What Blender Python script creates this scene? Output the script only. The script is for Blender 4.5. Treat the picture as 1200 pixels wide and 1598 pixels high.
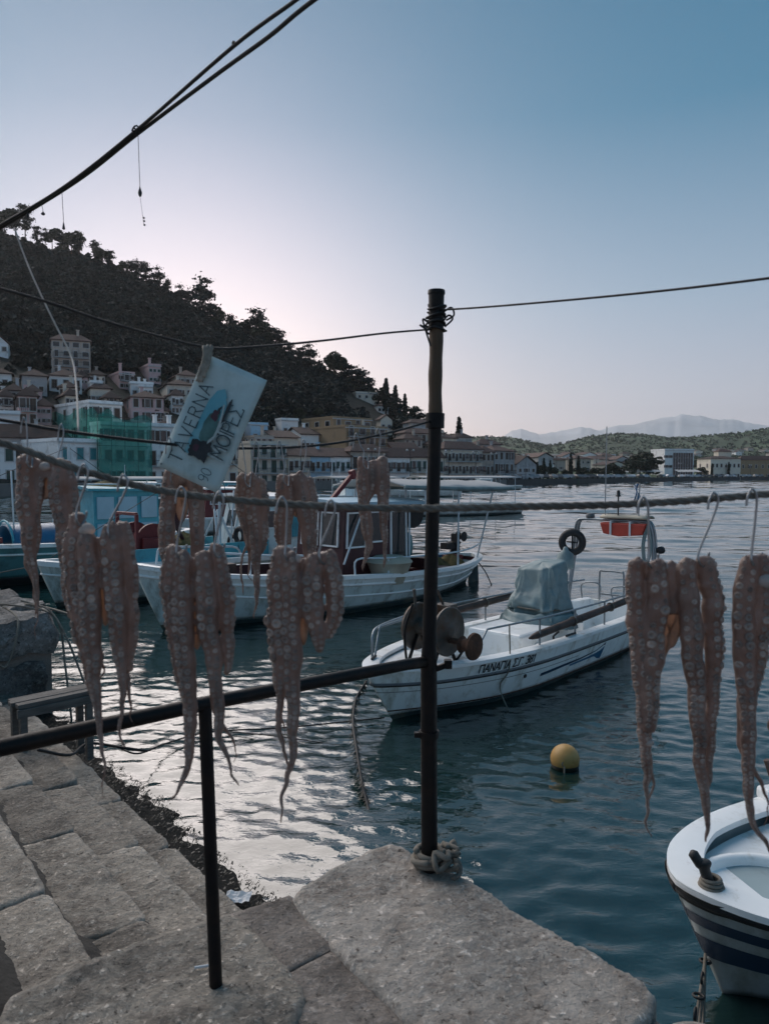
import bpy, bmesh, math, random
import numpy as np
from math import sin, cos, pi, radians, sqrt, atan, atan2
from mathutils import Vector, Matrix, noise

for o in list(bpy.data.objects):
    bpy.data.objects.remove(o)
random.seed(7)
RNG = np.random.default_rng(7)
SC = bpy.context.scene
COL = SC.collection

# ------------------------------------------------------------------ camera, sky, sun, exposure
FPX = 1598 * 26 / 36          # focal length in photograph pixels
CZ = 2.75                     # camera above the water
HORIZON = 741
TH = atan((799 - HORIZON) / FPX)
cam_data = bpy.data.cameras.new('camera')
cam_data.sensor_fit = 'VERTICAL'
cam_data.sensor_height = 36
cam_data.sensor_width = 36
cam_data.lens = 26
cam_data.clip_start = 0.05
cam_data.clip_end = 40000
cam_data.dof.use_dof = True
cam_data.dof.focus_distance = 11
cam_data.dof.aperture_fstop = 6.5
cam = bpy.data.objects.new('camera', cam_data)
COL.objects.link(cam)
cam.location = (0, 0, CZ)
cam.rotation_euler = (pi / 2 - TH, 0, 0)
SC.camera = cam

SUN_AZ = -15.0                # degrees, negative is left of the view
SUN_EL = 3.0
world = bpy.data.worlds.new('World')
SC.world = world
world.use_nodes = True
wn, wl = world.node_tree.nodes, world.node_tree.links
wn.clear()
sky = wn.new('ShaderNodeTexSky')
sky.sky_type = 'NISHITA'
sky.sun_disc = False
sky.sun_elevation = radians(SUN_EL)
sky.sun_rotation = radians(SUN_AZ)
sky.altitude = 0
sky.air_density = 1.0
sky.dust_density = 1.2
sky.ozone_density = 2.6
# the twilight colours of the photograph: a vertical gradient and a pink glow round the hidden sun, laid over the sky model
def wmath(op, a, b=None):
    n = wn.new('ShaderNodeMath')
    n.operation = op
    for i, v in enumerate((a, b)):
        if v is None:
            continue
        if hasattr(v, 'links'):
            wl.new(v, n.inputs[i])
        else:
            n.inputs[i].default_value = v
    return n.outputs[0]
def wmix(a, b, f, blend='MIX'):
    n = wn.new('ShaderNodeMix')
    n.data_type = 'RGBA'
    n.blend_type = blend
    for i, v in ((0, f), (6, a), (7, b)):
        if hasattr(v, 'links'):
            wl.new(v, n.inputs[i])
        elif i == 0:
            n.inputs[0].default_value = v
        else:
            n.inputs[i].default_value = (*v, 1)
    return n.outputs[2]
wtc = wn.new('ShaderNodeTexCoord')
wdir = wn.new('ShaderNodeVectorMath')
wdir.operation = 'NORMALIZE'
wl.new(wtc.outputs['Generated'], wdir.inputs[0])
wxyz = wn.new('ShaderNodeSeparateXYZ')
wl.new(wdir.outputs[0], wxyz.inputs[0])
GLOW_EL = 9.0
wdot = wn.new('ShaderNodeVectorMath')
wdot.operation = 'DOT_PRODUCT'
wl.new(wdir.outputs[0], wdot.inputs[0])
wdot.inputs[1].default_value = (sin(radians(SUN_AZ)) * cos(radians(GLOW_EL)), cos(radians(SUN_AZ)) * cos(radians(GLOW_EL)), sin(radians(GLOW_EL)))
ang = wmath('ARCCOSINE', wmath('MINIMUM', wdot.outputs['Value'], 0.99999))
glow = wmath('EXPONENT', wmath('MULTIPLY', wmath('POWER', wmath('DIVIDE', ang, radians(17)), 2.0), -1.0))
wr = wn.new('ShaderNodeValToRGB')
SKYK = 1 / 0.15 * 0.35
cr = wr.color_ramp
cr.elements[0].position = 0.0
cr.elements[0].color = (0.63, 0.57, 0.70, 1)
cr.elements[1].position = 1.0
cr.elements[1].color = (0.03, 0.14, 0.27, 1)
for p_, c_ in ((0.1, (0.545, 0.555, 0.69, 1)), (0.22, (0.34, 0.45, 0.59, 1)), (0.42, (0.05, 0.225, 0.37, 1)), (0.6, (0.02, 0.165, 0.30, 1))):
    e_ = cr.elements.new(p_)
    e_.color = c_
wl.new(wmath('MAXIMUM', wxyz.outputs['Z'], 0.0), wr.inputs[0])
base = wmix(wr.outputs[0], (0.57, 0.385, 0.41), glow, 'ADD')
base = wmix((0, 0, 0), base, 1.0)
scaled = wn.new('ShaderNodeVectorMath')
scaled.operation = 'SCALE'
wl.new(base, scaled.inputs[0])
scaled.inputs['Scale'].default_value = SKYK
fin = wmix(sky.outputs[0], scaled.outputs[0], 0.85)
bg = wn.new('ShaderNodeBackground')
bg.inputs['Strength'].default_value = 0.15
wo = wn.new('ShaderNodeOutputWorld')
wl.new(fin, bg.inputs['Color'])
wl.new(bg.outputs[0], wo.inputs['Surface'])

fill_sun_data = bpy.data.lights.new('fill_sun', 'SUN')
fill_sun_data.energy = 1.2
fill_sun_data.angle = radians(64)           # the sun itself is behind the hill: this wide soft disc is fill added high above it
fill_sun_data.color = (1.0, 0.89, 0.82)
fill_sun = bpy.data.objects.new('fill_sun', fill_sun_data)
COL.objects.link(fill_sun)
LAMP_EL = 38.0
LAMP_AZ = -41.0
_sd = Vector((sin(radians(LAMP_AZ)) * cos(radians(LAMP_EL)), cos(radians(LAMP_AZ)) * cos(radians(LAMP_EL)), sin(radians(LAMP_EL))))
fill_sun.rotation_euler = (-_sd).to_track_quat('-Z', 'Y').to_euler()
fill_sun.location = (-20, 40, 60)

SC.render.engine = 'CYCLES'
SC.cycles.use_denoising = True
SC.cycles.max_bounces = 8
SC.cycles.transparent_max_bounces = 8
SC.cycles.volume_bounces = 6
vs = SC.view_settings
vs.view_transform = 'Standard'
vs.look = 'None'
vs.exposure = 1.35
vs.gamma = 1.0
vs.use_curve_mapping = False

# ------------------------------------------------------------------ pixel <-> place
def ray(px, py):
    u = (px - 600) / FPX
    v = (799 - py) / FPX
    return Vector((u, cos(TH) + v * sin(TH), -sin(TH) + v * cos(TH)))

def P(px, py, y):                      # point on the ray at forward distance y
    r = ray(px, py)
    return Vector((0, 0, CZ)) + r * (y / r.y)

def G(px, py, z=0.0):                  # where the ray meets the level z
    r = ray(px, py)
    return Vector((0, 0, CZ)) + r * ((z - CZ) / r.z)

def pix_of(p):                         # place back to photograph pixel
    d = p - Vector((0, 0, CZ))
    f = d.y * cos(TH) - d.z * sin(TH)
    return 600 + FPX * d.x / f, 799 - FPX * (d.y * sin(TH) + d.z * cos(TH)) / f
HOUSES, FOOT = [], []
def ordinal(n):
    return '%d%s' % (n, 'th' if 10 < n % 100 < 14 else {1: 'st', 2: 'nd', 3: 'rd'}.get(n % 10, 'th'))

def interp(x, table):
    xs = [a for a, b in table]
    ys = [b for a, b in table]
    return float(np.interp(x, xs, ys))

# ------------------------------------------------------------------ mesh helpers
MATS = {}
WM = {}                                 # world matrix of every empty

class MB:
    def __init__(self):
        self.v = []
        self.f = []
    def add(self, verts, faces):
        b = len(self.v)
        self.v += [tuple(p) for p in verts]
        self.f += [tuple(b + i for i in fc) for fc in faces]
        return self
    def box(self, c, s, rz=0.0, M=None):
        hx, hy, hz = s[0] / 2, s[1] / 2, s[2] / 2
        R = Matrix.Rotation(rz, 3, 'Z') if M is None else M
        c = Vector(c)
        vs_ = [c + R @ Vector((x * hx, y * hy, z * hz)) for x in (-1, 1) for y in (-1, 1) for z in (-1, 1)]
        return self.add(vs_, [(0, 1, 3, 2), (4, 6, 7, 5), (0, 4, 5, 1), (2, 3, 7, 6), (0, 2, 6, 4), (1, 5, 7, 3)])
    def tube(self, pts, rad, n=8, cap=True, flat=None):
        pts = [Vector(p) for p in pts]
        m = len(pts)
        if not hasattr(rad, '__len__'):
            rad = [rad] * m
        T = []
        for i in range(m):
            a = pts[max(i - 1, 0)]
            b = pts[min(i + 1, m - 1)]
            d = b - a
            T.append(d.normalized() if d.length > 1e-9 else Vector((0, 0, 1)))
        up = Vector((0, 0, 1)) if abs(T[0].z) < 0.9 else Vector((0, 1, 0))
        u = T[0].cross(up).normalized()
        vs_ = []
        for i in range(m):
            u = (u - T[i] * u.dot(T[i]))
            u = u.normalized() if u.length > 1e-6 else T[i].orthogonal().normalized()
            w = T[i].cross(u)
            for k in range(n):
                a = 2 * pi * k / n
                vs_.append(pts[i] + (u * cos(a) + w * sin(a)) * rad[i])
        fs = []
        for i in range(m - 1):
            for k in range(n):
                k2 = (k + 1) % n
                fs.append((i * n + k, i * n + k2, (i + 1) * n + k2, (i + 1) * n + k))
        if cap:
            fs.append(tuple(range(n))[::-1])
            fs.append(tuple((m - 1) * n + k for k in range(n)))
        return self.add(vs_, fs)
    def lathe(self, prof, c=(0, 0, 0), n=20, M=None):     # profile of (radius, height)
        M = M or Matrix.Identity(3)
        c = Vector(c)
        vs_, fs = [], []
        for r, z in prof:
            for k in range(n):
                a = 2 * pi * k / n
                vs_.append(c + M @ Vector((r * cos(a), r * sin(a), z)))
        for i in range(len(prof) - 1):
            for k in range(n):
                k2 = (k + 1) % n
                fs.append((i * n + k, i * n + k2, (i + 1) * n + k2, (i + 1) * n + k))
        fs.append(tuple(range(n))[::-1])
        fs.append(tuple((len(prof) - 1) * n + k for k in range(n)))
        return self.add(vs_, fs)
    def torus(self, c, R, r, M=None, n=28, m=10):
        M = M or Matrix.Identity(3)
        c = Vector(c)
        vs_, fs = [], []
        for i in range(n):
            a = 2 * pi * i / n
            for j in range(m):
                b = 2 * pi * j / m
                vs_.append(c + M @ Vector(((R + r * cos(b)) * cos(a), (R + r * cos(b)) * sin(a), r * sin(b))))
        for i in range(n):
            for j in range(m):
                fs.append((i * m + j, ((i + 1) % n) * m + j, ((i + 1) % n) * m + (j + 1) % m, i * m + (j + 1) % m))
        return self.add(vs_, fs)
    def grid(self, rows):                                  # rows of equal length point lists
        n = len(rows[0])
        vs_ = [p for r in rows for p in r]
        fs = [(i * n + j, i * n + j + 1, (i + 1) * n + j + 1, (i + 1) * n + j) for i in range(len(rows) - 1) for j in range(n - 1)]
        return self.add(vs_, fs)
    def prism(self, poly, d):                              # 3-D polygon pushed along the vector d
        n = len(poly)
        a = [Vector(p) for p in poly]
        b = [p + Vector(d) for p in a]
        return self.add(a + b, [tuple(range(n))[::-1], tuple(range(n, 2 * n))] + [(i, (i + 1) % n, n + (i + 1) % n, n + i) for i in range(n)])
    def build(self, name, mat, parent=None, world=False, smooth=False, bevel=0, solid=0, auto=None):
        vs_ = self.v
        if world and parent is not None:
            inv = WM[parent.name].inverted()
            vs_ = [tuple(inv @ Vector(p)) for p in vs_]
        elif world == 'centre':
            pass
        loc = None
        if parent is None:
            a = np.array(vs_)
            lo, hi = a.min(0), a.max(0)
            loc = np.array([(lo[0] + hi[0]) / 2, (lo[1] + hi[1]) / 2, lo[2]])
            vs_ = (a - loc).tolist()
        me = bpy.data.meshes.new(name)
        me.from_pydata(vs_, [], self.f)
        me.materials.append(MATS[mat] if isinstance(mat, str) else mat)
        bm = bmesh.new()
        bm.from_mesh(me)
        bmesh.ops.recalc_face_normals(bm, faces=bm.faces)
        bm.to_mesh(me)
        bm.free()
        if smooth:
            me.shade_smooth()
            if auto:
                me.set_sharp_from_angle(angle=radians(auto))
        o = bpy.data.objects.new(name, me)
        COL.objects.link(o)
        if parent is not None:
            o.parent = parent
        if loc is not None:
            o.location = loc
            WM[o.name] = Matrix.Translation(loc)
        if solid:
            m = o.modifiers.new('thickness', 'SOLIDIFY')
            m.thickness = solid
            m.offset = 0
        if bevel:
            m = o.modifiers.new('bevel', 'BEVEL')
            m.width = bevel
            m.segments = 2
            m.limit_method = 'ANGLE'
            m.angle_limit = radians(40)
        return o

def tag(o, label, cat, group=None):
    o['label'] = label
    o['category'] = cat
    if group:
        o['group'] = group
    return o

def thing(name, label, cat, loc=(0, 0, 0), rz=0.0, group=None):
    o = bpy.data.objects.new(name, None)
    o.empty_display_size = 0.2
    COL.objects.link(o)
    o.location = loc
    o.rotation_euler = (0, 0, rz)
    WM[o.name] = Matrix.Translation(Vector(loc)) @ Matrix.Rotation(rz, 4, 'Z')
    return tag(o, label, cat, group)

def structure(o):
    o['kind'] = 'structure'
    return o

def shared(name, mesh, parent, loc=(0, 0, 0), rot=(0, 0, 0), scale=(1, 1, 1)):
    o = bpy.data.objects.new(name, mesh)
    COL.objects.link(o)
    o.parent = parent
    o.location = loc
    o.rotation_euler = rot
    o.scale = scale
    return o

def mesh_only(mb, name, mat, smooth=False):
    o = mb.build(name, mat, parent=None, smooth=smooth)
    me = o.data
    loc = o.location.copy()
    me.transform(Matrix.Translation(loc))
    bpy.data.objects.remove(o)
    return me

def copy_tree(o, parent=None):
    c = o.copy()
    COL.objects.link(c)
    c.parent = parent
    for ch in list(o.children):
        copy_tree(ch, c)
    return c

def catmull(pts, n=6):
    pts = [np.array(p, float) for p in pts]
    if len(pts) < 3:
        return [pts[0] + (pts[-1] - pts[0]) * i / n for i in range(n + 1)]
    P_ = [2 * pts[0] - pts[1]] + pts + [2 * pts[-1] - pts[-2]]
    out = []
    for i in range(1, len(P_) - 2):
        a, b, c, d = P_[i - 1:i + 3]
        for k in range(n):
            t = k / n
            out.append(0.5 * ((2 * b) + (c - a) * t + (2 * a - 5 * b + 4 * c - d) * t * t + (3 * b - a - 3 * c + d) * t ** 3))
    out.append(pts[-1])
    return out

# ------------------------------------------------------------------ materials
def mat(key, col, rough=0.6, var=0.18, scale=2.0, bump=0.0, bscale=25.0, metal=0.0, dirt=None, rnd=0.0, island=0.0, spec=0.5, sss=None, transl=None, coat=0.0, detail=5.0, stretch=None):
    m = bpy.data.materials.new(key)
    m.use_nodes = True
    nt = m.node_tree
    N, L = nt.nodes, nt.links
    bs = N['Principled BSDF']
    bs.inputs['Roughness'].default_value = rough
    bs.inputs['Metallic'].default_value = metal
    bs.inputs['Specular IOR Level'].default_value = spec
    if coat:
        bs.inputs['Coat Weight'].default_value = coat
        bs.inputs['Coat Roughness'].default_value = 0.15
    tc = N.new('ShaderNodeTexCoord')
    src = tc.outputs['Object']
    if stretch:
        mp = N.new('ShaderNodeMapping')
        mp.inputs['Scale'].default_value = stretch
        L.new(src, mp.inputs['Vector'])
        src = mp.outputs[0]
    def nz(sc, det=detail, rg=0.6):
        n = N.new('ShaderNodeTexNoise')
        n.inputs['Scale'].default_value = sc
        n.inputs['Detail'].default_value = det
        n.inputs['Roughness'].default_value = rg
        L.new(src, n.inputs['Vector'])
        return n.outputs['Fac']
    def mix(a, b, f, blend='MIX'):
        x = N.new('ShaderNodeMix')
        x.data_type = 'RGBA'
        x.blend_type = blend
        for s, val in ((0, f), (6, a), (7, b)):
            if hasattr(val, 'links'):
                L.new(val, x.inputs[s])
            elif s == 0:
                x.inputs[0].default_value = val
            else:
                x.inputs[s].default_value = (*val[:3], 1)
        return x.outputs[2]
    def ramp(f, lo, hi):
        r = N.new('ShaderNodeMapRange')
        r.inputs['From Min'].default_value = lo
        r.inputs['From Max'].default_value = hi
        L.new(f, r.inputs['Value'])
        return r.outputs[0]
    lo = [c * (1 - var) for c in col]
    hi = [min(1, c * (1 + var)) for c in col]
    c = mix(lo, hi, ramp(nz(scale), 0.3, 0.7))
    if dirt:
        dc, amt, ds = dirt
        f = ramp(nz(ds, 8, 0.68), 0.62 - amt * 0.3, 0.78 - amt * 0.2)
        c = mix(c, dc, f)
    if rnd:
        oi = N.new('ShaderNodeObjectInfo')
        k = N.new('ShaderNodeMapRange')
        k.inputs['To Min'].default_value = 1 - rnd
        k.inputs['To Max'].default_value = 1 + rnd
        L.new(oi.outputs['Random'], k.inputs['Value'])
        h = N.new('ShaderNodeHueSaturation')
        L.new(c, h.inputs['Color'])
        L.new(k.outputs[0], h.inputs['Value'])
        c = h.outputs[0]
    if island:
        ge = N.new('ShaderNodeNewGeometry')
        k = N.new('ShaderNodeMapRange')
        k.inputs['To Min'].default_value = 1 - island
        k.inputs['To Max'].default_value = 1 + island
        L.new(ge.outputs['Random Per Island'], k.inputs['Value'])
        h = N.new('ShaderNodeHueSaturation')
        L.new(c, h.inputs['Color'])
        L.new(k.outputs[0], h.inputs['Value'])
        c = h.outputs[0]
    L.new(c, bs.inputs['Base Color'])
    if rough > 0.15:
        rr = ramp(nz(scale * 3), 0.2, 0.8)
        q = N.new('ShaderNodeMapRange')
        q.inputs['To Min'].default_value = max(0.03, rough - 0.12)
        q.inputs['To Max'].default_value = min(1, rough + 0.12)
        L.new(rr, q.inputs['Value'])
        L.new(q.outputs[0], bs.inputs['Roughness'])
    if bump:
        b = N.new('ShaderNodeBump')
        b.inputs['Strength'].default_value = 1.0
        b.inputs['Distance'].default_value = bump
        L.new(nz(bscale, 6, 0.65), b.inputs['Height'])
        L.new(b.outputs[0], bs.inputs['Normal'])
    if sss:
        bs.inputs['Subsurface Weight'].default_value = sss[0]
        bs.inputs['Subsurface Radius'].default_value = sss[1]
        bs.inputs['Subsurface Scale'].default_value = sss[2]
    if transl:
        t = N.new('ShaderNodeBsdfTranslucent')
        t.inputs['Color'].default_value = (*transl[0], 1)
        ms = N.new('ShaderNodeMixShader')
        ms.inputs['Fac'].default_value = transl[1]
        L.new(bs.outputs[0], ms.inputs[1])
        L.new(t.outputs[0], ms.inputs[2])
        L.new(ms.outputs[0], N['Material Output'].inputs['Surface'])
    MATS[key] = m
    return m
# ------------------------------------------------------------------ palette
mat('white_plaster', (0.88, 0.89, 0.89), 0.85, 0.08, 0.25, dirt=((0.45, 0.43, 0.41), 0.35, 0.5), rnd=0.08)
mat('cream_plaster', (0.72, 0.65, 0.55), 0.85, 0.1, 0.25, dirt=((0.42, 0.37, 0.33), 0.35, 0.5), rnd=0.1)
mat('beige_plaster', (0.5, 0.43, 0.37), 0.85, 0.1, 0.25, dirt=((0.2, 0.18, 0.17), 0.4, 0.5), rnd=0.12)
mat('pink_plaster', (0.62, 0.44, 0.44), 0.85, 0.08, 0.25, dirt=((0.3, 0.24, 0.24), 0.3, 0.5), rnd=0.05)
mat('blue_plaster', (0.42, 0.64, 0.8), 0.85, 0.06, 0.25, dirt=((0.25, 0.32, 0.38), 0.3, 0.5), rnd=0.05)
mat('grey_plaster', (0.45, 0.45, 0.46), 0.85, 0.1, 0.25, dirt=((0.18, 0.18, 0.18), 0.4, 0.5), rnd=0.12)
mat('ochre_plaster', (0.36, 0.25, 0.15), 0.85, 0.08, 0.25, dirt=((0.2, 0.15, 0.11), 0.3, 0.4), rnd=0.05)
mat('brown_plaster', (0.2, 0.15, 0.12), 0.85, 0.08, 0.25, rnd=0.05)
mat('roof_tile', (0.085, 0.05, 0.042), 0.85, 0.3, 1.2, 0.1, 4.0, dirt=((0.05, 0.038, 0.035), 0.5, 0.6), rnd=0.4)
mat('window_glass', (0.02, 0.025, 0.03), 0.12, 0.2, 1.0)
mat('window_trim', (0.5, 0.5, 0.5), 0.7, 0.1, 1.0)
mat('shutter_brown', (0.07, 0.045, 0.035), 0.7, 0.2, 2.0)
mat('shutter_green', (0.03, 0.07, 0.06), 0.7, 0.2, 2.0)
mat('shutter_teal', (0.03, 0.22, 0.25), 0.6, 0.15, 2.0)
mat('balcony_slab', (0.42, 0.42, 0.42), 0.8, 0.1, 1.0)
mat('dark_iron', (0.02, 0.02, 0.022), 0.6, 0.2, 4.0)
mat('asphalt', (0.06, 0.06, 0.062), 0.9, 0.2, 0.5)
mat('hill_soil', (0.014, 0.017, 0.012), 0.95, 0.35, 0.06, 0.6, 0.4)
mat('far_hill_green', (0.046, 0.075, 0.034), 0.95, 0.6, 0.012, 3.0, 0.05, dirt=((0.085, 0.095, 0.052), 0.3, 0.006), detail=9)
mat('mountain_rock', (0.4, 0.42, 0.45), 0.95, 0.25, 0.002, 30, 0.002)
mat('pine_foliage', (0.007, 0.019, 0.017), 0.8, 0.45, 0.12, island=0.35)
mat('broad_foliage', (0.03, 0.042, 0.022), 0.75, 0.4, 0.2, island=0.35)
mat('olive_foliage', (0.036, 0.06, 0.028), 0.8, 0.4, 0.02, island=0.4)
mat('cypress_foliage', (0.02, 0.032, 0.022), 0.8, 0.35, 0.5, island=0.3)
mat('bark', (0.06, 0.045, 0.035), 0.9, 0.3, 3.0, 0.02, 8)

# ------------------------------------------------------------------ water
def water_material(key, fine, mid):
    m = bpy.data.materials.new(key)
    m.use_nodes = True
    N, L = m.node_tree.nodes, m.node_tree.links
    bs = N['Principled BSDF']
    bs.inputs['Base Color'].default_value = (0.007, 0.026, 0.024, 1)
    bs.inputs['Roughness'].default_value = 0.035
    bs.inputs['IOR'].default_value = 2.0
    g = N.new('ShaderNodeNewGeometry')
    def layer(sc, stretch, rot, amp, det, dist):
        mp = N.new('ShaderNodeMapping')
        mp.inputs['Rotation'].default_value = (0, 0, radians(rot))
        mp.inputs['Scale'].default_value = (stretch[0], stretch[1], 1)
        n = N.new('ShaderNodeTexNoise')
        n.inputs['Scale'].default_value = sc
        n.inputs['Detail'].default_value = det
        n.inputs['Roughness'].default_value = 0.5
        n.inputs['Distortion'].default_value = dist
        L.new(g.outputs['Position'], mp.inputs['Vector'])
        L.new(mp.outputs[0], n.inputs['Vector'])
        a = N.new('ShaderNodeMath')
        a.operation = 'MULTIPLY'
        a.inputs[1].default_value = amp
        L.new(n.outputs['Fac'], a.inputs[0])
        return a.outputs[0]
    def add(a, b):
        x = N.new('ShaderNodeMath')
        x.operation = 'ADD'
        L.new(a, x.inputs[0])
        L.new(b, x.inputs[1])
        return x.outputs[0]
    h = add(add(layer(0.35, (0.6, 1.5), 12, 0.0, 2, 0.4), layer(1.6, (0.65, 1.5), -9, mid, 2, 0.9)), layer(13.0, (0.8, 1.4), 20, fine, 3, 0.6))
    b = N.new('ShaderNodeBump')
    b.inputs['Strength'].default_value = 1.0
    b.inputs['Distance'].default_value = 1.0
    L.new(h, b.inputs['Height'])
    L.new(b.outputs[0], bs.inputs['Normal'])
    return m
MATS['sea_water'] = water_material('sea_water', 0.0042, 0.002)
MATS['open_water'] = water_material('open_water', 0.0003, 0.001)
# real waves near and far: finer sheets where the eye can tell them, a flat sheet beneath out to the horizon
mb = MB()
mb.add([(-9000, -280, -0.22), (9000, -280, -0.22), (9000, 10000, -0.22), (-9000, 10000, -0.22)], [(0, 1, 2, 3)])
water = structure(mb.build('sea', 'sea_water'))
WRNG = np.random.default_rng(12)
WAVES = []
for i in range(190):
    wl_ = 0.13 * (60 ** WRNG.uniform(0, 1))
    dirn = radians(-96 + WRNG.normal() * (26 if wl_ > 0.8 else 45))
    slope = 0.0018 if wl_ > 2.5 else (0.0034 if wl_ > 0.9 else (0.0038 if wl_ > 0.35 else 0.011))
    WAVES.append((2 * pi / wl_, cos(dirn), sin(dirn), WRNG.uniform(0, 2 * pi), slope * wl_ / (2 * pi) * 1.414, wl_))
def wave_z(X, Y, res):
    Z = np.zeros_like(X)
    for k, cx, cy, ph, amp, wl_ in WAVES:
        if wl_ < 3.2 * res:
            continue
        Z += amp * np.sin(k * (X * cx + Y * cy) + ph)
    return Z
def wave_sheet(x0, x1, y0, y1, res, gain=1.0, matname='sea_water'):
    nx, ny = int((x1 - x0) / res) + 1, int((y1 - y0) / res) + 1
    X, Y = np.meshgrid(np.linspace(x0, x1, nx), np.linspace(y0, y1, ny))
    Z = wave_z(X, Y, res) * gain
    co = np.stack([X, Y, Z], 2).reshape(-1, 3)
    idx = np.arange(nx * ny).reshape(ny, nx)
    q = np.stack([idx[:-1, :-1], idx[:-1, 1:], idx[1:, 1:], idx[1:, :-1]], 2).reshape(-1, 4)
    me = bpy.data.meshes.new('water')
    me.vertices.add(len(co))
    me.vertices.foreach_set('co', co.astype(np.float32).ravel())
    me.loops.add(q.size)
    me.loops.foreach_set('vertex_index', q.astype(np.int32).ravel())
    me.polygons.add(len(q))
    me.polygons.foreach_set('loop_start', np.arange(0, q.size, 4, dtype=np.int32))
    me.update(calc_edges=True)
    me.shade_smooth()
    me.materials.append(MATS[matname])
    o = bpy.data.objects.new('water', me)
    COL.objects.link(o)
    return structure(o)
wave_sheet(-9, 9, 0.5, 10, 0.038)
wave_sheet(-20, 20, 9.95, 22, 0.08, 1.2)
wave_sheet(-42, 42, 21.9, 52, 0.18, 1.8, 'open_water')
wave_sheet(-110, 100, 51.8, 150, 0.5, 4.5, 'open_water')
wave_sheet(-160, 300, 149.5, 430, 1.4, 7.0, 'open_water')

# ------------------------------------------------------------------ terrain
SHORE = [(-1600, 60), (-300, 82), (0, 93), (150, 104), (300, 118), (440, 132), (600, 146), (700, 156), (752, 167), (835, 198), (900, 227), (1050, 317), (1200, 400), (1500, 420), (2800, 420)]
RIDGE = [(-1600, 300), (-400, 310), (-100, 345), (0, 352), (50, 368), (100, 382), (150, 396), (200, 420), (250, 441), (300, 470), (350, 500), (400, 520), (440, 541), (480, 560), (520, 580), (560, 603), (600, 626), (640, 643), (680, 670), (720, 702), (760, 722), (790, 736)]
RIDGE_D = [(-1600, 250), (0, 300), (300, 290), (500, 275), (650, 255), (760, 240), (800, 236)]
PROM = 1.5
def hill_z(px, y):
    d0 = interp(px, SHORE) + 9
    d1 = interp(px, RIDGE_D)
    zr = P(px, interp(px, RIDGE), d1).z - 3.0
    t = (y - d0) / (d1 - d0)
    if t <= 0:
        return PROM
    if t <= 1:
        return PROM + (zr - PROM) * (t ** 1.12)
    return zr - (t - 1) * (d1 - d0) * 0.25
def on_hill(px, py):                    # where the ray lands on the hillside
    lo = interp(px, SHORE) + 4
    y = lo
    while y < 420:
        if P(px, py, y).z <= hill_z(px, y):
            return y
        y += 0.5
    return None

rows = []
ts = [0, 0.02] + [i / 34 for i in range(1, 46)]
pxs = list(range(-1600, 800, 10)) + [795]
def col_pt(px, y, z):
    return ((px - 600) / FPX * y / cos(0) , y, z)
for k, t in enumerate([-2, -1] + ts):
    r = []
    for px in pxs:
        d0 = interp(px, SHORE)
        d1 = interp(px, RIDGE_D)
        if t == -2:
            r.append(col_pt(px, d0, -3))
        elif t == -1:
            r.append(col_pt(px, d0, PROM))
        else:
            y = d0 + 9 + t * (d1 - d0 - 9)
            z = hill_z(px, y)
            if t > 0.1:
                p = col_pt(px, y, z)
                z += 1.6 * noise.noise(Vector((p[0] * 0.03, p[1] * 0.03, 0)))
            r.append(col_pt(px, y, z))
    rows.append(r)
mb = MB()
mb.grid(rows)
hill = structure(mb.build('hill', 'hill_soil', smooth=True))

# the promenade: a lighter paved strip with its quay face along the left shore
rows = []
for px in pxs:
    d0 = interp(px, SHORE) - 0.3
    rows.append([col_pt(px, d0, -2), col_pt(px, d0, PROM + 0.15), col_pt(px, d0 + 0.6, PROM + 0.15), col_pt(px, d0 + 0.6, PROM + 0.02), col_pt(px, d0 + 9.2, PROM + 0.02)])
mb = MB()
mb.grid(rows)
mat('promenade_stone', (0.16, 0.155, 0.15), 0.85, 0.25, 0.3)
prom = structure(mb.build('promenade', 'promenade_stone'))

FAR_RIDGE = [(560, 690), (700, 684), (760, 682), (800, 683), (850, 696), (880, 692), (920, 681), (960, 677), (1000, 678), (1040, 684), (1075, 683), (1100, 680), (1150, 676), (1200, 668), (1300, 655), (1500, 640), (2800, 600)]
MID_LINE = [(560, 720), (800, 716), (900, 712), (1000, 712), (1100, 715), (1200, 716), (2800, 716)]
def far_z(px, y):
    d0 = interp(px, SHORE)
    if y < d0 + 12:
        return PROM
    z1 = P(px, interp(px, MID_LINE), 1000).z
    z2 = P(px, interp(px, FAR_RIDGE), 1400).z
    if y < 1000:
        t = (y - d0 - 12) / (1000 - d0 - 12)
        return PROM + (z1 - PROM) * t
    if y < 1400:
        t = (y - 1000) / 400
        return z1 + (z2 - z1) * (t * t * (3 - 2 * t) * 0.6 + t * 0.4)
    return z2 - (y - 1400) * 0.15
def on_far(px, py):
    y = interp(px, SHORE) + 3
    while y < 1400:
        if P(px, py, y).z <= far_z(px, y):
            return y
        y += 3
    return None
rows = []
pf = list(range(560, 1300, 6)) + list(range(1300, 2800, 60))
dep = [None, None, None] + [460, 550, 650, 750, 850, 1000] + [1000 + 400 * i / 14 for i in range(1, 15)] + [1500, 1700, 2200]
for k, d in enumerate(dep):
    r = []
    for px in pf:
        d0 = interp(px, SHORE)
        if k == 0:
            r.append(col_pt(px, d0, -3))
        elif k == 1:
            r.append(col_pt(px, d0, PROM))
        elif k == 2:
            r.append(col_pt(px, d0 + 12, PROM))
        else:
            z = far_z(px, d)
            p = col_pt(px, d, z)
            if 1000 < d < 1400:
                z += (10 * noise.noise(Vector((p[0] * 0.006, p[1] * 0.004, 3))) + 5 * noise.noise(Vector((p[0] * 0.02, p[1] * 0.02, 7)))) * min(1, (d - 1000) / 300)
            r.append(col_pt(px, d, z))
    rows.append(r)
mb = MB()
mb.grid(rows)
far = structure(mb.build('far_hills', 'far_hill_green', smooth=True))

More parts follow.
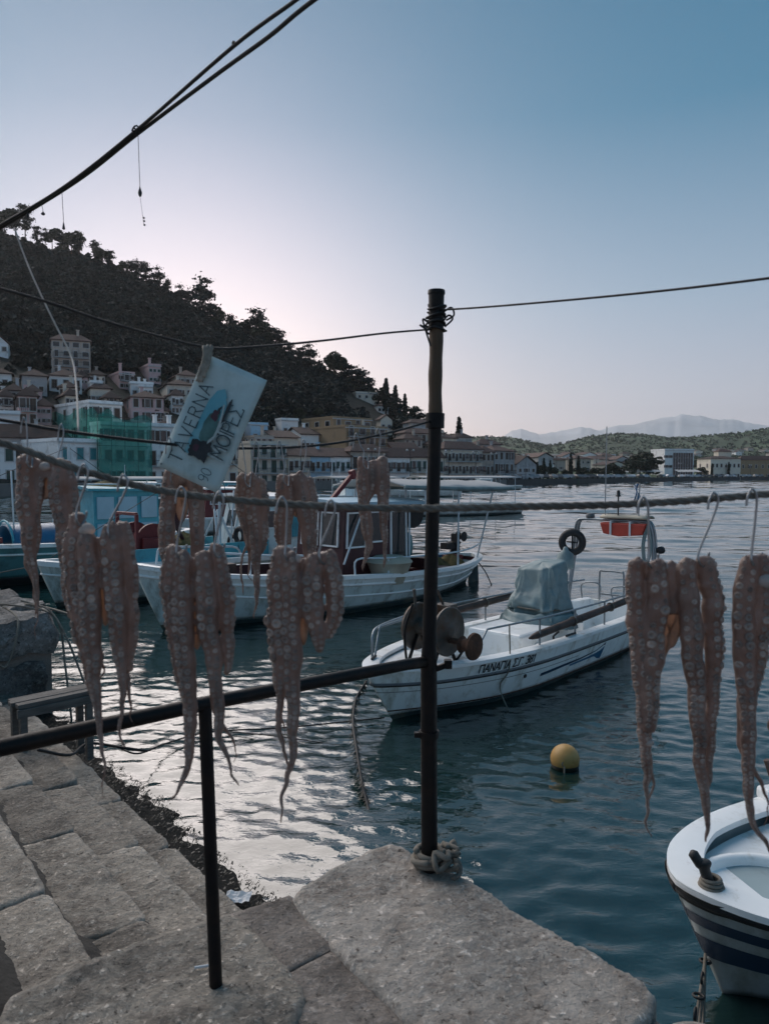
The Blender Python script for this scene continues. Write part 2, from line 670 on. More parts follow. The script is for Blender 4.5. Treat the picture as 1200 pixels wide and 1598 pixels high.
MOUNT = [(-400, 700), (500, 690), (700, 690), (780, 684), (798, 672), (812, 669), (828, 674), (840, 678), (870, 673), (905, 666), (918, 668), (932, 672), (960, 664), (985, 663), (1005, 658), (1030, 652), (1050, 650), (1063, 646), (1078, 649), (1092, 649), (1110, 654), (1125, 655), (1140, 654), (1160, 659), (1185, 663), (1210, 668), (1400, 675), (1800, 650), (2800, 640)]
rows = []
pm = list(range(-400, 780, 40)) + list(range(780, 1220, 3)) + list(range(1220, 2800, 40))
MD = 9000
for k in range(15):
    r = []
    for px in pm:
        t = k / 10
        y = 6500 + (MD - 6500) * t
        zr = P(px, interp(px, MOUNT) + 1.2 * noise.noise(Vector((px * 0.13, 0, 0))), MD).z
        z = zr * (max(0, t) ** 1.3) if t <= 1 else zr * max(0, 1 - (t - 1) * 1.6)
        if 0 < t < 1:
            z += 95 * t * (1 - t) * 4 * (noise.noise(Vector((px * 0.02, t * 5, 2))) + 0.4 * noise.noise(Vector((px * 0.08, t * 12, 5))))
        r.append(col_pt(px, y, z))
    rows.append(r)
mb = MB()
mb.grid(rows)
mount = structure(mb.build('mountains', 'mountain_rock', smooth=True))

rows = []
for px in list(range(790, 1300, 15)) + list(range(1300, 2800, 100)):
    d0 = interp(px, SHORE) - 0.3
    rows.append([col_pt(px, d0, -2), col_pt(px, d0, PROM + 0.15), col_pt(px, d0 + 0.6, PROM + 0.15), col_pt(px, d0 + 0.6, PROM + 0.02), col_pt(px, d0 + 11.5, PROM + 0.02)])
mb = MB()
mb.grid(rows)
structure(mb.build('far_promenade', 'asphalt'))

# the air of the bay
mb = MB()
mb.box((0, 4950, 388), (19000, 10500, 784))
hz = mb.build('haze', 'asphalt')
hz['kind'] = 'stuff'
m = bpy.data.materials.new('haze_air')
m.use_nodes = True
N, L = m.node_tree.nodes, m.node_tree.links
N.remove(N['Principled BSDF'])
pv = N.new('ShaderNodeVolumePrincipled')
pv.inputs['Color'].default_value = (0.96, 0.98, 1.0, 1)
pv.inputs['Density'].default_value = 0.00008
pv.inputs['Anisotropy'].default_value = 0.65
L.new(pv.outputs[0], N['Material Output'].inputs['Volume'])
hz.data.materials[0] = m

# ------------------------------------------------------------------ foliage
def leaf_quads(cent, size, up=0.35, rng=RNG):
    """one small bent leaf-clump face for every centre (numpy)"""
    n = len(cent)
    a = rng.normal(size=(n, 3))
    a[:, 2] *= 0.6
    a /= np.linalg.norm(a, axis=1)[:, None]
    b = rng.normal(size=(n, 3))
    b -= a * (a * b).sum(1)[:, None]
    b /= np.linalg.norm(b, axis=1)[:, None]
    s = size * rng.uniform(0.55, 1.35, (n, 1))
    v = np.stack([cent - a * s - b * s * 0.35, cent - a * s * 0.2 + b * s * 0.7, cent + a * s + b * s * 0.2, cent + a * s * 0.1 - b * s * 0.75], 1)
    return v.reshape(-1, 3)

def leaf_mesh(name, verts, matname):
    n = len(verts) // 4
    me = bpy.data.meshes.new(name)
    me.vertices.add(n * 4)
    me.vertices.foreach_set('co', verts.astype(np.float32).ravel())
    me.loops.add(n * 4)
    me.loops.foreach_set('vertex_index', np.arange(n * 4, dtype=np.int32))
    me.polygons.add(n)
    me.polygons.foreach_set('loop_start', np.arange(0, n * 4, 4, dtype=np.int32))
    me.update(calc_edges=True)
    me.materials.append(MATS[matname])
    return me

def crown_points(n, kind, rng):
    """points of a crown 1 high standing on the origin"""
    if kind == 'pine':                  # uneven tiers of flat pads
        k = rng.integers(7, 12)
        zz = np.sort(rng.uniform(0.3, 1.0, k))
        pts = []
        for z in zz:
            r = (0.3 - 0.24 * (z - 0.3) / 0.7) * rng.uniform(0.5, 1.25)
            a = rng.uniform(0, 2 * pi)
            c = np.array([cos(a) * r, sin(a) * r, z])
            m = n // k
            q = rng.normal(size=(m, 3)) * np.array([0.10, 0.10, 0.035])
            pts.append(q + c)
        c = rng.normal(size=(n // 8, 3)) * np.array([0.05, 0.05, 0.2]) + np.array([0, 0, 0.6])
        pts.append(c)
        return np.concatenate(pts)
    if kind == 'cypress':
        z = rng.beta(1.3, 1.5, n)
        r = 0.085 * np.sqrt(np.clip(np.minimum(z * 5, (1 - z) * 1.5), 0, 1)) * np.sqrt(rng.uniform(0, 1, n))
        a = rng.uniform(0, 2 * pi, n)
        return np.stack([r * np.cos(a), r * np.sin(a), 0.06 + z * 0.94], 1)
    k = rng.integers(8, 13)             # broad: clumps on limbs
    pts = []
    for i in range(k):
        a = rng.uniform(0, 2 * pi)
        r = rng.uniform(0.05, 0.33)
        c = np.array([cos(a) * r, sin(a) * r, rng.uniform(0.38, 0.86) - r * 0.35])
        q = rng.normal(size=(n // k, 3))
        q /= np.linalg.norm(q, axis=1)[:, None]
        q *= rng.uniform(0.5, 1.0, (len(q), 1)) ** 0.5 * np.array([0.17, 0.17, 0.13])
        pts.append(q + c)
    return np.concatenate(pts)

def make_tree_meshes(kind, height, n, leaf, foliage, seed):
    rng = np.random.default_rng(seed)
    c = crown_points(n, kind, rng) * height
    crown = leaf_mesh('crown', leaf_quads(c, leaf, rng=rng), foliage)
    t = MB()
    top = {'pine': 0.93, 'cypress': 0.8, 'broad': 0.6}[kind]
    bend = [rng.uniform(-0.02, 0.02) * height for _ in range(8)]
    pts = [(bend[i] * i / 4, bend[i + 3] * i / 4, -0.08 * height + (top + 0.08) * height * i / 4) for i in range(5)]
    r0 = 0.022 * height
    t.tube(pts, [r0, r0 * 0.85, r0 * 0.65, r0 * 0.4, r0 * 0.12], 6)
    for i in range(6 if kind != 'cypress' else 2):
        a = rng.uniform(0, 2 * pi)
        z0 = rng.uniform(0.3, 0.62) * height
        ln = rng.uniform(0.14, 0.26) * height * (0.3 if kind == 'cypress' else 1)
        t.tube([(0, 0, z0), (cos(a) * ln * 0.5, sin(a) * ln * 0.5, z0 + ln * 0.35), (cos(a) * ln, sin(a) * ln, z0 + ln * 0.6)], [r0 * 0.4, r0 * 0.28, r0 * 0.1], 5)
    trunk = mesh_only(t, 'trunk', 'bark', True)
    return trunk, crown

TREES = {}
for i in range(4):
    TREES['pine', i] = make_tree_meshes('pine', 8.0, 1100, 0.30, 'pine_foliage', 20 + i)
for i in range(3):
    TREES['broad', i] = make_tree_meshes('broad', 6.0, 1300, 0.28, 'broad_foliage', 40 + i)
TREES['cypress', 0] = make_tree_meshes('cypress', 10.0, 800, 0.38, 'cypress_foliage', 60)

def plant_tree(kind, i, loc, h, label, group=None, name=None, wide=1.0):
    base = {'pine': 8.0, 'broad': 6.0, 'cypress': 10.0}[kind]
    nm = name or {'pine': 'pine_tree', 'broad': 'leafy_tree', 'cypress': 'cypress_tree'}[kind]
    o = thing(nm, label, 'tree', loc, random.uniform(0, 6.28), group)
    s = h / base
    o.scale = (s * wide, s * wide, s)
    tr, cr = TREES[kind, i]
    shared('trunk', tr, o)
    shared('crown', cr, o)
    return o

# the pine wood that covers the hill reads as one mass
def wood():
    rng = np.random.default_rng(5)
    out = []
    count = 0
    while count < 3300:
        px = rng.uniform(-260, 770)
        d0 = interp(px, SHORE) + 9
        d1 = interp(px, RIDGE_D)
        t = rng.uniform(0.14, 1.04)
        lim = interp(px, [(-200, 0.40), (60, 0.40), (150, 0.34), (300, 0.36), (420, 0.42), (540, 0.48), (640, 0.55), (770, 0.66)])
        if t < 0.16:
            continue
        y = d0 + t * (d1 - d0)
        z = hill_z(px, y)
        h = rng.uniform(3.2, 6.2) * (0.8 if t > 0.97 else 1) * (0.7 if t < lim else 1)
        q0 = pix_of(Vector(col_pt(px, y, z)))
        q1 = pix_of(Vector(col_pt(px, y, z + h)))
        wpx = h * 0.62 / y * FPX
        if any(a < px + wpx and b > px - wpx and y < hy + 1.5 and q1[1] < bb and q0[1] > tt for a, b, tt, bb, hy in HOUSES):
            continue
        if any(abs(col_pt(px, y, 0)[0] - fx) < fw and -3 < y - fy < fd for fx, fy, fw, fd in FOOT):
            continue
        c = crown_points(185, 'broad' if rng.random() < 0.6 else 'pine', rng) * np.array([h * 1.25, h * 1.25, h * 0.95])
        p = col_pt(px, y, z - 1.1)
        out.append(leaf_quads(c + np.array(p), 0.5, rng=rng))
        count += 1
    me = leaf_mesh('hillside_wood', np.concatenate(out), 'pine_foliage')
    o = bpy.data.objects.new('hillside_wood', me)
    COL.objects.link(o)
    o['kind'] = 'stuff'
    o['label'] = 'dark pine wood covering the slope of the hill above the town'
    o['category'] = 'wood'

# scrub and groves on the far green hills
def grove():
    rng = np.random.default_rng(9)
    out = []
    for i in range(5200):
        px = rng.uniform(700, 1300)
        y = rng.uniform(520, 1410)
        z = far_z(px, y)
        h = rng.uniform(2.5, 6)
        c = crown_points(12, 'broad', rng) * h * np.array([1.5, 1.5, 1.0])
        out.append(leaf_quads(c + np.array(col_pt(px, y, z - 1.5)), 1.5, rng=rng))
    me = leaf_mesh('far_grove', np.concatenate(out), 'olive_foliage')
    o = bpy.data.objects.new('far_grove', me)
    COL.objects.link(o)
    o['kind'] = 'stuff'
    o['label'] = 'scattered olive groves and scrub over the far green hills'
    o['category'] = 'grove'
grove()
# ------------------------------------------------------------------ town
def window_meshes():
    W = {}
    for key, (w, h, sill) in {'tall': (1.0, 1.75, 1), 'door': (1.05, 2.35, 0), 'small': (0.8, 0.9, 1), 'wide': (1.7, 1.4, 1)}.items():
        t = 0.14
        f = MB()
        f.box((-w / 2 - t / 2, -0.03, h / 2), (t, 0.12, h + 2 * t))
        f.box((w / 2 + t / 2, -0.03, h / 2), (t, 0.12, h + 2 * t))
        f.box((0, -0.03, h + t / 2), (w, 0.118, t))
        f.box((0, -0.06, -t / 2), (w + 0.2 * sill, 0.18, t))
        p = MB()
        p.box((0, 0.0, h / 2), (w, 0.03, h))
        s = MB()
        s.box((0, -0.03, h / 2), (w / 2 - 0.015, 0.05, h - 0.02))
        W[key] = (w, h, mesh_only(f, 'window', 'window_trim'), mesh_only(p, 'pane', 'window_glass'),
                  {k: mesh_only(s, 'shutter', 'shutter_' + k) for k in ('brown', 'green', 'teal')})
    return W
WIN = window_meshes()
HRNG = random.Random(3)

def add_window(parent, kind, loc, rz, shutter):
    w, h, fm, pm, sm = WIN[kind]
    win = shared('window', fm, parent, loc, (0, 0, rz))
    if shutter and HRNG.random() < 0.75:
        for sx in (-1, 1):
            shared('shutter', sm[shutter], win, (sx * w / 4, 0, 0))
    else:
        shared('pane', pm, win, (0, 0, 0))
        if shutter:
            for sx in (-1, 1):
                shared('shutter', sm[shutter], win, (sx * (w * 0.75 + 0.14), -0.02, 0))
    return win

def roof_mesh(kind, W, D, H, rh, ov=0.45):
    r = MB()
    x0, x1, y0, y1 = -ov, W + ov, -ov, D + ov
    if kind == 'hip':
        m = min(x1 - x0, y1 - y0) / 2 * 0.92
        if W > D:
            a, b = (x0 + m, (y0 + y1) / 2, H + rh), (x1 - m, (y0 + y1) / 2, H + rh)
        else:
            a, b = ((x0 + x1) / 2, y0 + m, H + rh), ((x0 + x1) / 2, y1 - m, H + rh)
        q = [(x0, y0, H), (x1, y0, H), (x1, y1, H), (x0, y1, H), a, b]
        q2 = [(x, y, z - 0.18) for x, y, z in q[:4]]
        fs = [(0, 1, 5, 4), (1, 2, 5), (2, 3, 4, 5), (3, 0, 4)] if W > D else [(0, 1, 4), (1, 2, 5, 4), (2, 3, 5), (3, 0, 4, 5)]
        r.add(q + q2, fs + [(6, 7, 1, 0), (7, 8, 2, 1), (8, 9, 3, 2), (9, 6, 0, 3), (9, 8, 7, 6)])
    elif kind == 'gable':               # ridge runs back from the facade
        xm = (x0 + x1) / 2
        q = [(x0, y0, H), (xm, y0, H + rh), (x1, y0, H), (x0, y1, H), (xm, y1, H + rh), (x1, y1, H)]
        q2 = [(x, y, z - 0.18) for x, y, z in q]
        r.add(q + q2, [(0, 1, 4, 3), (1, 2, 5, 4), (6, 9, 10, 7), (7, 10, 11, 8), (0, 6, 7, 1), (1, 7, 8, 2), (3, 4, 10, 9), (4, 5, 11, 10), (0, 3, 9, 6), (2, 8, 11, 5)])
    elif kind == 'ridge':               # ridge along the facade
        ym = (y0 + y1) / 2
        q = [(x0, y0, H), (x1, y0, H), (x1, ym, H + rh), (x0, ym, H + rh), (x0, y1, H), (x1, y1, H)]
        q2 = [(x, y, z - 0.18) for x, y, z in q]
        r.add(q + q2, [(0, 1, 2, 3), (3, 2, 5, 4), (6, 9, 8, 7), (9, 10, 11, 8), (0, 6, 7, 1), (4, 5, 11, 10), (0, 3, 9, 6), (3, 4, 10, 9), (1, 7, 8, 2), (2, 8, 11, 5)])
    return r

def house(label, pxL, pxC, pxR, ye, yb, y=None, wall='white_plaster', roof='hip', rh=1.6, floors=2, cols=3, shutter='brown', yaw=32, side=0, balc=(), chim=1, kind='tall', name='town_house', cornice=False, storey=None, group=None, dmax=13, top_trim=True, sink=4.0, Dfix=None):
    if y is None:
        y = on_hill(pxC, yb)
        if y is None:
            y = 200
    c0 = P(pxC, yb, y)
    yw = radians(yaw)
    c, s = cos(yw), sin(yw)
    uR = (pxR - 600) / FPX
    uL = (pxL - 600) / FPX
    W = (uR * c0.y - c0.x) / (c - uR * s)
    den = s + uL * c
    D = (c0.x - uL * c0.y) / den if abs(den) > 0.02 else dmax
    D = min(max(D, 4.0), dmax) if pxL < pxC - 1 else 7.0
    if Dfix:
        D = Dfix
    H = P(pxC, ye, y).z - c0.z
    t = thing(name, label, 'building', tuple(c0), yw, group)
    if y < 320 and pxC < 790:
        HOUSES.append((pxL - 2, pxR + 2, ye - rh * FPX / y, yb, y))
        FOOT.append((c0.x + W * c / 2 - D * s / 2, c0.y, (W + D) * 0.42, W * s + D * c))
    b = MB()
    b.box((W / 2, D / 2, (H - sink) / 2), (W, D, H + sink))
    b.build('wall', wall, t)
    if roof in ('hip', 'ridge', 'gable'):
        if roof in ('gable', 'ridge'):
            g = MB()
            if roof == 'gable':
                g.prism([(0.02, 0.02, H), (W - 0.02, 0.02, H), (W / 2, 0.02, H + rh - 0.25)], (0, D - 0.04, 0))
            else:
                g.prism([(0.02, 0.02, H), (0.02, D - 0.02, H), (0.02, D / 2, H + rh - 0.25)], (W - 0.04, 0, 0))
            g.build('gable', wall, t)
        rf = roof_mesh(roof, W, D, H + 0.17, rh).build('roof', 'roof_tile', t)
    else:
        p = MB()
        for (cx, cy, sx, sy) in ((W / 2, 0.1, W + 0.3, 0.25), (W / 2, D - 0.1, W + 0.3, 0.25), (0.1 - 0.1, D / 2, 0.25, D - 0.46), (W, D / 2, 0.25, D - 0.46)):
            p.box((cx, cy, H + 0.25), (sx, sy, 0.5))
        rf = p.build('parapet', wall, t)
        q = MB()
        q.box((W / 2, D / 2, H + 0.03), (W - 0.3, D - 0.5, 0.06))
        q.build('roof', 'balcony_slab', t)
    for k in range(chim):
        m = MB()
        cx, cy = W * HRNG.uniform(0.15, 0.85), D * HRNG.uniform(0.3, 0.7)
        m.box((cx, cy, H + rh * 0.5 + 0.6), (0.55, 0.55, 1.8 + rh * 0.5))
        m.box((cx, cy, H + rh * 0.75 + 1.55), (0.75, 0.75, 0.14))
        m.build('chimney', wall, t)
    if cornice or roof == 'flat':
        m = MB()
        m.box((W / 2, -0.12, H - 0.12), (W + 0.3, 0.3, 0.22))
        m.build('cornice', 'window_trim', t)
    sh = storey or H / max(floors, 1)
    ww, hh = WIN[kind][:2]
    for f in range(floors):
        zb = H - sh * (f + 1) + min(0.9, sh * 0.3)
        isb = f in balc
        for k in range(cols):
            x = W * (k + 0.5 + 0.06 * HRNG.uniform(-1, 1)) / cols
            kk = 'door' if (isb and k % 2 == cols // 2 % 2) else kind
            z = zb - (0.55 if kk == 'door' else 0)
            w = add_window(t, kk, (x, -0.015, z), 0, shutter)
            sc = min(1.0, (W / cols * 0.62) / ww, (sh * 0.62) / hh)
            w.scale = (sc, 1, sc)
        for k in range(side):
            yy = D * (k + 0.5) / side
            w = add_window(t, kind, (-0.015, yy, zb), -pi / 2, shutter)
            sc = min(1.0, (D / side * 0.55) / ww, (sh * 0.6) / hh)
            w.scale = (sc, 1, sc)
        if isb:
            m = MB()
            z = H - sh * (f + 1) + 0.12
            bw = W * (0.92 if cols > 2 else 0.7)
            m.box((W / 2, -0.55, z), (bw, 1.1, 0.16))
            bo = m.build('balcony', 'balcony_slab', t)
            r = MB()
            for (a, b2) in (((W / 2 - bw / 2 + 0.05, -1.05), (W / 2 + bw / 2 - 0.05, -1.05)), ((W / 2 - bw / 2 + 0.05, -1.05), (W / 2 - bw / 2 + 0.05, -0.05)), ((W / 2 + bw / 2 - 0.05, -1.05), (W / 2 + bw / 2 - 0.05, -0.05))):
                n = max(2, int(math.dist(a, b2) / 0.28))
                r.box(((a[0] + b2[0]) / 2, (a[1] + b2[1]) / 2, z + 1.02), (abs(a[0] - b2[0]) + 0.06, abs(a[1] - b2[1]) + 0.06, 0.07))
                for i in range(n + 1):
                    x = a[0] + (b2[0] - a[0]) * i / n
                    yy = a[1] + (b2[1] - a[1]) * i / n
                    r.box((x, yy, z + 0.54), (0.045, 0.045, 0.92))
            r.build('railing', 'dark_iron', bo)
    return t, W, D, H

def fr(px, off=9.5):
    return interp(px, SHORE) + off

# waterfront, left to right
house('white two-storey building with balcony at the left edge behind the moored boats', -60, -40, 27, 694, 764, fr(-10), 'white_plaster', 'flat', 0.5, 2, 3, 'green', 42, balc=(1,), chim=0)
house('long low brown tiled roof house behind the left-edge white building', -60, -30, 90, 683, 720, fr(20, 20), 'grey_plaster', 'ridge', 2.2, 1, 3, 'brown', 25, chim=1)
house('cream two-storey waterfront house with teal shutters and blank side wall', 26, 93, 158, 688, 764, fr(93), 'white_plaster', 'flat', 0.5, 2, 3, 'teal', 50, balc=(1,), chim=0, cornice=True, dmax=18)
g1 = house('tall building wrapped in green scaffold netting, second in from the teal-shuttered house', 158, 160, 231, 662, 762, fr(160, 9.8), 'white_plaster', 'flat', 0.5, 3, 4, 'brown', 44, chim=0)
g2 = house('white parapet building behind, its lower left wrapped in green netting', 84, 142, 193, 628, 720, fr(142, 24), 'white_plaster', 'flat', 0.5, 3, 3, 'brown', 46, side=4, chim=0, dmax=22)
house('white three-storey building with tall brown shutters beside the green netting', 228, 230, 300, 664, 762, fr(230), 'white_plaster', 'flat', 0.5, 3, 4, 'brown', 40, balc=(1,), chim=3, cornice=True)
house('pale building behind the taverna sign with tall windows', 300, 302, 372, 690, 762, fr(302), 'cream_plaster', 'hip', 1.6, 2, 4, 'brown', 30, balc=(0,))
house('cream four-row balcony building right of the taverna sign', 371, 392, 448, 692, 764, fr(392), 'cream_plaster', 'flat', 0.5, 3, 4, 'green', 34, balc=(0, 1), chim=0, cornice=True, dmax=12)
house('low cream waterfront house with dark windows left of the light blue one', 449, 450, 485, 712, 762, fr(450), 'cream_plaster', 'ridge', 1.8, 2, 4, 'brown', 34, balc=(0,))
house('light blue waterfront house with white window trims', 484, 485, 516, 713, 762, fr(485), 'blue_plaster', 'ridge', 1.9, 2, 4, 'brown', 34, balc=(0,), chim=1)
house('white waterfront house with small balconies right of the light blue one', 515, 516, 547, 713, 762, fr(516), 'white_plaster', 'ridge', 1.8, 2, 4, 'green', 34, balc=(0,), chim=0)
house('tall narrow beige waterfront house behind the hanging octopus', 546, 548, 602, 705, 762, fr(548), 'beige_plaster', 'hip', 1.6, 2, 4, 'brown', 34, balc=(0,))
house('white waterfront house with orange-brown roof left of the iron pole', 601, 603, 640, 714, 762, fr(603), 'white_plaster', 'ridge', 2.0, 2, 5, 'brown', 34, chim=0, balc=(0,))
house('cream waterfront house with orange-brown roof touching the iron pole', 639, 641, 692, 714, 762, fr(641), 'cream_plaster', 'ridge', 2.0, 2, 6, 'green', 34, balc=(0,), chim=0)
house('long cream building with three rows of narrow windows right of the iron pole', 690, 693, 752, 701, 761, fr(693), 'cream_plaster', 'hip', 1.8, 3, 11, 'brown', 36, balc=(0, 1), chim=0, cornice=True)
house('grey brown narrow waterfront house right of the long cream building', 751, 752, 770, 706, 760, fr(752), 'beige_plaster', 'hip', 1.6, 3, 3, 'brown', 36, balc=(1,))
house('grey waterfront house with a long balcony before the small gabled one', 769, 770, 802, 704, 759, fr(770), 'grey_plaster', 'hip', 1.5, 3, 4, 'brown', 40, balc=(1,))
house('small grey gabled house at the end of the waterfront row', 801, 806, 836, 725, 758, fr(806), 'grey_plaster', 'gable', 2.4, 2, 3, 'brown', 30, chim=0, kind='small')

# second rows and the hillside
house('pink house with red-brown hip roof above the green netting', 176, 205, 258, 620, 662, None, 'pink_plaster', 'hip', 1.6, 2, 3, 'brown', 28, side=2, kind='tall')
house('cream house with brown roof and attic openings above the green netting', 97, 142, 176, 606, 632, None, 'cream_plaster', 'hip', 1.7, 1, 3, 'brown', 28, side=3, kind='small')
house('pale house with white tin roof above the pink house', 168, 205, 242, 598, 622, None, 'white_plaster', 'flat', 0.6, 1, 3, None, 25, side=1, kind='small')
house('cream hillside house with brown roof behind the taverna sign edge', 246, 262, 304, 600, 640, None, 'cream_plaster', 'hip', 1.4, 2, 3, 'brown', 25, kind='small')
house('grey pink house with a shaded balcony at the left edge', -30, 30, 62, 618, 668, None, 'pink_plaster', 'hip', 1.7, 2, 2, 'brown', 30, side=3, balc=(0,), kind='tall')
house('white low house under the grey pink house at the left edge', -40, -20, 34, 644, 680, None, 'white_plaster', 'flat', 0.4, 1, 3, 'brown', 28, chim=0, kind='wide')
house('grey hillside house with one dark window and brown hip roof', 20, 36, 78, 586, 616, None, 'grey_plaster', 'hip', 1.5, 1, 2, 'brown', 28, kind='small')
house('white hillside house with three dark windows under a brown roof', 74, 78, 132, 586, 612, None, 'white_plaster', 'hip', 1.7, 1, 3, 'brown', 28, kind='tall')
house('bluish white house at the left edge below the hillside apartments', -40, -22, 23, 582, 606, None, 'white_plaster', 'hip', 1.2, 1, 2, 'brown', 25, kind='small')
house('beige four-storey apartment house high on the hillside with balconies', 60, 82, 146, 530, 586, None, 'beige_plaster', 'hip', 1.6, 4, 4, None, 24, side=2, balc=(1, 2, 3), kind='wide', chim=1)
house('tiny white gabled house high at the left edge of the wood', -16, -12, 19, 535, 552, None, 'white_plaster', 'gable', 1.8, 1, 2, None, 20, kind='small', chim=0)
house('dark shed roof house right of the hillside apartments', 128, 140, 168, 585, 610, None, 'beige_plaster', 'hip', 1.2, 2, 3, 'brown', 25, kind='small')
house('light bluish house beside the top right corner of the sign', 387, 392, 419, 662, 690, None, 'blue_plaster', 'flat', 0.4, 1, 2, None, 30, kind='small', chim=0)
house('cream gabled house with brown roof behind the balcony building', 400, 428, 466, 683, 708, None, 'cream_plaster', 'ridge', 1.8, 1, 3, 'brown', 30, kind='small')
house('small white box house above the cream gabled house', 436, 440, 466, 655, 680, None, 'white_plaster', 'flat', 0.4, 1, 2, None, 30, kind='small', chim=0)
house('white house with a row of tall windows left of the ochre apartments', 446, 470, 498, 678, 706, None, 'white_plaster', 'ridge', 1.8, 1, 4, 'brown', 30, kind='tall')
house('ochre stepped apartment block, lower part with white balcony bands', 474, 540, 604, 666, 730, None, 'ochre_plaster', 'flat', 0.3, 4, 4, None, 40, balc=(0, 1, 2, 3), kind='wide', chim=0, name='apartment_block', dmax=22)
house('ochre penthouse floors set back on top of the stepped apartment block', 470, 520, 580, 652, 690, None, 'ochre_plaster', 'flat', 0.3, 2, 4, None, 40, side=3, kind='wide', chim=0, name='apartment_block', balc=(0, 1), dmax=14)
house('pinkish row house low behind the iron pole', 606, 612, 651, 700, 730, None, 'pink_plaster', 'ridge', 1.5, 1, 4, 'brown', 32, kind='tall', chim=0)
house('cream grey house with five windows behind the iron pole', 618, 632, 690, 676, 712, None, 'beige_plaster', 'hip', 1.4, 2, 5, 'brown', 30, kind='tall')
house('grey upper house above the cream grey one by the pole', 630, 640, 686, 660, 690, None, 'grey_plaster', 'hip', 1.2, 1, 3, 'brown', 30, kind='small', chim=0)
house('cream house right behind the iron pole above the long cream building', 684, 690, 712, 684, 715, None, 'cream_plaster', 'hip', 1.2, 2, 3, 'brown', 30, kind='small')
house('low white villa high in the wood above the ochre apartments', 549, 556, 589, 613, 624, None, 'cream_plaster', 'flat', 0.3, 1, 3, None, 20, kind='small', chim=0, dmax=7)
house('small white house in the wood below the low villa', 584, 590, 606, 633, 645, None, 'white_plaster', 'hip', 0.8, 1, 3, None, 20, kind='small', chim=0)
house('small cream gabled house right of the ochre apartments', 588, 594, 612, 655, 672, None, 'cream_plaster', 'gable', 1.6, 1, 2, None, 20, kind='small', chim=0)
HR2 = random.Random(17)
walls = ['white_plaster', 'cream_plaster', 'beige_plaster', 'grey_plaster', 'pink_plaster']
fill = [(255, 690, 'half-hidden house between the netting and the sign'), (320, 655, 'half-hidden hillside house behind the upper sign edge'), (350, 690, 'half-hidden house right behind the sign'), (20, 628, 'crowded house above the left-edge promenade'), (105, 622, 'crowded house under the white three-window house'), (560, 690, 'house squeezed behind the beige narrow one'), (665, 705, 'house squeezed behind the pole above the cream waterfront house'), (720, 706, 'small house above the roof of the long cream building'), (760, 715, 'small house behind the grey brown narrow one')]
for px, yb, lb in fill:
    w = HR2.uniform(15, 24)
    house(lb, px - w * 1.2, px - w * 0.6, px + w, yb - HR2.uniform(16, 24), yb + 8, None, HR2.choice(walls), 'hip', 1.4, 2, 3, 'brown', HR2.uniform(20, 34), kind='small')

HR3 = random.Random(41)
for hi_, (px, yb) in enumerate(sorted([(-12, 600), (8, 640), (50, 634), (66, 655), (110, 640), (128, 606), (150, 622), (172, 640), (196, 600), (226, 626), (252, 660), (275, 640), (240, 590), (290, 610), (312, 690), (338, 664), (360, 676), (408, 700), (520, 706), (575, 704), (640, 708), (678, 716), (736, 720)])):
    w = HR3.uniform(12, 20)
    wm_ = HR3.choice(walls[:3] + walls[:2] + ['pink_plaster'])
    house('small %s house crowded on the town slope, %s of these counted from the left' % (wm_.split('_')[0], ordinal(hi_ + 1)), px - w * 1.3, px - w * 0.5, px + w, yb - HR3.uniform(17, 26), yb + 8, None, wm_, HR3.choice(['hip', 'hip', 'ridge', 'flat']), 1.5, 2, 3, HR3.choice(['brown', 'brown', 'green', None]), HR3.uniform(20, 36), side=HR3.choice((0, 2)), kind=HR3.choice(['small', 'tall']), group='houses crowded on the town slope', balc=HR3.choice(((), (0,))))

# green scaffold netting on the two wrapped buildings: poles and a hanging see-through cloth
def netting():
    m = bpy.data.materials.new('green_netting')
    m.use_nodes = True
    N, L = m.node_tree.nodes, m.node_tree.links
    bs = N['Principled BSDF']
    bs.inputs['Base Color'].default_value = (0.04, 0.27, 0.23, 1)
    bs.inputs['Roughness'].default_value = 0.7
    tr = N.new('ShaderNodeBsdfTransparent')
    tr.inputs['Color'].default_value = (0.6, 1.0, 0.9, 1)
    ms = N.new('ShaderNodeMixShader')
    tc = N.new('ShaderNodeTexCoord')
    nz = N.new('ShaderNodeTexNoise')
    nz.inputs['Scale'].default_value = 0.35
    nz.inputs['Detail'].default_value = 4
    mr = N.new('ShaderNodeMapRange')
    mr.inputs['From Min'].default_value = 0.3
    mr.inputs['From Max'].default_value = 0.7
    mr.inputs['To Min'].default_value = 0.34
    mr.inputs['To Max'].default_value = 0.66
    L.new(tc.outputs['Object'], nz.inputs['Vector'])
    L.new(nz.outputs['Fac'], mr.inputs['Value'])
    L.new(mr.outputs[0], ms.inputs['Fac'])
    L.new(bs.outputs[0], ms.inputs[1])
    L.new(tr.outputs[0], ms.inputs[2])
    L.new(ms.outputs[0], N['Material Output'].inputs['Surface'])
    MATS['green_netting'] = m
netting()
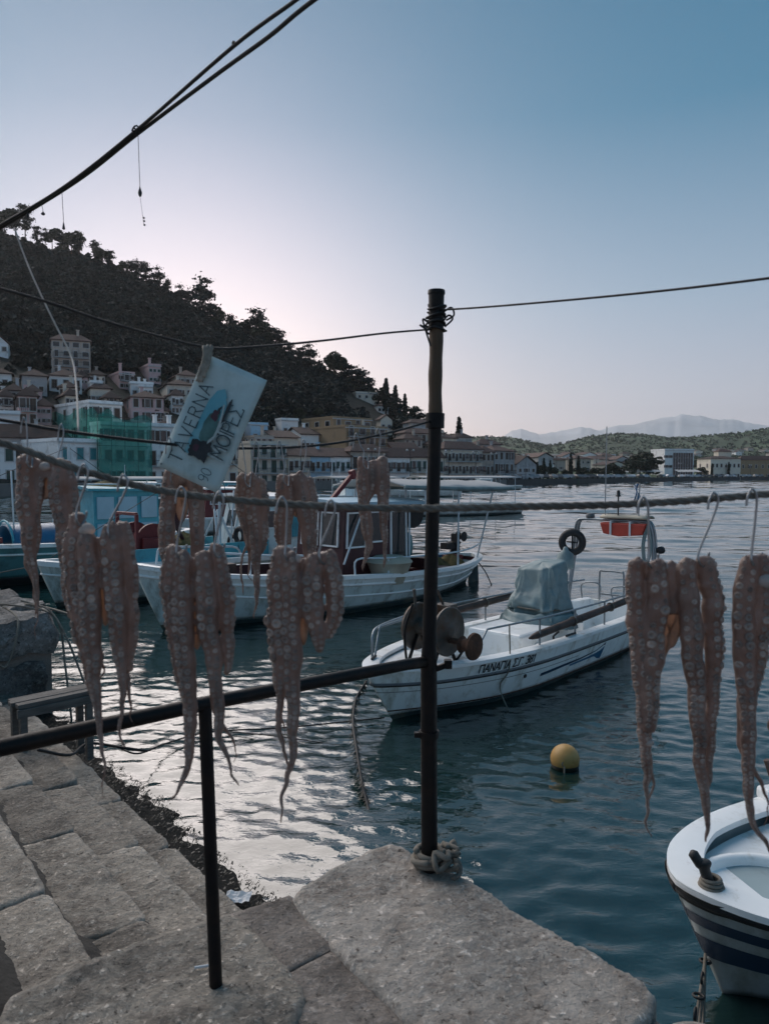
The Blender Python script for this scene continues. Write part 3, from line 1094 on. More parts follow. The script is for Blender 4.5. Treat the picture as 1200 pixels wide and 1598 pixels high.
def net_on(h, label, x0, x1, y0, y1, z0, z1):
    t, W, D, H = h
    n = thing('scaffold_netting', label, 'netting', t.location, t.rotation_euler[2])
    def cloth(a, b):
        L_ = math.dist(a, b)
        k = max(4, int(L_ / 0.5))
        rows = []
        for j in range(14):
            z = z0 + (z1 - z0) * j / 13
            r = []
            for i in range(k + 1):
                f = i / k
                off = 0.16 * sin(f * k * 0.9) * (0.3 + 0.7 * abs(sin(j * 0.8))) + 0.1 * noise.noise(Vector((i * 0.5, j * 0.5, L_)))
                dx, dy = (b[0] - a[0]) / L_, (b[1] - a[1]) / L_
                zz = z + (0.5 * sin(f * pi * 3) if j == 13 else 0)
                r.append((a[0] + (b[0] - a[0]) * f + dy * off, a[1] + (b[1] - a[1]) * f - dx * off, zz))
            rows.append(r)
        m = MB()
        m.grid(rows)
        m.build('net', 'green_netting', n, smooth=True)
    cloth((x0, y0), (x1, y0))
    cloth((x0, y1), (x0, y0))
    nn = max(2, int((x1 - x0) / 2))
    for i in range(nn + 1):
        m = MB()
        x = x0 + (x1 - x0) * i / nn
        m.tube([(x, y0 + 0.3, z0), (x, y0 + 0.3, z1 + 0.8)], 0.05, 5)
        m.build('scaffold_pole', 'dark_iron', n)
    for z in np.arange(z0 + 2, z1, 2.2):
        m = MB()
        m.box(((x0 + x1) / 2, y0 + 0.45, z), (x1 - x0, 0.5, 0.06))
        m.build('scaffold_board', 'shutter_brown', n)
net_on(g1, 'green scaffold netting hung over the front of the wrapped building', -0.9, g1[1] + 0.3, -1.1, g1[2] * 0.8, 0.2, g1[3] + 1.2)
net_on(g2, 'darker green netting on the side of the building behind', -0.9, g2[1] * 0.6, -1.0, g2[2] * 0.95, -3, g2[3] * 0.86)

# far shore on the right
htl = house('modern hotel with dark glazed front across the bay', 1014, 1036, 1081, 702, 748, interp(1036, SHORE) + 30, 'white_plaster', 'flat', 0.5, 3, 7, 'brown', 12, kind='wide', chim=0, name='hotel', dmax=14)
m = MB()
m.box((htl[1] * 0.62, -0.06, htl[3] * 0.5), (htl[1] * 0.68, 0.12, htl[3] * 0.8))
m.build('glazed_front', 'window_glass', htl[0])
for k in range(9):
    m = MB()
    m.box((htl[1] * (0.28 + 0.085 * k), -0.16, htl[3] * 0.5), (0.16, 0.12, htl[3] * 0.82))
    m.build('mullion', 'window_trim', htl[0])
house('pale neoclassical hall with two rows of tall windows across the bay', 1086, 1108, 1154, 716, 748, interp(1108, SHORE) + 22, 'cream_plaster', 'hip', 1.4, 2, 7, 'brown', 10, side=2, chim=0, name='town_hall')
house('square lantern storey rising over the neoclassical hall', 1114, 1120, 1139, 705, 730, interp(1120, SHORE) + 34, 'cream_plaster', 'hip', 1.4, 1, 3, 'brown', 10, chim=0, kind='small', name='lantern_storey')
house('ochre long building with brown roof at the right edge across the bay', 1152, 1154, 1290, 718, 748, interp(1154, SHORE) + 24, 'ochre_plaster', 'hip', 2.2, 2, 14, 'brown', 6, chim=1)
FRNG = random.Random(11)
for i in range(78):
    px = FRNG.uniform(742, 1010) if i < 62 else FRNG.uniform(1010, 1250)
    py = FRNG.uniform(714, 740) if i < 62 else FRNG.uniform(704, 716)
    y = on_far(px, py) or 600
    y = max(y, interp(px, SHORE) + 18)
    k = FRNG.uniform(5.5, 11)
    w = k * FPX / y
    h = FRNG.uniform(3.0, 6.5) * FPX / y
    house('small tile-roofed house in the hazy far town at the head of the bay', px - w * 0.75, px - w * 0.35, px + w * 0.6, py - h, py, y, FRNG.choice(['white_plaster', 'cream_plaster', 'beige_plaster', 'cream_plaster', 'grey_plaster']), FRNG.choice(['hip', 'hip', 'gable', 'flat']), 1.7, FRNG.choice((1, 2)), 3, 'brown', FRNG.uniform(10, 40), chim=0, group='houses of the far town', kind='small', name='far_house', Dfix=FRNG.uniform(6, 9))

# ------------------------------------------------------------------ trees one can tell apart
RT = random.Random(23)
ridge_trees = [(8, 358, 34), (25, 360, 30), (40, 362, 38), (58, 376, 20), (72, 376, 17), (82, 380, 26), (100, 384, 18), (112, 386, 28), (124, 390, 24), (150, 404, 24), (160, 408, 20), (172, 412, 18), (190, 424, 18), (205, 426, 16), (214, 430, 22), (228, 438, 26), (246, 446, 26), (262, 452, 14), (282, 474, 26), (296, 476, 20), (317, 492, 54), (330, 500, 24), (345, 500, 22), (362, 516, 22), (374, 518, 18), (388, 526, 20), (402, 530, 44), (412, 534, 36), (424, 542, 28), (436, 548, 30), (452, 556, 20), (470, 566, 22), (482, 570, 30), (500, 580, 16), (524, 596, 50), (534, 604, 28), (546, 606, 34), (556, 610, 30), (566, 614, 34), (577, 620, 26), (588, 626, 30), (597, 632, 22), (610, 640, 24), (624, 646, 20), (642, 652, 22), (655, 658, 18), (668, 668, 20), (690, 686, 16), (704, 694, 16), (726, 706, 14)]
for i, (px, py, hp) in enumerate(ridge_trees):
    y = interp(px, RIDGE_D) * 0.985
    b = P(px, py + 6, y)
    kind = 'pine' if RT.random() < 0.75 else 'broad'
    plant_tree(kind, RT.randrange(3), (b.x, b.y, b.z - 0.5), (hp + 8) / FPX * y, ('dark pine' if kind == 'pine' else 'dark bushy tree') + ' on the hill ridge, %s ridge tree from the left' % ordinal(i + 1), 'trees on the ridge line', wide=RT.uniform(0.9, 1.3))
for px, py, hp, lb in [(602, 640, 52, 'tallest cypress on the ridge above the small white houses'), (617, 645, 46, 'second slim cypress right of the tallest one'), (632, 650, 38, 'third slim cypress on the slope left of the pole'), (716, 700, 52, 'lone pointed cypress right of the iron pole')]:
    y = interp(px, RIDGE_D) * (0.94 if px < 700 else 0.97)
    b = P(px, py, y)
    plant_tree('cypress', 0, (b.x, b.y, b.z - 0.5), hp / FPX * y, lb, wide=1.2)
town_trees = [(606, 645, 24), (270, 625, 26), (262, 640, 24), (280, 640, 20), (300, 668, 30), (330, 672, 26), (160, 600, 16), (250, 600, 18), (500, 655, 20), (640, 690, 16), (700, 700, 14), (735, 706, 20), (748, 712, 22), (766, 716, 20), (780, 716, 18), (45, 600, 18), (10, 610, 20), (345, 640, 22), (420, 650, 18), (466, 655, 20), (590, 690, 20), (610, 672, 16)]
for i, (px, py, hp) in enumerate(town_trees):
    y = on_hill(px, py) or 220
    b = P(px, py, y)
    plant_tree('broad', RT.randrange(3), (b.x, b.y, b.z - 0.4), hp * 1.15 / FPX * y, 'dark leafy tree growing between the hillside houses', 'trees between the houses', wide=1.2)
far_trees = [(985, 748, 30), (998, 748, 40), (1008, 748, 34), (968, 748, 24), (950, 748, 26), (940, 748, 22), (925, 748, 18), (1180, 746, 18), (905, 748, 22), (860, 750, 20), (842, 752, 24), (1012, 744, 44), (880, 748, 16), (815, 752, 26), (828, 752, 20), (1095, 746, 18)]
for i, (px, py, hp) in enumerate(far_trees):
    y = interp(px, SHORE) + 14 + 3 * (i % 3)
    b = P(px, py, y)
    plant_tree('broad', RT.randrange(3), (b.x, b.y, PROM), hp / FPX * y, 'dark leafy tree on the quay across the bay', 'trees along the far quay', wide=1.3)
for px, hp in [(848, 34), (858, 30), (838, 28), (890, 40), (902, 36), (1110, 22), (1136, 24)]:
    y = interp(px, SHORE) + 7
    b = P(px, 748, y)
    plant_tree('cypress', 0, (b.x, b.y, PROM), hp / FPX * y, 'slim dark cypress on the quay across the bay', 'cypresses along the far quay')

# ------------------------------------------------------------------ parked cars and lamps on the quay across the bay
mat('car_paint', (0.3, 0.31, 0.33), 0.3, 0.1, 0.5, rnd=0.9)
mat('tyre_rubber', (0.012, 0.012, 0.012), 0.9)
def car_meshes():
    b = MB()
    prof = [(-2.05, 0.35), (-2.1, 0.8), (-1.6, 0.95), (-0.95, 1.42), (0.65, 1.45), (1.25, 0.98), (2.0, 0.85), (2.1, 0.4)]
    for sx, inset in ((1, 0.0),):
        L_ = [(x, -0.85 + (0.18 if z > 1.2 else 0), z) for x, z in prof]
        R_ = [(x, 0.85 - (0.18 if z > 1.2 else 0), z) for x, z in prof]
        n = len(prof)
        b.add(L_ + R_, [tuple(range(n)), tuple(range(2 * n - 1, n - 1, -1))] + [(i, n + i, n + (i + 1) % n, (i + 1) % n) for i in range(n)])
    g = MB()
    for s in (-1, 1):
        g.add([(-1.3, s * 0.8, 1.02), (0.95, s * 0.8, 1.02), (0.55, s * 0.7, 1.38), (-0.85, s * 0.7, 1.38)], [(0, 1, 2, 3)])
    w = MB()
    w.lathe([(0.1, -0.1), (0.31, -0.1), (0.31, 0.1), (0.1, 0.1)], n=12, M=Matrix.Rotation(pi / 2, 3, 'X'))
    return mesh_only(b, 'body', 'car_paint'), mesh_only(g, 'windows', 'window_glass'), mesh_only(w, 'wheel', 'tyre_rubber')
CB, CG, CW = car_meshes()
for i in range(46):
    px = 790 + i * 9.0 + FRNG.uniform(-2, 2)
    if 1010 < px < 1030:
        continue
    y = interp(px, SHORE) + FRNG.uniform(2.5, 6)
    b = P(px, 748, y)
    c = thing('parked_car', 'parked car in the row along the quay across the bay', 'car', (b.x, b.y, PROM + 0.02), FRNG.uniform(-0.3, 0.5) + FRNG.choice((0, pi / 2)), 'cars parked along the far quay')
    shared('body', CB, c)
    shared('windows', CG, c)
    for wx in (-1.3, 1.3):
        for wy in (-0.78, 0.78):
            shared('wheel', CW, c, (wx, wy, 0.31))
def lamp_meshes():
    p = MB()
    p.tube([(0, 0, 0), (0, 0, 0.5), (0, 0, 6.5)], [0.14, 0.07, 0.05], 6)
    p.tube([(-0.8, 0, 6.4), (0, 0, 6.6), (0.8, 0, 6.4)], 0.05, 5)
    h = MB()
    h.lathe([(0.05, 0.2), (0.28, 0.0), (0.22, -0.2), (0.05, -0.25)], n=8)
    return mesh_only(p, 'post', 'dark_iron'), mesh_only(h, 'lamp_head', 'window_trim')
LP, LH = lamp_meshes()
for i, px in enumerate([470, 580, 640, 700, 742, 770, 820, 868, 885, 930, 1060, 1132, 1170]):
    y = interp(px, SHORE) + 2
    b = P(px, 748, y)
    l = thing('street_lamp', 'slim two-armed street lamp on the waterfront, %s lamp counted from the left' % ordinal(i + 1), 'street lamp', (b.x, b.y, PROM), 0.6, 'lamps along the waterfront')
    shared('post', LP, l)
    for s in (-0.8, 0.8):
        shared('lamp_head', LH, l, (s, 0, 6.35))
# white cafe awnings under the hotel
mat('awning_white', (0.6, 0.6, 0.6), 0.8, 0.08, 1.0, transl=((0.6, 0.6, 0.58), 0.3))
for i, (a, b_) in enumerate([(968, 1005), (1006, 1030), (1054, 1090)]):
    y = interp(1000, SHORE) + 16
    p0, p1 = P(a, 741, y), P(b_, 741, y)
    t = thing('cafe_awning', ['long white cafe awning under the dark trees across the bay', 'short white cafe awning at the foot of the hotel', 'white cafe awning between hotel and neoclassical hall'][i], 'awning', (p0.x, p0.y, PROM))
    w = p1.x - p0.x
    m = MB()
    m.grid([[(w * k / 10, -3, 2.4 + 0.1 * (k % 2)) for k in range(11)], [(w * k / 10, 2, 3.3 + 0.1 * (k % 2)) for k in range(11)]])
    m.build('cloth', 'awning_white', t, solid=0.04)
    for k in range(4):
        m = MB()
        m.tube([(w * (k + 0.05) / 3.1, -2.9, 0), (w * (k + 0.05) / 3.1, -2.9, 2.45)], 0.05, 5)
        m.build('post', 'dark_iron', t)
wood()
# ------------------------------------------------------------------ quay in its own axes: s runs along the edge away to the left, t towards the water
ZQ = 1.15
A0 = G(445, 1395, ZQ)
E1 = Vector((-0.63, 0.777, 0))
E2 = Vector((0.777, 0.63, 0))
def Q(s, t, z):
    p = A0 + E1 * s + E2 * t
    return Vector((p.x, p.y, z))
def to_st(p):
    d = Vector((p.x - A0.x, p.y - A0.y, 0))
    return d.dot(E1), d.dot(E2)

def stone_material(key, base, dark, pale, scale=1.0, pit=0.004):
    m = bpy.data.materials.new(key)
    m.use_nodes = True
    N, L = m.node_tree.nodes, m.node_tree.links
    bs = N['Principled BSDF']
    bs.inputs['Roughness'].default_value = 0.85
    bs.inputs['Specular IOR Level'].default_value = 0.3
    g = N.new('ShaderNodeNewGeometry')
    def nz(sc, det, rg=0.6, dist=0.0):
        n = N.new('ShaderNodeTexNoise')
        n.inputs['Scale'].default_value = sc * scale
        n.inputs['Detail'].default_value = det
        n.inputs['Roughness'].default_value = rg
        n.inputs['Distortion'].default_value = dist
        L.new(g.outputs['Position'], n.inputs['Vector'])
        return n.outputs['Fac']
    def rng(v, a, b, c=0.0, d=1.0):
        r = N.new('ShaderNodeMapRange')
        for i, q in zip(('From Min', 'From Max', 'To Min', 'To Max'), (a, b, c, d)):
            r.inputs[i].default_value = q
        L.new(v, r.inputs['Value'])
        return r.outputs[0]
    def mix(a, b, f):
        x = N.new('ShaderNodeMix')
        x.data_type = 'RGBA'
        for i, v in ((0, f), (6, a), (7, b)):
            if hasattr(v, 'links'):
                L.new(v, x.inputs[i])
            else:
                x.inputs[i].default_value = (*v, 1)
        return x.outputs[2]
    c = mix([q * 0.55 for q in base], [q * 1.4 for q in base], rng(nz(4.0, 10, 0.72), 0.32, 0.68))
    c = mix(c, dark, rng(nz(2.2, 10, 0.74, 0.4), 0.48, 0.62, 0, 0.8))
    c = mix(c, [q * 0.6 for q in dark], rng(nz(0.9, 8, 0.65, 0.8), 0.54, 0.66, 0, 0.6))
    c = mix(c, pale, rng(nz(20, 10, 0.8), 0.51, 0.62, 0, 0.75))
    c = mix(c, [q * 0.35 for q in dark], rng(nz(38, 8, 0.7), 0.56, 0.66, 0, 0.9))
    c = mix(c, [min(0.9, q * 1.15) for q in pale], rng(g.outputs['Pointiness'], 0.52, 0.60, 0, 0.7))
    oi = N.new('ShaderNodeObjectInfo')
    h = N.new('ShaderNodeHueSaturation')
    L.new(c, h.inputs['Color'])
    L.new(rng(oi.outputs['Random'], 0, 1, 0.68, 1.25), h.inputs['Value'])
    L.new(h.outputs[0], bs.inputs['Base Color'])
    hgt = N.new('ShaderNodeMath')
    hgt.operation = 'ADD'
    a = N.new('ShaderNodeMath')
    a.operation = 'MULTIPLY'
    a.inputs[1].default_value = 3.0
    L.new(rng(nz(30, 8, 0.7), 0.35, 0.6), hgt.inputs[0])
    L.new(nz(6, 6, 0.6), a.inputs[0])
    L.new(a.outputs[0], hgt.inputs[1])
    b = N.new('ShaderNodeBump')
    b.inputs['Distance'].default_value = pit
    L.new(hgt.outputs[0], b.inputs['Height'])
    L.new(b.outputs[0], bs.inputs['Normal'])
    MATS[key] = m
stone_material('pale_stone', (0.60, 0.54, 0.48), (0.34, 0.28, 0.235), (0.80, 0.74, 0.67), 1.0, 0.013)
stone_material('step_stone', (0.46, 0.41, 0.35), (0.17, 0.15, 0.13), (0.70, 0.63, 0.55), 1.2, 0.016)
stone_material('wall_stone', (0.22, 0.21, 0.2), (0.08, 0.08, 0.078), (0.42, 0.41, 0.4), 0.8, 0.012)
stone_material('mortar', (0.23, 0.20, 0.175), (0.11, 0.095, 0.085), (0.36, 0.32, 0.29), 1.2, 0.008)
stone_material('weed_rock', (0.022, 0.023, 0.02), (0.008, 0.009, 0.008), (0.05, 0.05, 0.042), 2.0, 0.02)

def poly_dist(poly, X, Y):
    """signed distance (inside positive) and nearest boundary point"""
    n = len(poly)
    best = np.full(X.shape, 1e9)
    bx = np.zeros_like(X)
    by = np.zeros_like(X)
    inside = np.zeros(X.shape, bool)
    for i in range(n):
        x0, y0 = poly[i]
        x1, y1 = poly[(i + 1) % n]
        dx, dy = x1 - x0, y1 - y0
        tt = np.clip(((X - x0) * dx + (Y - y0) * dy) / (dx * dx + dy * dy + 1e-12), 0, 1)
        px_, py_ = x0 + tt * dx, y0 + tt * dy
        d = np.hypot(X - px_, Y - py_)
        m = d < best
        best = np.where(m, d, best)
        bx = np.where(m, px_, bx)
        by = np.where(m, py_, by)
        cond = ((y0 > Y) != (y1 > Y)) & (X < (x1 - x0) * (Y - y0) / (y1 - y0 + 1e-12) + x0)
        inside ^= cond
    return np.where(inside, best, -best), bx, by

def wobble(poly, step, amp, seed, soft=True):
    rng = random.Random(seed)
    out = []
    n = len(poly)
    for i in range(n):
        a, b = poly[i], poly[(i + 1) % n]
        L_ = math.dist(a, b)
        k = max(1, int(L_ / step))
        for j in range(k):
            f = j / k
            w = amp if j else amp * 0.4
            out.append((a[0] + (b[0] - a[0]) * f + rng.uniform(-w, w), a[1] + (b[1] - a[1]) * f + rng.uniform(-w, w)))
    m = len(out)
    if not soft:
        return out
    return [((out[i - 1][0] + 2 * out[i][0] + out[(i + 1) % m][0]) / 4, (out[i - 1][1] + 2 * out[i][1] + out[(i + 1) % m][1]) / 4) for i in range(m)]

def stone(name, poly_st, ztop, thick, matname, parent, r=0.025, rough=0.006, res=0.03, seed=0, step=0.09, amp=0.008, tilt=(0, 0), soft=True):
    poly = wobble([tuple(Q(s, t, 0).xy) for s, t in poly_st], step, amp, seed, soft)
    xs = [p[0] for p in poly]
    ys = [p[1] for p in poly]
    gx = np.arange(min(xs) - res, max(xs) + 2 * res, res)
    gy = np.arange(min(ys) - res, max(ys) + 2 * res, res)
    X, Y = np.meshgrid(gx, gy)
    D, BX, BY = poly_dist(poly, X, Y)
    out = D < 0
    Xs, Ys = np.where(out, BX, X), np.where(out, BY, Y)
    d = np.clip(D, 0, None)
    f = np.clip(1 - d / r, 0, 1)
    Z = ztop - r * (1 - np.sqrt(np.clip(1 - f * f, 0, 1)))
    cx, cy = sum(xs) / len(xs), sum(ys) / len(ys)
    for i in range(Z.shape[0]):
        for j in range(Z.shape[1]):
            v = Vector((Xs[i, j] * 3.1, Ys[i, j] * 3.1, seed * 3.7))
            Z[i, j] += rough * (1.2 * noise.noise(v) + 0.8 * noise.noise(v * 3.3) + 0.6 * noise.noise(v * 9) + 0.4 * noise.noise(v * 19)) + tilt[0] * (Xs[i, j] - cx) + tilt[1] * (Ys[i, j] - cy)
    keep = ~(out[:-1, :-1] & out[:-1, 1:] & out[1:, :-1] & out[1:, 1:])
    ny, nx = X.shape
    bm = bmesh.new()
    vm = {}
    def vert(i, j):
        if (i, j) not in vm:
            vm[i, j] = bm.verts.new((Xs[i, j], Ys[i, j], Z[i, j]))
        return vm[i, j]
    for i, j in zip(*np.nonzero(keep)):
        try:
            bm.faces.new((vert(i, j), vert(i, j + 1), vert(i + 1, j + 1), vert(i + 1, j)))
        except ValueError:
            pass
    bmesh.ops.remove_doubles(bm, verts=bm.verts, dist=res * 0.12)
    edges = [e for e in bm.edges if e.is_boundary]
    ret = bmesh.ops.extrude_edge_only(bm, edges=edges)
    for v in [q for q in ret['geom'] if isinstance(q, bmesh.types.BMVert)]:
        v.co.z = ztop - thick
    bmesh.ops.recalc_face_normals(bm, faces=bm.faces)
    me = bpy.data.meshes.new(name)
    off = WM[parent.name].translation if parent else Vector((0, 0, 0))
    bmesh.ops.translate(bm, vec=-off, verts=bm.verts)
    bm.to_mesh(me)
    bm.free()
    me.shade_smooth()
    me.set_sharp_from_angle(angle=radians(55))
    me.materials.append(MATS[matname])
    o = bpy.data.objects.new(name, me)
    COL.objects.link(o)
    if parent:
        o.parent = parent
    return o

# ground of the quay (behind the slabs and under everything)
def st_prism(mbx, poly, z0, z1):
    mbx.prism([Q(s, t, z0) for s, t in poly], (0, 0, z1 - z0))
mb = MB()
st_prism(mb, [(-0.01, -14), (-0.01, 0.54), (-9, 0.54), (-9, -14)], -2.5, ZQ - 0.035)
quay = structure(mb.build('quay', 'mortar'))
WM[quay.name] = Matrix.Translation(quay.location)
mb = MB()
st_prism(mb, [(6.45, -14), (6.45, 0.86), (16, 0.86), (16, -14)], -2.5, ZQ - 0.02)
st_prism(mb, [(-0.01, -14), (6.45, -14), (6.45, -0.98), (-0.01, -0.98)], -2.5, ZQ - 0.035)
qfar = structure(mb.build('quay_terrace', 'mortar'))
WM[qfar.name] = Matrix.Translation(qfar.location)

# big edge stones with worn corners
stone('edge_stone', [(0.0, 0.0), (0.055, 0.30), (0.06, 0.58), (-0.28, 0.615), (-0.69, 0.625), (-1.205, 0.635), (-1.232, 0.5), (-1.23, 0.2), (-1.24, -0.1), (-0.8, -0.066), (-0.4, -0.035)], ZQ, 0.42, 'pale_stone', quay, r=0.026, rough=0.011, res=0.017, seed=3, step=0.07, amp=0.007)
stone('edge_stone', [(-1.25, -0.1), (-1.245, 0.585), (-1.275, 0.655), (-1.9, 0.66), (-2.5, 0.58), (-2.5, -0.1)], ZQ + 0.01, 0.42, 'pale_stone', quay, r=0.07, rough=0.01, res=0.03, seed=4, step=0.12, amp=0.012)
# stone under the left post, with its long rough edge beside the steps
stone('edge_stone', [(0.06, -0.98), (0.08, -0.55), (0.07, -0.19), (-0.22, -0.2), (-0.5, -0.21), (-0.62, -0.36), (-0.85, -0.8), (-0.8, -1.02), (-0.3, -1.04)], ZQ, 0.45, 'step_stone', quay, r=0.026, rough=0.013, res=0.019, seed=5, step=0.06, amp=0.010)
# cement patches between them
stone('cement_patch', [(0.055, -0.22), (0.02, 0.03), (-0.347, 0.02), (-0.352, -0.22)], ZQ - 0.022, 0.2, 'mortar', quay, r=0.006, rough=0.005, res=0.02, seed=6, step=0.05, amp=0.003, soft=False)
stone('cement_patch', [(-0.358, -0.24), (-0.353, 0.02), (-0.9, -0.03), (-1.3, -0.06), (-1.3, -0.355), (-0.90, -0.362), (-0.66, -0.368), (-0.5, -0.26)], ZQ - 0.025, 0.2, 'mortar', quay, r=0.006, rough=0.006, res=0.02, seed=7, step=0.05, amp=0.004, soft=False)
stone('cement_patch', [(-0.58, -0.374), (-0.90, -0.368), (-1.32, -0.36), (-1.9, -0.5), (-1.9, -2.0), (-0.9, -2.0), (-0.76, -1.05), (-0.8, -0.8)], ZQ - 0.024, 0.2, 'mortar', quay, r=0.006, rough=0.007, res=0.03, seed=8, step=0.05, amp=0.004, soft=False)

# steps down to the water
steps = structure(bpy.data.objects.new('stone_steps', None))
COL.objects.link(steps)
WM['stone_steps'] = Matrix.Identity(4)
core = MB()
TREADS = [(-1.85, -0.955, 1.15), (-0.99, -0.60, 0.95), (-0.64, -0.22, 0.75), (-0.26, 0.145, 0.55), (0.105, 0.445, 0.35)]
SR = random.Random(31)
for k, (t0, t1, z) in enumerate(TREADS):
    st_prism(core, [(0.0, t0), (6.5, t0), (6.5, t1 - 0.03), (0.0, t1 - 0.03)], -1.5, z - 0.03)
    s = 0.085
    i = 0
    while s < 6.3:
        ln = SR.uniform(0.7, 1.3) * (1 + s * 0.05)
        e = min(s + ln, 6.42)
        j0, j1 = SR.uniform(-0.03, 0.03), SR.uniform(-0.03, 0.03)
        near = s < 3.2
        stone('step_stone', [(s + j0, t0 + 0.02), (e + j1, t0 + 0.02), (e - j1, t1 + SR.uniform(-0.006, 0.008)), ((s + e) / 2, t1 + SR.uniform(-0.006, 0.008)), (s - j0, t1 + SR.uniform(-0.006, 0.008))], z + SR.uniform(-0.012, 0.012), 0.19, 'step_stone', steps, r=0.012, rough=0.012, res=0.022 if near else 0.05, seed=50 + k * 20 + i, step=0.05, amp=0.005, tilt=(SR.uniform(-0.02, 0.02), SR.uniform(-0.02, 0.02)))
        s = e + 0.014
        i += 1
core.build('stair_core', 'mortar', steps, world=True)
# shade built as a dark strip at each tread's back, against the riser above
mat('tread_shade_dark', (0.035, 0.032, 0.028), 0.9, 0.5, 12, 0.01, 40)
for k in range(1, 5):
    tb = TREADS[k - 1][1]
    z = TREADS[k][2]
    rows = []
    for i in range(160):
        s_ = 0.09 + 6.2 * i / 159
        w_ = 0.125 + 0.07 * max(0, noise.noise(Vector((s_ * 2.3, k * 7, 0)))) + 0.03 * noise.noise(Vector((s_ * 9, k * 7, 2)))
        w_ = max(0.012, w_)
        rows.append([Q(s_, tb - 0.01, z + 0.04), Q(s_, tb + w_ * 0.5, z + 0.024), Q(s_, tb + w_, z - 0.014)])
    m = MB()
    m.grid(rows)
    m.build('tread_shade', 'tread_shade_dark', steps, world=True, smooth=True)
# weedy foot of the stairs
rows = []
for i in range(90):
    s = -0.1 + 6.55 * i / 89
    r = []
    for j in range(26):
        f = j / 25
        t = 0.40 + f * (0.72 + 0.10 * noise.noise(Vector((s * 1.4, 3, 0))) + 0.05 * noise.noise(Vector((s * 5, 9, 0))))
        z = 0.17 - 0.25 * f + 0.035 * noise.noise(Vector((s * 6, t * 6, 1))) + 0.02 * noise.noise(Vector((s * 17, t * 17, 4)))
        r.append(Q(s, t, z))
    r.append(Q(s, 1.2, -0.8))
    rows.append(r)
mb = MB()
mb.grid(rows)
weed_foot = structure(mb.build('weedy_ledge', 'weed_rock', smooth=True))
# strands of weed over the ledge
mat('sea_weed', (0.012, 0.014, 0.008), 0.5, 0.4, 8.0, island=0.5)
wv, wf = [], []
WR = random.Random(8)
mb = MB()
for i in range(2600):
    s, f = WR.uniform(-0.1, 6.4), WR.random() ** 0.7
    t = 0.42 + f * 0.72
    z = 0.185 - 0.25 * f
    a = WR.uniform(-0.9, 0.9)
    ln = WR.uniform(0.02, 0.06)
    d = E2 * cos(a) + E1 * sin(a)
    w = d.cross(Vector((0, 0, 1))) * WR.uniform(0.002, 0.006)
    p = Q(s, t, z)
    q = p + d * ln * 0.5 + Vector((0, 0, WR.uniform(0.0, 0.02)))
    e = p + d * ln + Vector((0, 0, -0.02 * ln / 0.05))
    mb.add([p - w, p + w, q + w, q - w, e], [(0, 1, 2, 3), (3, 2, 4)])
o = mb.build('sea_weed', 'sea_weed')
o['kind'] = 'stuff'
o['label'] = 'dark wet sea weed on the lowest ledge of the steps'
o['category'] = 'sea weed'

# quay wall at the far end of the steps: rough blocks
def block(name, s0, s1, t0, t1, z0, z1, parent, seed, matname='wall_stone', amp=0.10):
    bm = bmesh.new()
    bmesh.ops.create_cube(bm, size=1)
    bmesh.ops.subdivide_edges(bm, edges=bm.edges, cuts=7, use_grid_fill=True)
    for v in bm.verts:
        c = v.co * 2
        m = max(abs(c.x), abs(c.y), abs(c.z))
        n = c.length
        c = c * (1 - 0.2 * max(0, n - 1.05))
        p = Q((s0 + s1) / 2 + c.x * (s1 - s0) / 2, (t0 + t1) / 2 + c.y * (t1 - t0) / 2, (z0 + z1) / 2 + c.z * (z1 - z0) / 2)
        q = p * 3.0 + Vector((seed * 5.1, 0, 0))
        p += Vector((noise.noise(q), noise.noise(q + Vector((9, 0, 0))), noise.noise(q + Vector((0, 9, 0))))) * amp
        q *= 3
        p += Vector((noise.noise(q), noise.noise(q + Vector((9, 0, 0))), noise.noise(q + Vector((0, 9, 0))))) * amp * 0.4
        v.co = p - WM[parent.name].translation
    me = bpy.data.meshes.new(name)
    bm.to_mesh(me)
    bm.free()
    me.shade_smooth()
    me.set_sharp_from_angle(angle=radians(50))
    me.materials.append(MATS[matname])
    o = bpy.data.objects.new(name, me)
    COL.objects.link(o)
    o.parent = parent
    return o
BR = random.Random(5)
for row, (z0, z1) in enumerate([(0.72, 1.2), (0.26, 0.72), (-0.3, 0.26)]):
    t = 0.95 - 0.1 * row
    i = 0
    while t > -3.2:
        w = BR.uniform(0.45, 0.95)
        block('wall_stone', 6.36 + BR.uniform(-0.05, 0.03), 7.1, t - w + 0.02, t - 0.02, z0 + 0.015, z1 - 0.015 + BR.uniform(-0.02, 0.02), qfar, row * 10 + i)
        t -= w
        i += 1
    s = 7.1
    while s < 12:                      # and along its water side
        w = BR.uniform(0.6, 1.1)
        block('wall_stone', s + 0.02, s + w - 0.02, 0.45, 0.95 - 0.1 * row + BR.uniform(-0.04, 0.04), z0 + 0.015, z1 - 0.015, qfar, row * 10 + 40 + i)
        s += w
        i += 1
for i in range(9):                     # uneven top stones
    s, t = 6.75 + BR.uniform(0, 2.2), BR.uniform(-2.0, 0.5)
    block('wall_stone', s, s + BR.uniform(0.4, 0.7), t, t + BR.uniform(0.4, 0.6), 1.0, 1.2 + BR.uniform(0.0, 0.12), qfar, 80 + i)

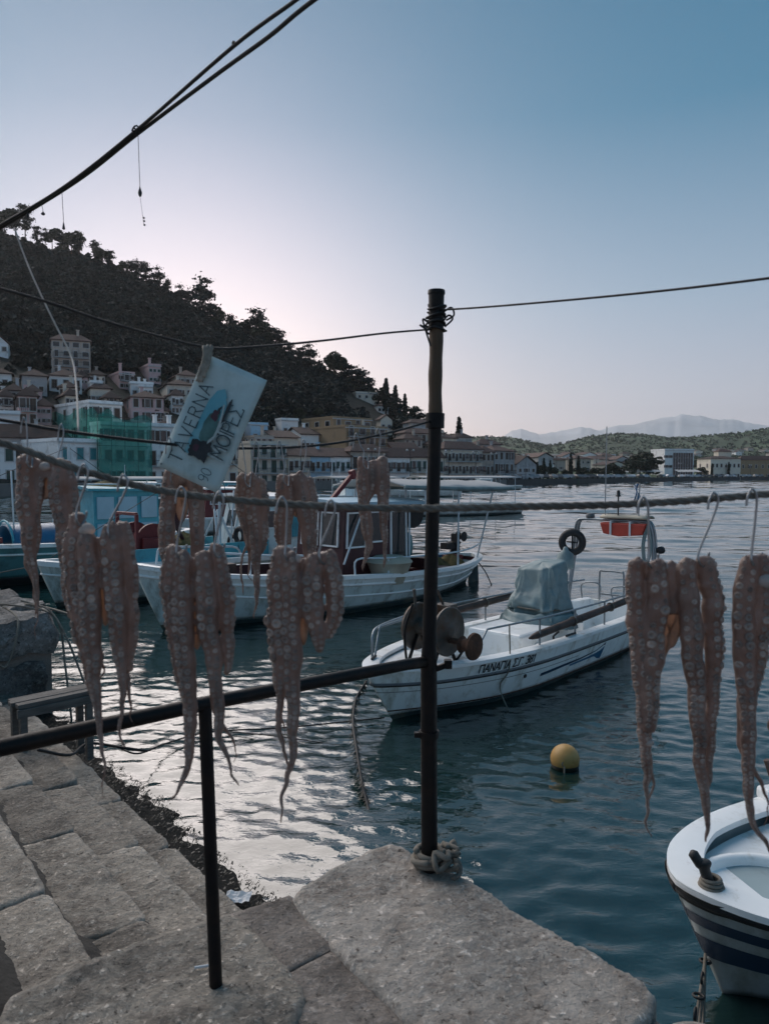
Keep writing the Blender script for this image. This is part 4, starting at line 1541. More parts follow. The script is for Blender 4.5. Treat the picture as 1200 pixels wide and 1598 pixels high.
# ------------------------------------------------------------------ wooden bench on the steps
mat('grey_wood', (0.13, 0.12, 0.11), 0.8, 0.35, 3.0, 0.004, 40, stretch=(1, 14, 14), dirt=((0.05, 0.045, 0.04), 0.4, 2))
a_, b_ = P(26, 1106, 5.75), P(150, 1081, 6.2)
bl = (b_ - a_).length
bench = thing('plank_bench', 'weathered grey plank bench standing across the stone steps', 'bench', (a_.x, a_.y, 0.75), atan2(b_.y - a_.y, b_.x - a_.x))
zt = a_.z - 0.75
for i in range(3):
    m = MB()
    m.box((bl / 2 + 0.02, 0.05 + i * 0.085, zt + (0.004 if i == 1 else 0)), (bl + 0.05 * (i % 2), 0.078, 0.035))
    m.build('plank', 'grey_wood', bench, bevel=0.004)
m = MB()
m.box((bl / 2, 0.012, zt - 0.055), (bl - 0.02, 0.03, 0.07))
m.build('apron', 'grey_wood', bench, bevel=0.003)
for x in (0.06, bl - 0.05):
    for y in (0.03, 0.22):
        zb = -0.2 if x < 0.2 else -0.42
        m = MB()
        m.box((x, y, (zt - 0.02 + zb) / 2), (0.055, 0.05, zt - 0.02 - zb))
        m.build('leg', 'grey_wood', bench, bevel=0.004)

# ------------------------------------------------------------------ railing and the tall pole
mat('black_iron', (0.004, 0.004, 0.005), 0.5, 0.4, 12.0, 0.0015, 60, dirt=((0.018, 0.011, 0.008), 0.45, 7), spec=0.25)
mat('old_wood', (0.10, 0.058, 0.028), 0.65, 0.4, 3.0, 0.003, 20, stretch=(10, 10, 0.8), dirt=((0.03, 0.02, 0.014), 0.5, 1.5))
mat('knot_rope', (0.2, 0.18, 0.15), 0.9, 0.3, 12.0, 0.003, 90, dirt=((0.06, 0.05, 0.04), 0.45, 6))
mat('black_cable', (0.012, 0.012, 0.013), 0.6, 0.2, 8)
PY = G(670, 1356, ZQ).y
pb = G(670, 1356, ZQ)
pole = thing('iron_railing', 'black iron railing with a tall pole that carries the wires', 'railing', tuple(pb))
def pole_pt(py, px=None):
    x = px if px is not None else np.interp(py, [455, 655, 790, 1035, 1356], [681, 679, 675, 669, 670])
    return P(x, py, PY)
m = MB()
m.tube([pole_pt(1362), pole_pt(1035)], [0.033, 0.033], 16)
m.tube([pole_pt(1036), pole_pt(1000), pole_pt(655)], [0.033, 0.028, 0.026], 16)
m.build('lower_pole', 'black_iron', pole, world=True, smooth=True, auto=40)
m = MB()
ys = np.linspace(660, 470, 22)
m.tube([pole_pt(y) + Vector((0.0012 * sin(y * 0.05), 0, 0)) for y in ys], [0.0268 + 0.0012 * sin(y * 0.11) for y in ys], 14)
m.build('wooden_top', 'old_wood', pole, world=True, smooth=True, auto=40)
m = MB()
m.tube([pole_pt(512), pole_pt(480), pole_pt(457)], [0.030, 0.030, 0.031], 14)
m.tube([pole_pt(459), pole_pt(453)], [0.034, 0.033], 14)
m.build('pole_cap', 'black_iron', pole, world=True, smooth=True, auto=40)
m = MB()
m.tube([pole_pt(668), pole_pt(645)], [0.037, 0.037], 14)
m.tube([pole_pt(1140) , pole_pt(1150)], [0.041, 0.041], 14)
m.box(pole_pt(1145) + Vector((-0.045, -0.01, 0)), (0.03, 0.02, 0.02))
m.build('clamp_ring', 'black_iron', pole, world=True, smooth=True, auto=40)
r0 = pole_pt(1032)
p2b = G(338, 1538, ZQ)
p2t = P(320, 1098, p2b.y)
rd = (p2t - r0)
m = MB()
m.tube([r0 + Vector((0, 0, -0.002)), r0 + rd * 0.12 + Vector((0, 0, 0.004)), p2t, r0 + rd * 2.2 + Vector((0, 0, -0.03))], 0.0225, 14)
m.build('handrail', 'black_iron', pole, world=True, smooth=True)
m = MB()
m.tube([p2b + Vector((0, 0, -0.05)), p2t], 0.0205, 14)
m.build('post', 'black_iron', pole, world=True, smooth=True, auto=40)
p3 = p2b + (p2b - pb) * 1.1
m = MB()
m.tube([Vector((p3.x, p3.y, ZQ - 0.05)), r0 + rd * 2.1 + Vector((0, 0, -0.03))], 0.023, 14)
m.build('post', 'black_iron', pole, world=True, smooth=True)
m = MB()
m.box(pole_pt(1040, 690), (0.075, 0.02, 0.022), M=Matrix.Rotation(-0.35, 3, 'Y'))
m.box(pole_pt(1036, 699), (0.03, 0.035, 0.035))
m.build('bracket', 'black_iron', pole, world=True, bevel=0.003)

# rope wound round the foot of the pole
KR = random.Random(2)
def coil_points(c, R, turns, zstep, seed, n=26, squash=1.0):
    r = random.Random(seed)
    out = []
    for i in range(int(turns * n)):
        a = 2 * pi * i / n
        rr = R * (1 + 0.12 * sin(a * 0.7 + seed) + 0.05 * r.uniform(-1, 1))
        out.append(Vector(c) + Vector((rr * cos(a), rr * sin(a) * squash, zstep * i / n + 0.006 * sin(a * 1.7 + seed))))
    return out
knot = thing('rope_coil', 'old grey rope wound and knotted round the foot of the tall pole', 'rope', tuple(pb))
for i, (R, z, tn) in enumerate([(0.046, 0.010, 2.2), (0.058, 0.012, 1.8), (0.048, 0.045, 1.6)]):
    m = MB()
    m.tube(coil_points(pb + Vector((0, 0, z)), R, tn, 0.024, i), 0.0125, 8)
    m.build('rope_turn', 'knot_rope', knot, world=True, smooth=True)
for i in range(5):
    c = pb + Vector((0.075 + 0.02 * KR.uniform(-1, 1), -0.02 + 0.03 * KR.uniform(-1, 1), 0.02))
    pts = catmull([c + Vector((KR.uniform(-0.05, 0.035), KR.uniform(-0.05, 0.04), KR.uniform(0.0, 0.075))) for _ in range(6)], 5)
    m = MB()
    m.tube(pts, 0.0115, 7)
    m.build('rope_turn', 'knot_rope', knot, world=True, smooth=True)
m = MB()
m.tube(catmull([pb + Vector((0.09, 0.0, 0.06)), pb + Vector((0.12, -0.02, 0.03)), pb + Vector((0.115, -0.06, 0.012)), pb + Vector((0.09, -0.09, 0.01))], 5), 0.01, 7)
m.build('rope_end', 'knot_rope', knot, world=True, smooth=True)

# ------------------------------------------------------------------ wires, ropes and what hangs from them
def wire(name, label, cat, ctrl, rad, matname, n=10, seg=8, twist=False, group=None):
    pts = [Vector(p) for p in catmull(ctrl, n)]
    o = None
    m = MB()
    if twist:
        L_ = 0
        acc = [0]
        for i in range(1, len(pts)):
            L_ += (pts[i] - pts[i - 1]).length
            acc.append(L_)
        N_ = max(30, int(L_ / 0.008))
        arr = np.array([list(p) for p in pts])
        sp = np.linspace(0, L_, N_)
        fine = np.stack([np.interp(sp, acc, arr[:, k]) for k in range(3)], 1)
        T = np.gradient(fine, axis=0)
        T /= np.linalg.norm(T, axis=1)[:, None]
        u = np.cross(T, np.array([0, 0, 1.0]))
        u /= np.linalg.norm(u, axis=1)[:, None]
        w = np.cross(T, u)
        for k in range(3):
            a = sp / (rad * 9) * 2 * pi + k * 2 * pi / 3
            st = fine + (u * np.cos(a)[:, None] + w * np.sin(a)[:, None]) * rad * 0.52
            m.tube([tuple(q) for q in st], rad * 0.56, 6)
    else:
        m.tube(pts, rad, seg)
    o = m.build(name, matname, None, smooth=True)
    return tag(o, label, cat, group)

# main drying rope in front
mat('drying_rope', (0.13, 0.12, 0.105), 0.9, 0.3, 20.0, 0.002, 120, dirt=((0.05, 0.045, 0.04), 0.35, 5))
RD = 1.35
def rope_py(px):
    return interp(px, [(-200, 640), (0, 690), (60, 711), (125, 733), (180, 748), (250, 765), (320, 776), (400, 783), (500, 790), (600, 793), (700, 793), (800, 791), (900, 788), (1000, 786), (1100, 780), (1200, 771), (1400, 752)])
wire('drying_rope', 'thick grey rope stretched across the foreground with octopus hung on it', 'rope', [P(x, rope_py(x), RD) for x in (-420, -200, 0, 125, 250, 400, 600, 800, 1000, 1200, 1400, 1700)], 0.0070, 'drying_rope', 10, twist=True)

# second line: from the ring on the pole back to the left, nearer and nearer
pr = pole_pt(657)
def back_y(px):
    u = (px - 600) / FPX
    k = (pr.x - u * PY) / (0.65 - u * 0.76)
    return PY - 0.76 * k
BACK = [(672, 657), (620, 672), (540, 689), (470, 697), (420, 699), (330, 699), (240, 690), (170, 682), (90, 671), (30, 660), (-60, 645), (-160, 630)]
def back_py(px):
    return interp(px, sorted(BACK))
wire('hook_line', 'thin black line from the ring on the pole with hooks for octopus', 'wire', [P(x, y, back_y(x)) for x, y in BACK], 0.0042, 'black_cable', 6)
UP = [(672, 514), (600, 520), (500, 532), (400, 541), (330, 543), (250, 525), (160, 500), (80, 473), (0, 450), (-100, 425), (-200, 402)]
wire('sign_wire', 'thin black wire from the pole top that carries the taverna sign', 'wire', [P(x, y, back_y(x)) for x, y in UP], 0.0036, 'black_cable', 6)
def right_y(px):
    u = (px - 600) / FPX
    k = (u * PY - pr.x) / (0.63 + u * 0.777)
    return PY - 0.777 * k
wire('right_wire', 'thin black wire running from the pole top out to the right', 'wire', [P(x, y, right_y(x)) for x, y in ((684, 484), (760, 479), (900, 467), (1050, 452), (1200, 434), (1350, 414))], 0.0036, 'black_cable', 6)
wind = thing('wire_winding', 'black wire wound and tied round the pole just below its top', 'wire', tuple(pole_pt(520)))
for i, (py, R) in enumerate([(485, 0.033), (497, 0.035), (508, 0.037), (518, 0.037)]):
    m = MB()
    m.tube(coil_points(pole_pt(py), R, 1.6, 0.012, i + 4, 18), 0.0045, 6)
    m.build('winding_turn', 'black_cable', wind, world=True, smooth=True)
for i, px3 in enumerate([[(690, 488), (704, 480), (708, 492), (696, 500)], [(692, 500), (700, 492), (706, 498), (694, 510)], [(670, 505), (660, 498), (664, 515), (672, 540)], [(664, 512), (655, 507), (668, 516)]]):
    m = MB()
    m.tube([Vector(q) for q in catmull([P(x, y, PY - 0.03) for x, y in px3], 6)], 0.004, 6)
    m.build('loose_end', 'black_cable', wind, world=True, smooth=True)

# the two heavy cables overhead, top left, and the things dangling from them
def cab_y(px):
    return interp(px, [(-200, 3.6), (0, 3.1), (250, 2.6), (490, 2.15), (800, 1.7)])
C1 = [(700, -190), (490, -24), (462, 0), (365, 72), (214, 203), (100, 292), (0, 352), (-120, 420)]
C2 = [(700, -150), (490, 0), (420, 57), (340, 115), (216, 208), (120, 283), (0, 357), (-120, 428)]
wire('overhead_cable', 'upper of the two heavy cables crossing the top left sky', 'cable', [P(x, y, cab_y(x)) for x, y in C1], 0.0060, 'black_cable', 8)
wire('overhead_cable', 'lower of the two heavy cables crossing the top left sky', 'cable', [P(x, y, cab_y(x) + 0.02) for x, y in C2], 0.0066, 'black_cable', 8)
ties = thing('cable_tie', 'black tie knotted where the two overhead cables meet', 'cable tie', tuple(P(214, 206, cab_y(214))))
m = MB()
m.tube(coil_points(P(213, 206, cab_y(213)), 0.012, 2, 0.006, 1, 12), 0.003, 5)
m.tube([P(365, 70, cab_y(365)), P(367, 66, cab_y(365))], 0.008, 6)
m.build('tie', 'black_cable', ties, world=True)
mat('pale_line', (0.3, 0.29, 0.27), 0.7)
def dangler(label, px, py0, py1, kind, y, ln=12):
    t = thing('dangling_float', label, 'float', tuple(P(px, py1, y)))
    m = MB()
    m.tube([P(px - 3, py0, y), P(px - 1.5, (py0 + py1) / 2, y), P(px, py1 - ln * 0.5, y)], 0.0011, 5)
    m.build('line', 'black_cable', t, world=True)
    s = y / FPX
    m = MB()
    m.lathe([(0.4 * s, ln * 0.55 * s), (1.2 * s, ln * 0.3 * s), (3.2 * s if kind else 1.8 * s, -ln * 0.1 * s), (2.4 * s, -ln * 0.35 * s), (0.8 * s, -ln * 0.5 * s)], P(px, py1, y), 10)
    m.build('bob', 'dark_iron', t, world=True, smooth=True)
    return t
dangler('biggest of the small weights dangling from the overhead cables', 219, 208, 299, 1, cab_y(219), 16)
dangler('small thin weight dangling above the ridge pines', 100, 292, 353, 0, cab_y(100), 11)
dangler('tiny round weight dangling close under the cables', 68, 312, 333, 1, cab_y(68), 6)
dangler('leftmost tiny weight dangling under the cables', 44, 326, 336, 0, cab_y(44), 7)
beads = thing('bead_string', 'three dark beads on a hair-thin line under the biggest weight', 'beads', tuple(P(225, 346, cab_y(222))))
m = MB()
m.tube([P(219, 305, cab_y(219)), P(225, 352, cab_y(219))], 0.0006, 4)
m.build('line', 'black_cable', beads, world=True)
for q in ((225, 340), (225.5, 345), (226, 351)):
    m = MB()
    c = P(q[0], q[1], cab_y(219))
    m.lathe([(0.001, 0.0035), (0.0035, 0.002), (0.0035, -0.002), (0.001, -0.0035)], c, 8)
    m.build('bead', 'dark_iron', beads, world=True, smooth=True)
cordt = wire('slanting_rope', 'pale twisted cord slanting down in front of the wooded hill', 'cord', [P(x, y, yy) for x, y, yy in ((24, 358, 3.05), (36, 392, 3.0), (52, 432, 2.9), (76, 484, 2.8), (92, 516, 2.75), (107, 545, 2.7), (116, 572, 2.6), (121, 620, 2.3), (123, 675, 2.0))], 0.0033, 'pale_line', 6)

# ------------------------------------------------------------------ letters drawn with a flat brush
GLY = {
    'T': (0.62, [[(0, 1), (0.62, 1)], [(0.31, 1), (0.31, 0)]]),
    'A': (0.66, [[(0, 0), (0.33, 1), (0.66, 0)], [(0.12, 0.36), (0.54, 0.36)]]),
    'V': (0.64, [[(0, 1), (0.32, 0), (0.64, 1)]]),
    'E': (0.5, [[(0.5, 1), (0, 1), (0, 0), (0.5, 0)], [(0, 0.52), (0.4, 0.52)]]),
    'R': (0.56, [[(0, 0), (0, 1), (0.38, 1), (0.52, 0.88), (0.52, 0.66), (0.38, 0.52), (0, 0.52)], [(0.26, 0.52), (0.56, 0)]]),
    'N': (0.62, [[(0, 0), (0, 1), (0.62, 0), (0.62, 1)]]),
    'M': (0.78, [[(0, 0), (0.08, 1), (0.39, 0.35), (0.7, 1), (0.78, 0)]]),
    'O': (0.7, [[(0.35 + 0.35 * cos(a * pi / 10), 0.5 + 0.5 * sin(a * pi / 10)) for a in range(21)]]),
    'o': (0.5, [[(0.25 + 0.22 * cos(a * pi / 10), 0.35 + 0.3 * sin(a * pi / 10)) for a in range(21)]]),
    'I': (0.12, [[(0.06, 0), (0.06, 1)]]),
    'P': (0.5, [[(0, 0), (0, 1), (0.36, 1), (0.5, 0.86), (0.5, 0.64), (0.36, 0.5), (0, 0.5)]]),
    'S': (0.55, [[(0.55, 0.88), (0.52, 1), (0, 1), (0.32, 0.5), (0, 0), (0.52, 0), (0.55, 0.12)]]),
    'p': (0.62, [[(0, 0), (0, 1), (0.62, 1), (0.62, 0)]]),
    'G': (0.5, [[(0, 0), (0, 1), (0.5, 1), (0.5, 0.86)]]),
    '.': (0.12, [[(0.02, 0.05), (0.1, 0.05)]]),
    '3': (0.5, [[(0, 0.9), (0.15, 1), (0.36, 1), (0.48, 0.86), (0.46, 0.64), (0.2, 0.54), (0.46, 0.44), (0.5, 0.18), (0.36, 0), (0.12, 0), (0, 0.1)]]),
    '8': (0.52, [[(0.26, 0.54), (0.06, 0.66), (0.06, 0.88), (0.26, 1), (0.46, 0.88), (0.46, 0.66), (0.26, 0.54), (0.02, 0.4), (0.02, 0.12), (0.26, 0), (0.5, 0.12), (0.5, 0.4), (0.26, 0.54)]]),
    '1': (0.26, [[(0, 0.8), (0.2, 1), (0.2, 0)]]),
    '9': (0.5, [[(0.48, 0.68), (0.4, 0.5), (0.2, 0.45), (0.03, 0.6), (0.03, 0.85), (0.2, 1), (0.4, 0.97), (0.49, 0.8), (0.48, 0.5), (0.4, 0.15), (0.2, 0)]]),
    '0': (0.5, [[(0.25 + 0.25 * cos(a * pi / 8), 0.5 + 0.5 * sin(a * pi / 8)) for a in range(17)]]),
    ' ': (0.3, []),
}
def letters(m, text, place, size, weight, gap=0.22):
    """place(x, y) turns lettering coordinates (metres) into a point; strokes are flat ribbons"""
    x = 0.0
    for ch in text:
        w, strokes = GLY[ch]
        for st in strokes:
            for (a, b) in zip(st[:-1], st[1:]):
                ax, ay, bx, by = x + a[0] * size, a[1] * size, x + b[0] * size, b[1] * size
                L_ = math.hypot(bx - ax, by - ay) or 1e-6
                nx, ny = -(by - ay) / L_ * weight / 2, (bx - ax) / L_ * weight / 2
                ex, ey = (bx - ax) / L_ * weight * 0.35, (by - ay) / L_ * weight * 0.35
                m.add([place(ax - ex + nx, ay - ey + ny), place(ax - ex - nx, ay - ey - ny), place(bx + ex - nx, by + ey - ny), place(bx + ex + nx, by + ey + ny)], [(0, 1, 2, 3)])
        x += (w + gap) * size
    return x

# ------------------------------------------------------------------ taverna sign
SY = back_y(320) - 0.06
c00, c10, c01 = P(247, 727, SY), P(340, 770, SY - 0.02), P(322, 552, SY)
c11 = P(413, 600, SY - 0.03)
su = (c01 - c00)                        # along the lettering, upwards
sv = ((c10 - c00) + (c11 - c01)) * 0.5  # across the board, to the right
Ls, Ws = su.length, sv.length
su, sv = su.normalized(), (sv - su.normalized() * sv.dot(su.normalized())).normalized()
sn = sv.cross(su).normalized()
if sn.y > 0:
    sn = -sn
def sign_pt(x, y, d=0.0):               # x along the text, y from the left edge across
    return c00 + su * x + sv * y + sn * d
mat('sign_board', (0.46, 0.58, 0.59), 0.6, 0.10, 6.0, 0.0006, 60, dirt=((0.32, 0.42, 0.42), 0.4, 7.0))
mat('sign_sea', (0.10, 0.36, 0.45), 0.6, 0.2, 8.0, dirt=((0.22, 0.42, 0.46), 0.5, 6.0))
mat('sign_green', (0.045, 0.12, 0.115), 0.6, 0.35, 14.0, dirt=((0.10, 0.22, 0.22), 0.4, 12.0))
mat('sign_dark', (0.015, 0.02, 0.025), 0.6, 0.4, 20.0)
mat('sign_wine', (0.06, 0.02, 0.035), 0.6, 0.4, 20.0)
mat('sign_pale', (0.36, 0.43, 0.43), 0.6, 0.15, 12.0)
mat('sign_ink', (0.02, 0.05, 0.065), 0.6, 0.3, 10.0, dirt=((0.16, 0.22, 0.23), 0.35, 25))
mat('tape', (0.3, 0.28, 0.24), 0.6, 0.4, 25.0, 0.002, 40, dirt=((0.12, 0.1, 0.07), 0.6, 12))
sign = thing('taverna_sign', 'faded blue hand-painted taverna sign hanging askew from the wire', 'sign', tuple(sign_pt(Ls / 2, Ws / 2)))
m = MB()
N1, N2 = 16, 10
fr_ = [[sign_pt(Ls * i / N1, Ws * j / N2, 0.004 * sin(i * 0.5) * sin(j * 0.6)) for j in range(N2 + 1)] for i in range(N1 + 1)]
m.grid(fr_)
m.build('board', 'sign_board', sign, world=True, smooth=True, solid=0.006)
def patch(name, pts, matname, d):
    k = MB()
    k.add([sign_pt(x * Ls, y * Ws, d) for x, y in pts], [tuple(range(len(pts)))])
    k.build(name, matname, sign, world=True)
def blob(cx, cy, rx, ry, seed, n=22, amp=0.35):
    return [(cx + rx * cos(a) * (1 + amp * noise.noise(Vector((cos(a) * 1.7, sin(a) * 1.7, seed)))), cy + ry * sin(a) * (1 + amp * noise.noise(Vector((cos(a) * 1.7, sin(a) * 1.7, seed))))) for a in [2 * pi * i / n for i in range(n)]]
patch('painted_sea', [(0.2, 0.30), (0.2, 0.44), (0.35, 0.46), (0.5, 0.47), (0.62, 0.5), (0.74, 0.58), (0.8, 0.5), (0.76, 0.40), (0.66, 0.34), (0.5, 0.32), (0.35, 0.30)], 'sign_sea', 0.0095)
patch('painted_bank', blob(0.46, 0.52, 0.15, 0.11, 2), 'sign_green', 0.0105)
patch('painted_bank', blob(0.62, 0.56, 0.10, 0.07, 5), 'sign_sea', 0.0100)
patch('painted_trees', blob(0.27, 0.55, 0.085, 0.15, 3, amp=0.7), 'sign_dark', 0.0115)
patch('painted_trees', blob(0.24, 0.44, 0.05, 0.09, 13, amp=0.7), 'sign_dark', 0.0112)
patch('painted_roof', blob(0.27, 0.45, 0.03, 0.05, 7), 'sign_wine', 0.0125)
patch('painted_flower', blob(0.57, 0.52, 0.055, 0.045, 8, amp=0.8), 'sign_wine', 0.0120)
patch('painted_flower', blob(0.62, 0.55, 0.03, 0.03, 11, amp=0.9), 'sign_dark', 0.0118)
patch('painted_shadow', blob(0.56, 0.66, 0.16, 0.035, 9), 'sign_dark', 0.0108)
patch('painted_road', [(0.33, 0.58), (0.40, 0.66), (0.48, 0.66), (0.58, 0.64), (0.68, 0.60), (0.68, 0.575), (0.58, 0.61), (0.48, 0.625), (0.41, 0.62), (0.36, 0.57)], 'sign_pale', 0.0122)
for wd, x0, y0, sz, wt, mm, gp, d in (('TAVERNA', 0.10, 0.33, 0.20, 0.0034, 'sign_ink', 0.30, 0.014), ('MOIPES', 0.265, 0.90, 0.21, 0.0036, 'sign_ink', 0.12, 0.0145), ('90', 0.045, 0.82, 0.16, 0.002, 'sign_ink', 0.15, 0.014)):
    k = MB()
    sw_ = sz * Ws
    letters(k, wd, lambda x, y, x0=x0, y0=y0, d=d: sign_pt(x0 * Ls + x, y0 * Ws - y, d), sw_, wt, gp)
    k.build('lettering', mm, sign, world=True)
k = MB()
letters(k, 'MOIP', lambda x, y: sign_pt(0.255 * Ls + x, 0.885 * Ws - y, 0.0138), 0.21 * Ws, 0.0085, 0.12)
k.build('lettering', 'sign_pale', sign, world=True)
k = MB()
k.add([sign_pt(0.03 * Ls + 0.003 * cos(a), 0.06 * Ws + 0.003 * sin(a), 0.012) for a in [i * pi / 4 for i in range(8)]], [tuple(range(8))])
k.build('nail', 'sign_ink', sign, world=True)
# cloth and tape that tie its upper left corner to the wire
for i in range(7):
    m = MB()
    f = i / 6
    p0 = P(325 + 7 * sin(i * 2.1), 541 + 3 * cos(i), SY - 0.012)
    p1 = P(320 + 5 * sin(i * 1.3), 570, SY - 0.02)
    p2 = P(314 + 6 * sin(i * 2.7), 592 + 4 * cos(i * 3), SY - 0.018)
    m.tube([Vector(q) for q in catmull([p0, p1, p2], 6)], [0.003 + 0.003 * abs(sin(q_ * 1.9 + i)) for q_ in range(13)], 7)
    m.build('tie_cloth', 'tape', sign, world=True, smooth=True)

# ------------------------------------------------------------------ small litter on the stones
mat('paper', (0.6, 0.62, 0.64), 0.8, 0.1, 8)
pc = G(372, 1404, 0.12)
m = MB()
rows = []
for i in range(8):
    rows.append([pc + Vector(((i - 3.5) * 0.022, (j - 3) * 0.02, 0.02 + 0.03 * noise.noise(Vector((i * 0.7, j * 0.7, 4))))) for j in range(7)])
m.grid(rows)
tag(m.build('paper_scrap', 'paper', None, solid=0.0015), 'crumpled white paper scrap lying on the weedy ledge beside the slab', 'paper')
m = MB()
a_ = G(304, 1510, ZQ + 0.012)
b_ = G(330, 1506, ZQ + 0.012)
m.tube([a_, b_], 0.0045, 7)
tag(m.build('cigarette_butt', 'paper', None), 'small white cigarette butt lying beside the left railing post', 'cigarette')
for i, pts in enumerate([[(60, 1170, 0.75), (110, 1178, 0.6), (140, 1160, 0.4), (200, 1168, 0.35), (230, 1172, 0.25)], [(180, 1163, 0.25), (215, 1176, 0.2), (260, 1160, 0.1), (330, 1142, 0.03), (450, 1135, 0.03), (600, 1120, 0.03)], [(340, 1140, 0.03), (440, 1150, 0.02), (540, 1165, -0.02)]]):
    wire('floating_line', ['dark hose trailing over the steps under the bench', 'thin dark mooring line floating on the water behind the railing', 'short dark line branching off on the water behind the railing'][i], 'line', [G(*p) for p in pts], [0.012, 0.008, 0.006][i], 'black_cable', 8)
# ------------------------------------------------------------------ boats
mat('boat_white', (0.86, 0.88, 0.88), 0.38, 0.06, 1.5, dirt=((0.48, 0.46, 0.40), 0.26, 4.0), coat=0.1)
mat('hull_white', (0.84, 0.91, 0.91), 0.42, 0.08, 2.2, dirt=((0.42, 0.42, 0.36), 0.34, 4.5), coat=0.1, stretch=(1, 1, 0.22))
mat('hull_teal', (0.10, 0.26, 0.28), 0.45, 0.12, 1.2, dirt=((0.06, 0.13, 0.14), 0.3, 2))
mat('hull_pale', (0.66, 0.76, 0.76), 0.45, 0.1, 2.2, dirt=((0.28, 0.31, 0.28), 0.4, 4.0), stretch=(1, 1, 0.22))
mat('rub_black', (0.015, 0.016, 0.018), 0.6, 0.2, 4)
mat('rub_grey', (0.13, 0.14, 0.15), 0.6, 0.2, 4)
mat('antifoul', (0.02, 0.045, 0.05), 0.7, 0.3, 3, dirt=((0.10, 0.09, 0.06), 0.4, 3))
mat('navy_paint', (0.012, 0.04, 0.085), 0.45, 0.15, 3)
mat('blue_decal', (0.02, 0.12, 0.24), 0.4, 0.15, 3)
mat('cyan_paint', (0.06, 0.36, 0.45), 0.45, 0.12, 2, dirt=((0.05, 0.22, 0.28), 0.3, 3))
mat('pale_blue_paint', (0.35, 0.52, 0.62), 0.45, 0.1, 2)
mat('steel_rail', (0.28, 0.31, 0.33), 0.4, 0.15, 6, metal=0.7)
mat('white_tube', (0.6, 0.65, 0.68), 0.4, 0.1, 6)
mat('dark_wood', (0.055, 0.032, 0.025), 0.6, 0.35, 3, 0.003, 30, dirt=((0.02, 0.015, 0.013), 0.4, 5))
mat('maroon_paint', (0.06, 0.014, 0.018), 0.5, 0.25, 3, dirt=((0.02, 0.01, 0.01), 0.4, 3))
mat('red_paint', (0.15, 0.018, 0.022), 0.5, 0.25, 3, dirt=((0.09, 0.02, 0.02), 0.35, 3))
mat('raft_red', (0.42, 0.05, 0.03), 0.5, 0.15, 4)
mat('tarp', (0.20, 0.27, 0.28), 0.55, 0.15, 4, 0.006, 9, dirt=((0.12, 0.17, 0.18), 0.4, 3))
mat('rust', (0.09, 0.038, 0.02), 0.8, 0.5, 10, 0.003, 40, dirt=((0.05, 0.025, 0.018), 0.5, 6))
mat('winch_iron', (0.09, 0.08, 0.07), 0.55, 0.35, 7, metal=0.3, dirt=((0.10, 0.045, 0.02), 0.5, 5))
mat('cream_fibre', (0.42, 0.38, 0.30), 0.6, 0.15, 4)
mat('net_pile', (0.10, 0.085, 0.03), 0.95, 0.5, 9, 0.03, 18)
mat('buoy_yellow', (0.5, 0.29, 0.09), 0.5, 0.15, 5, dirt=((0.3, 0.17, 0.05), 0.4, 5))
mat('deck_grey', (0.30, 0.38, 0.40), 0.6, 0.1, 2, dirt=((0.2, 0.24, 0.25), 0.4, 3))
mat('wheelhouse_glass', (0.02, 0.03, 0.033), 0.08, 0.1, 1)

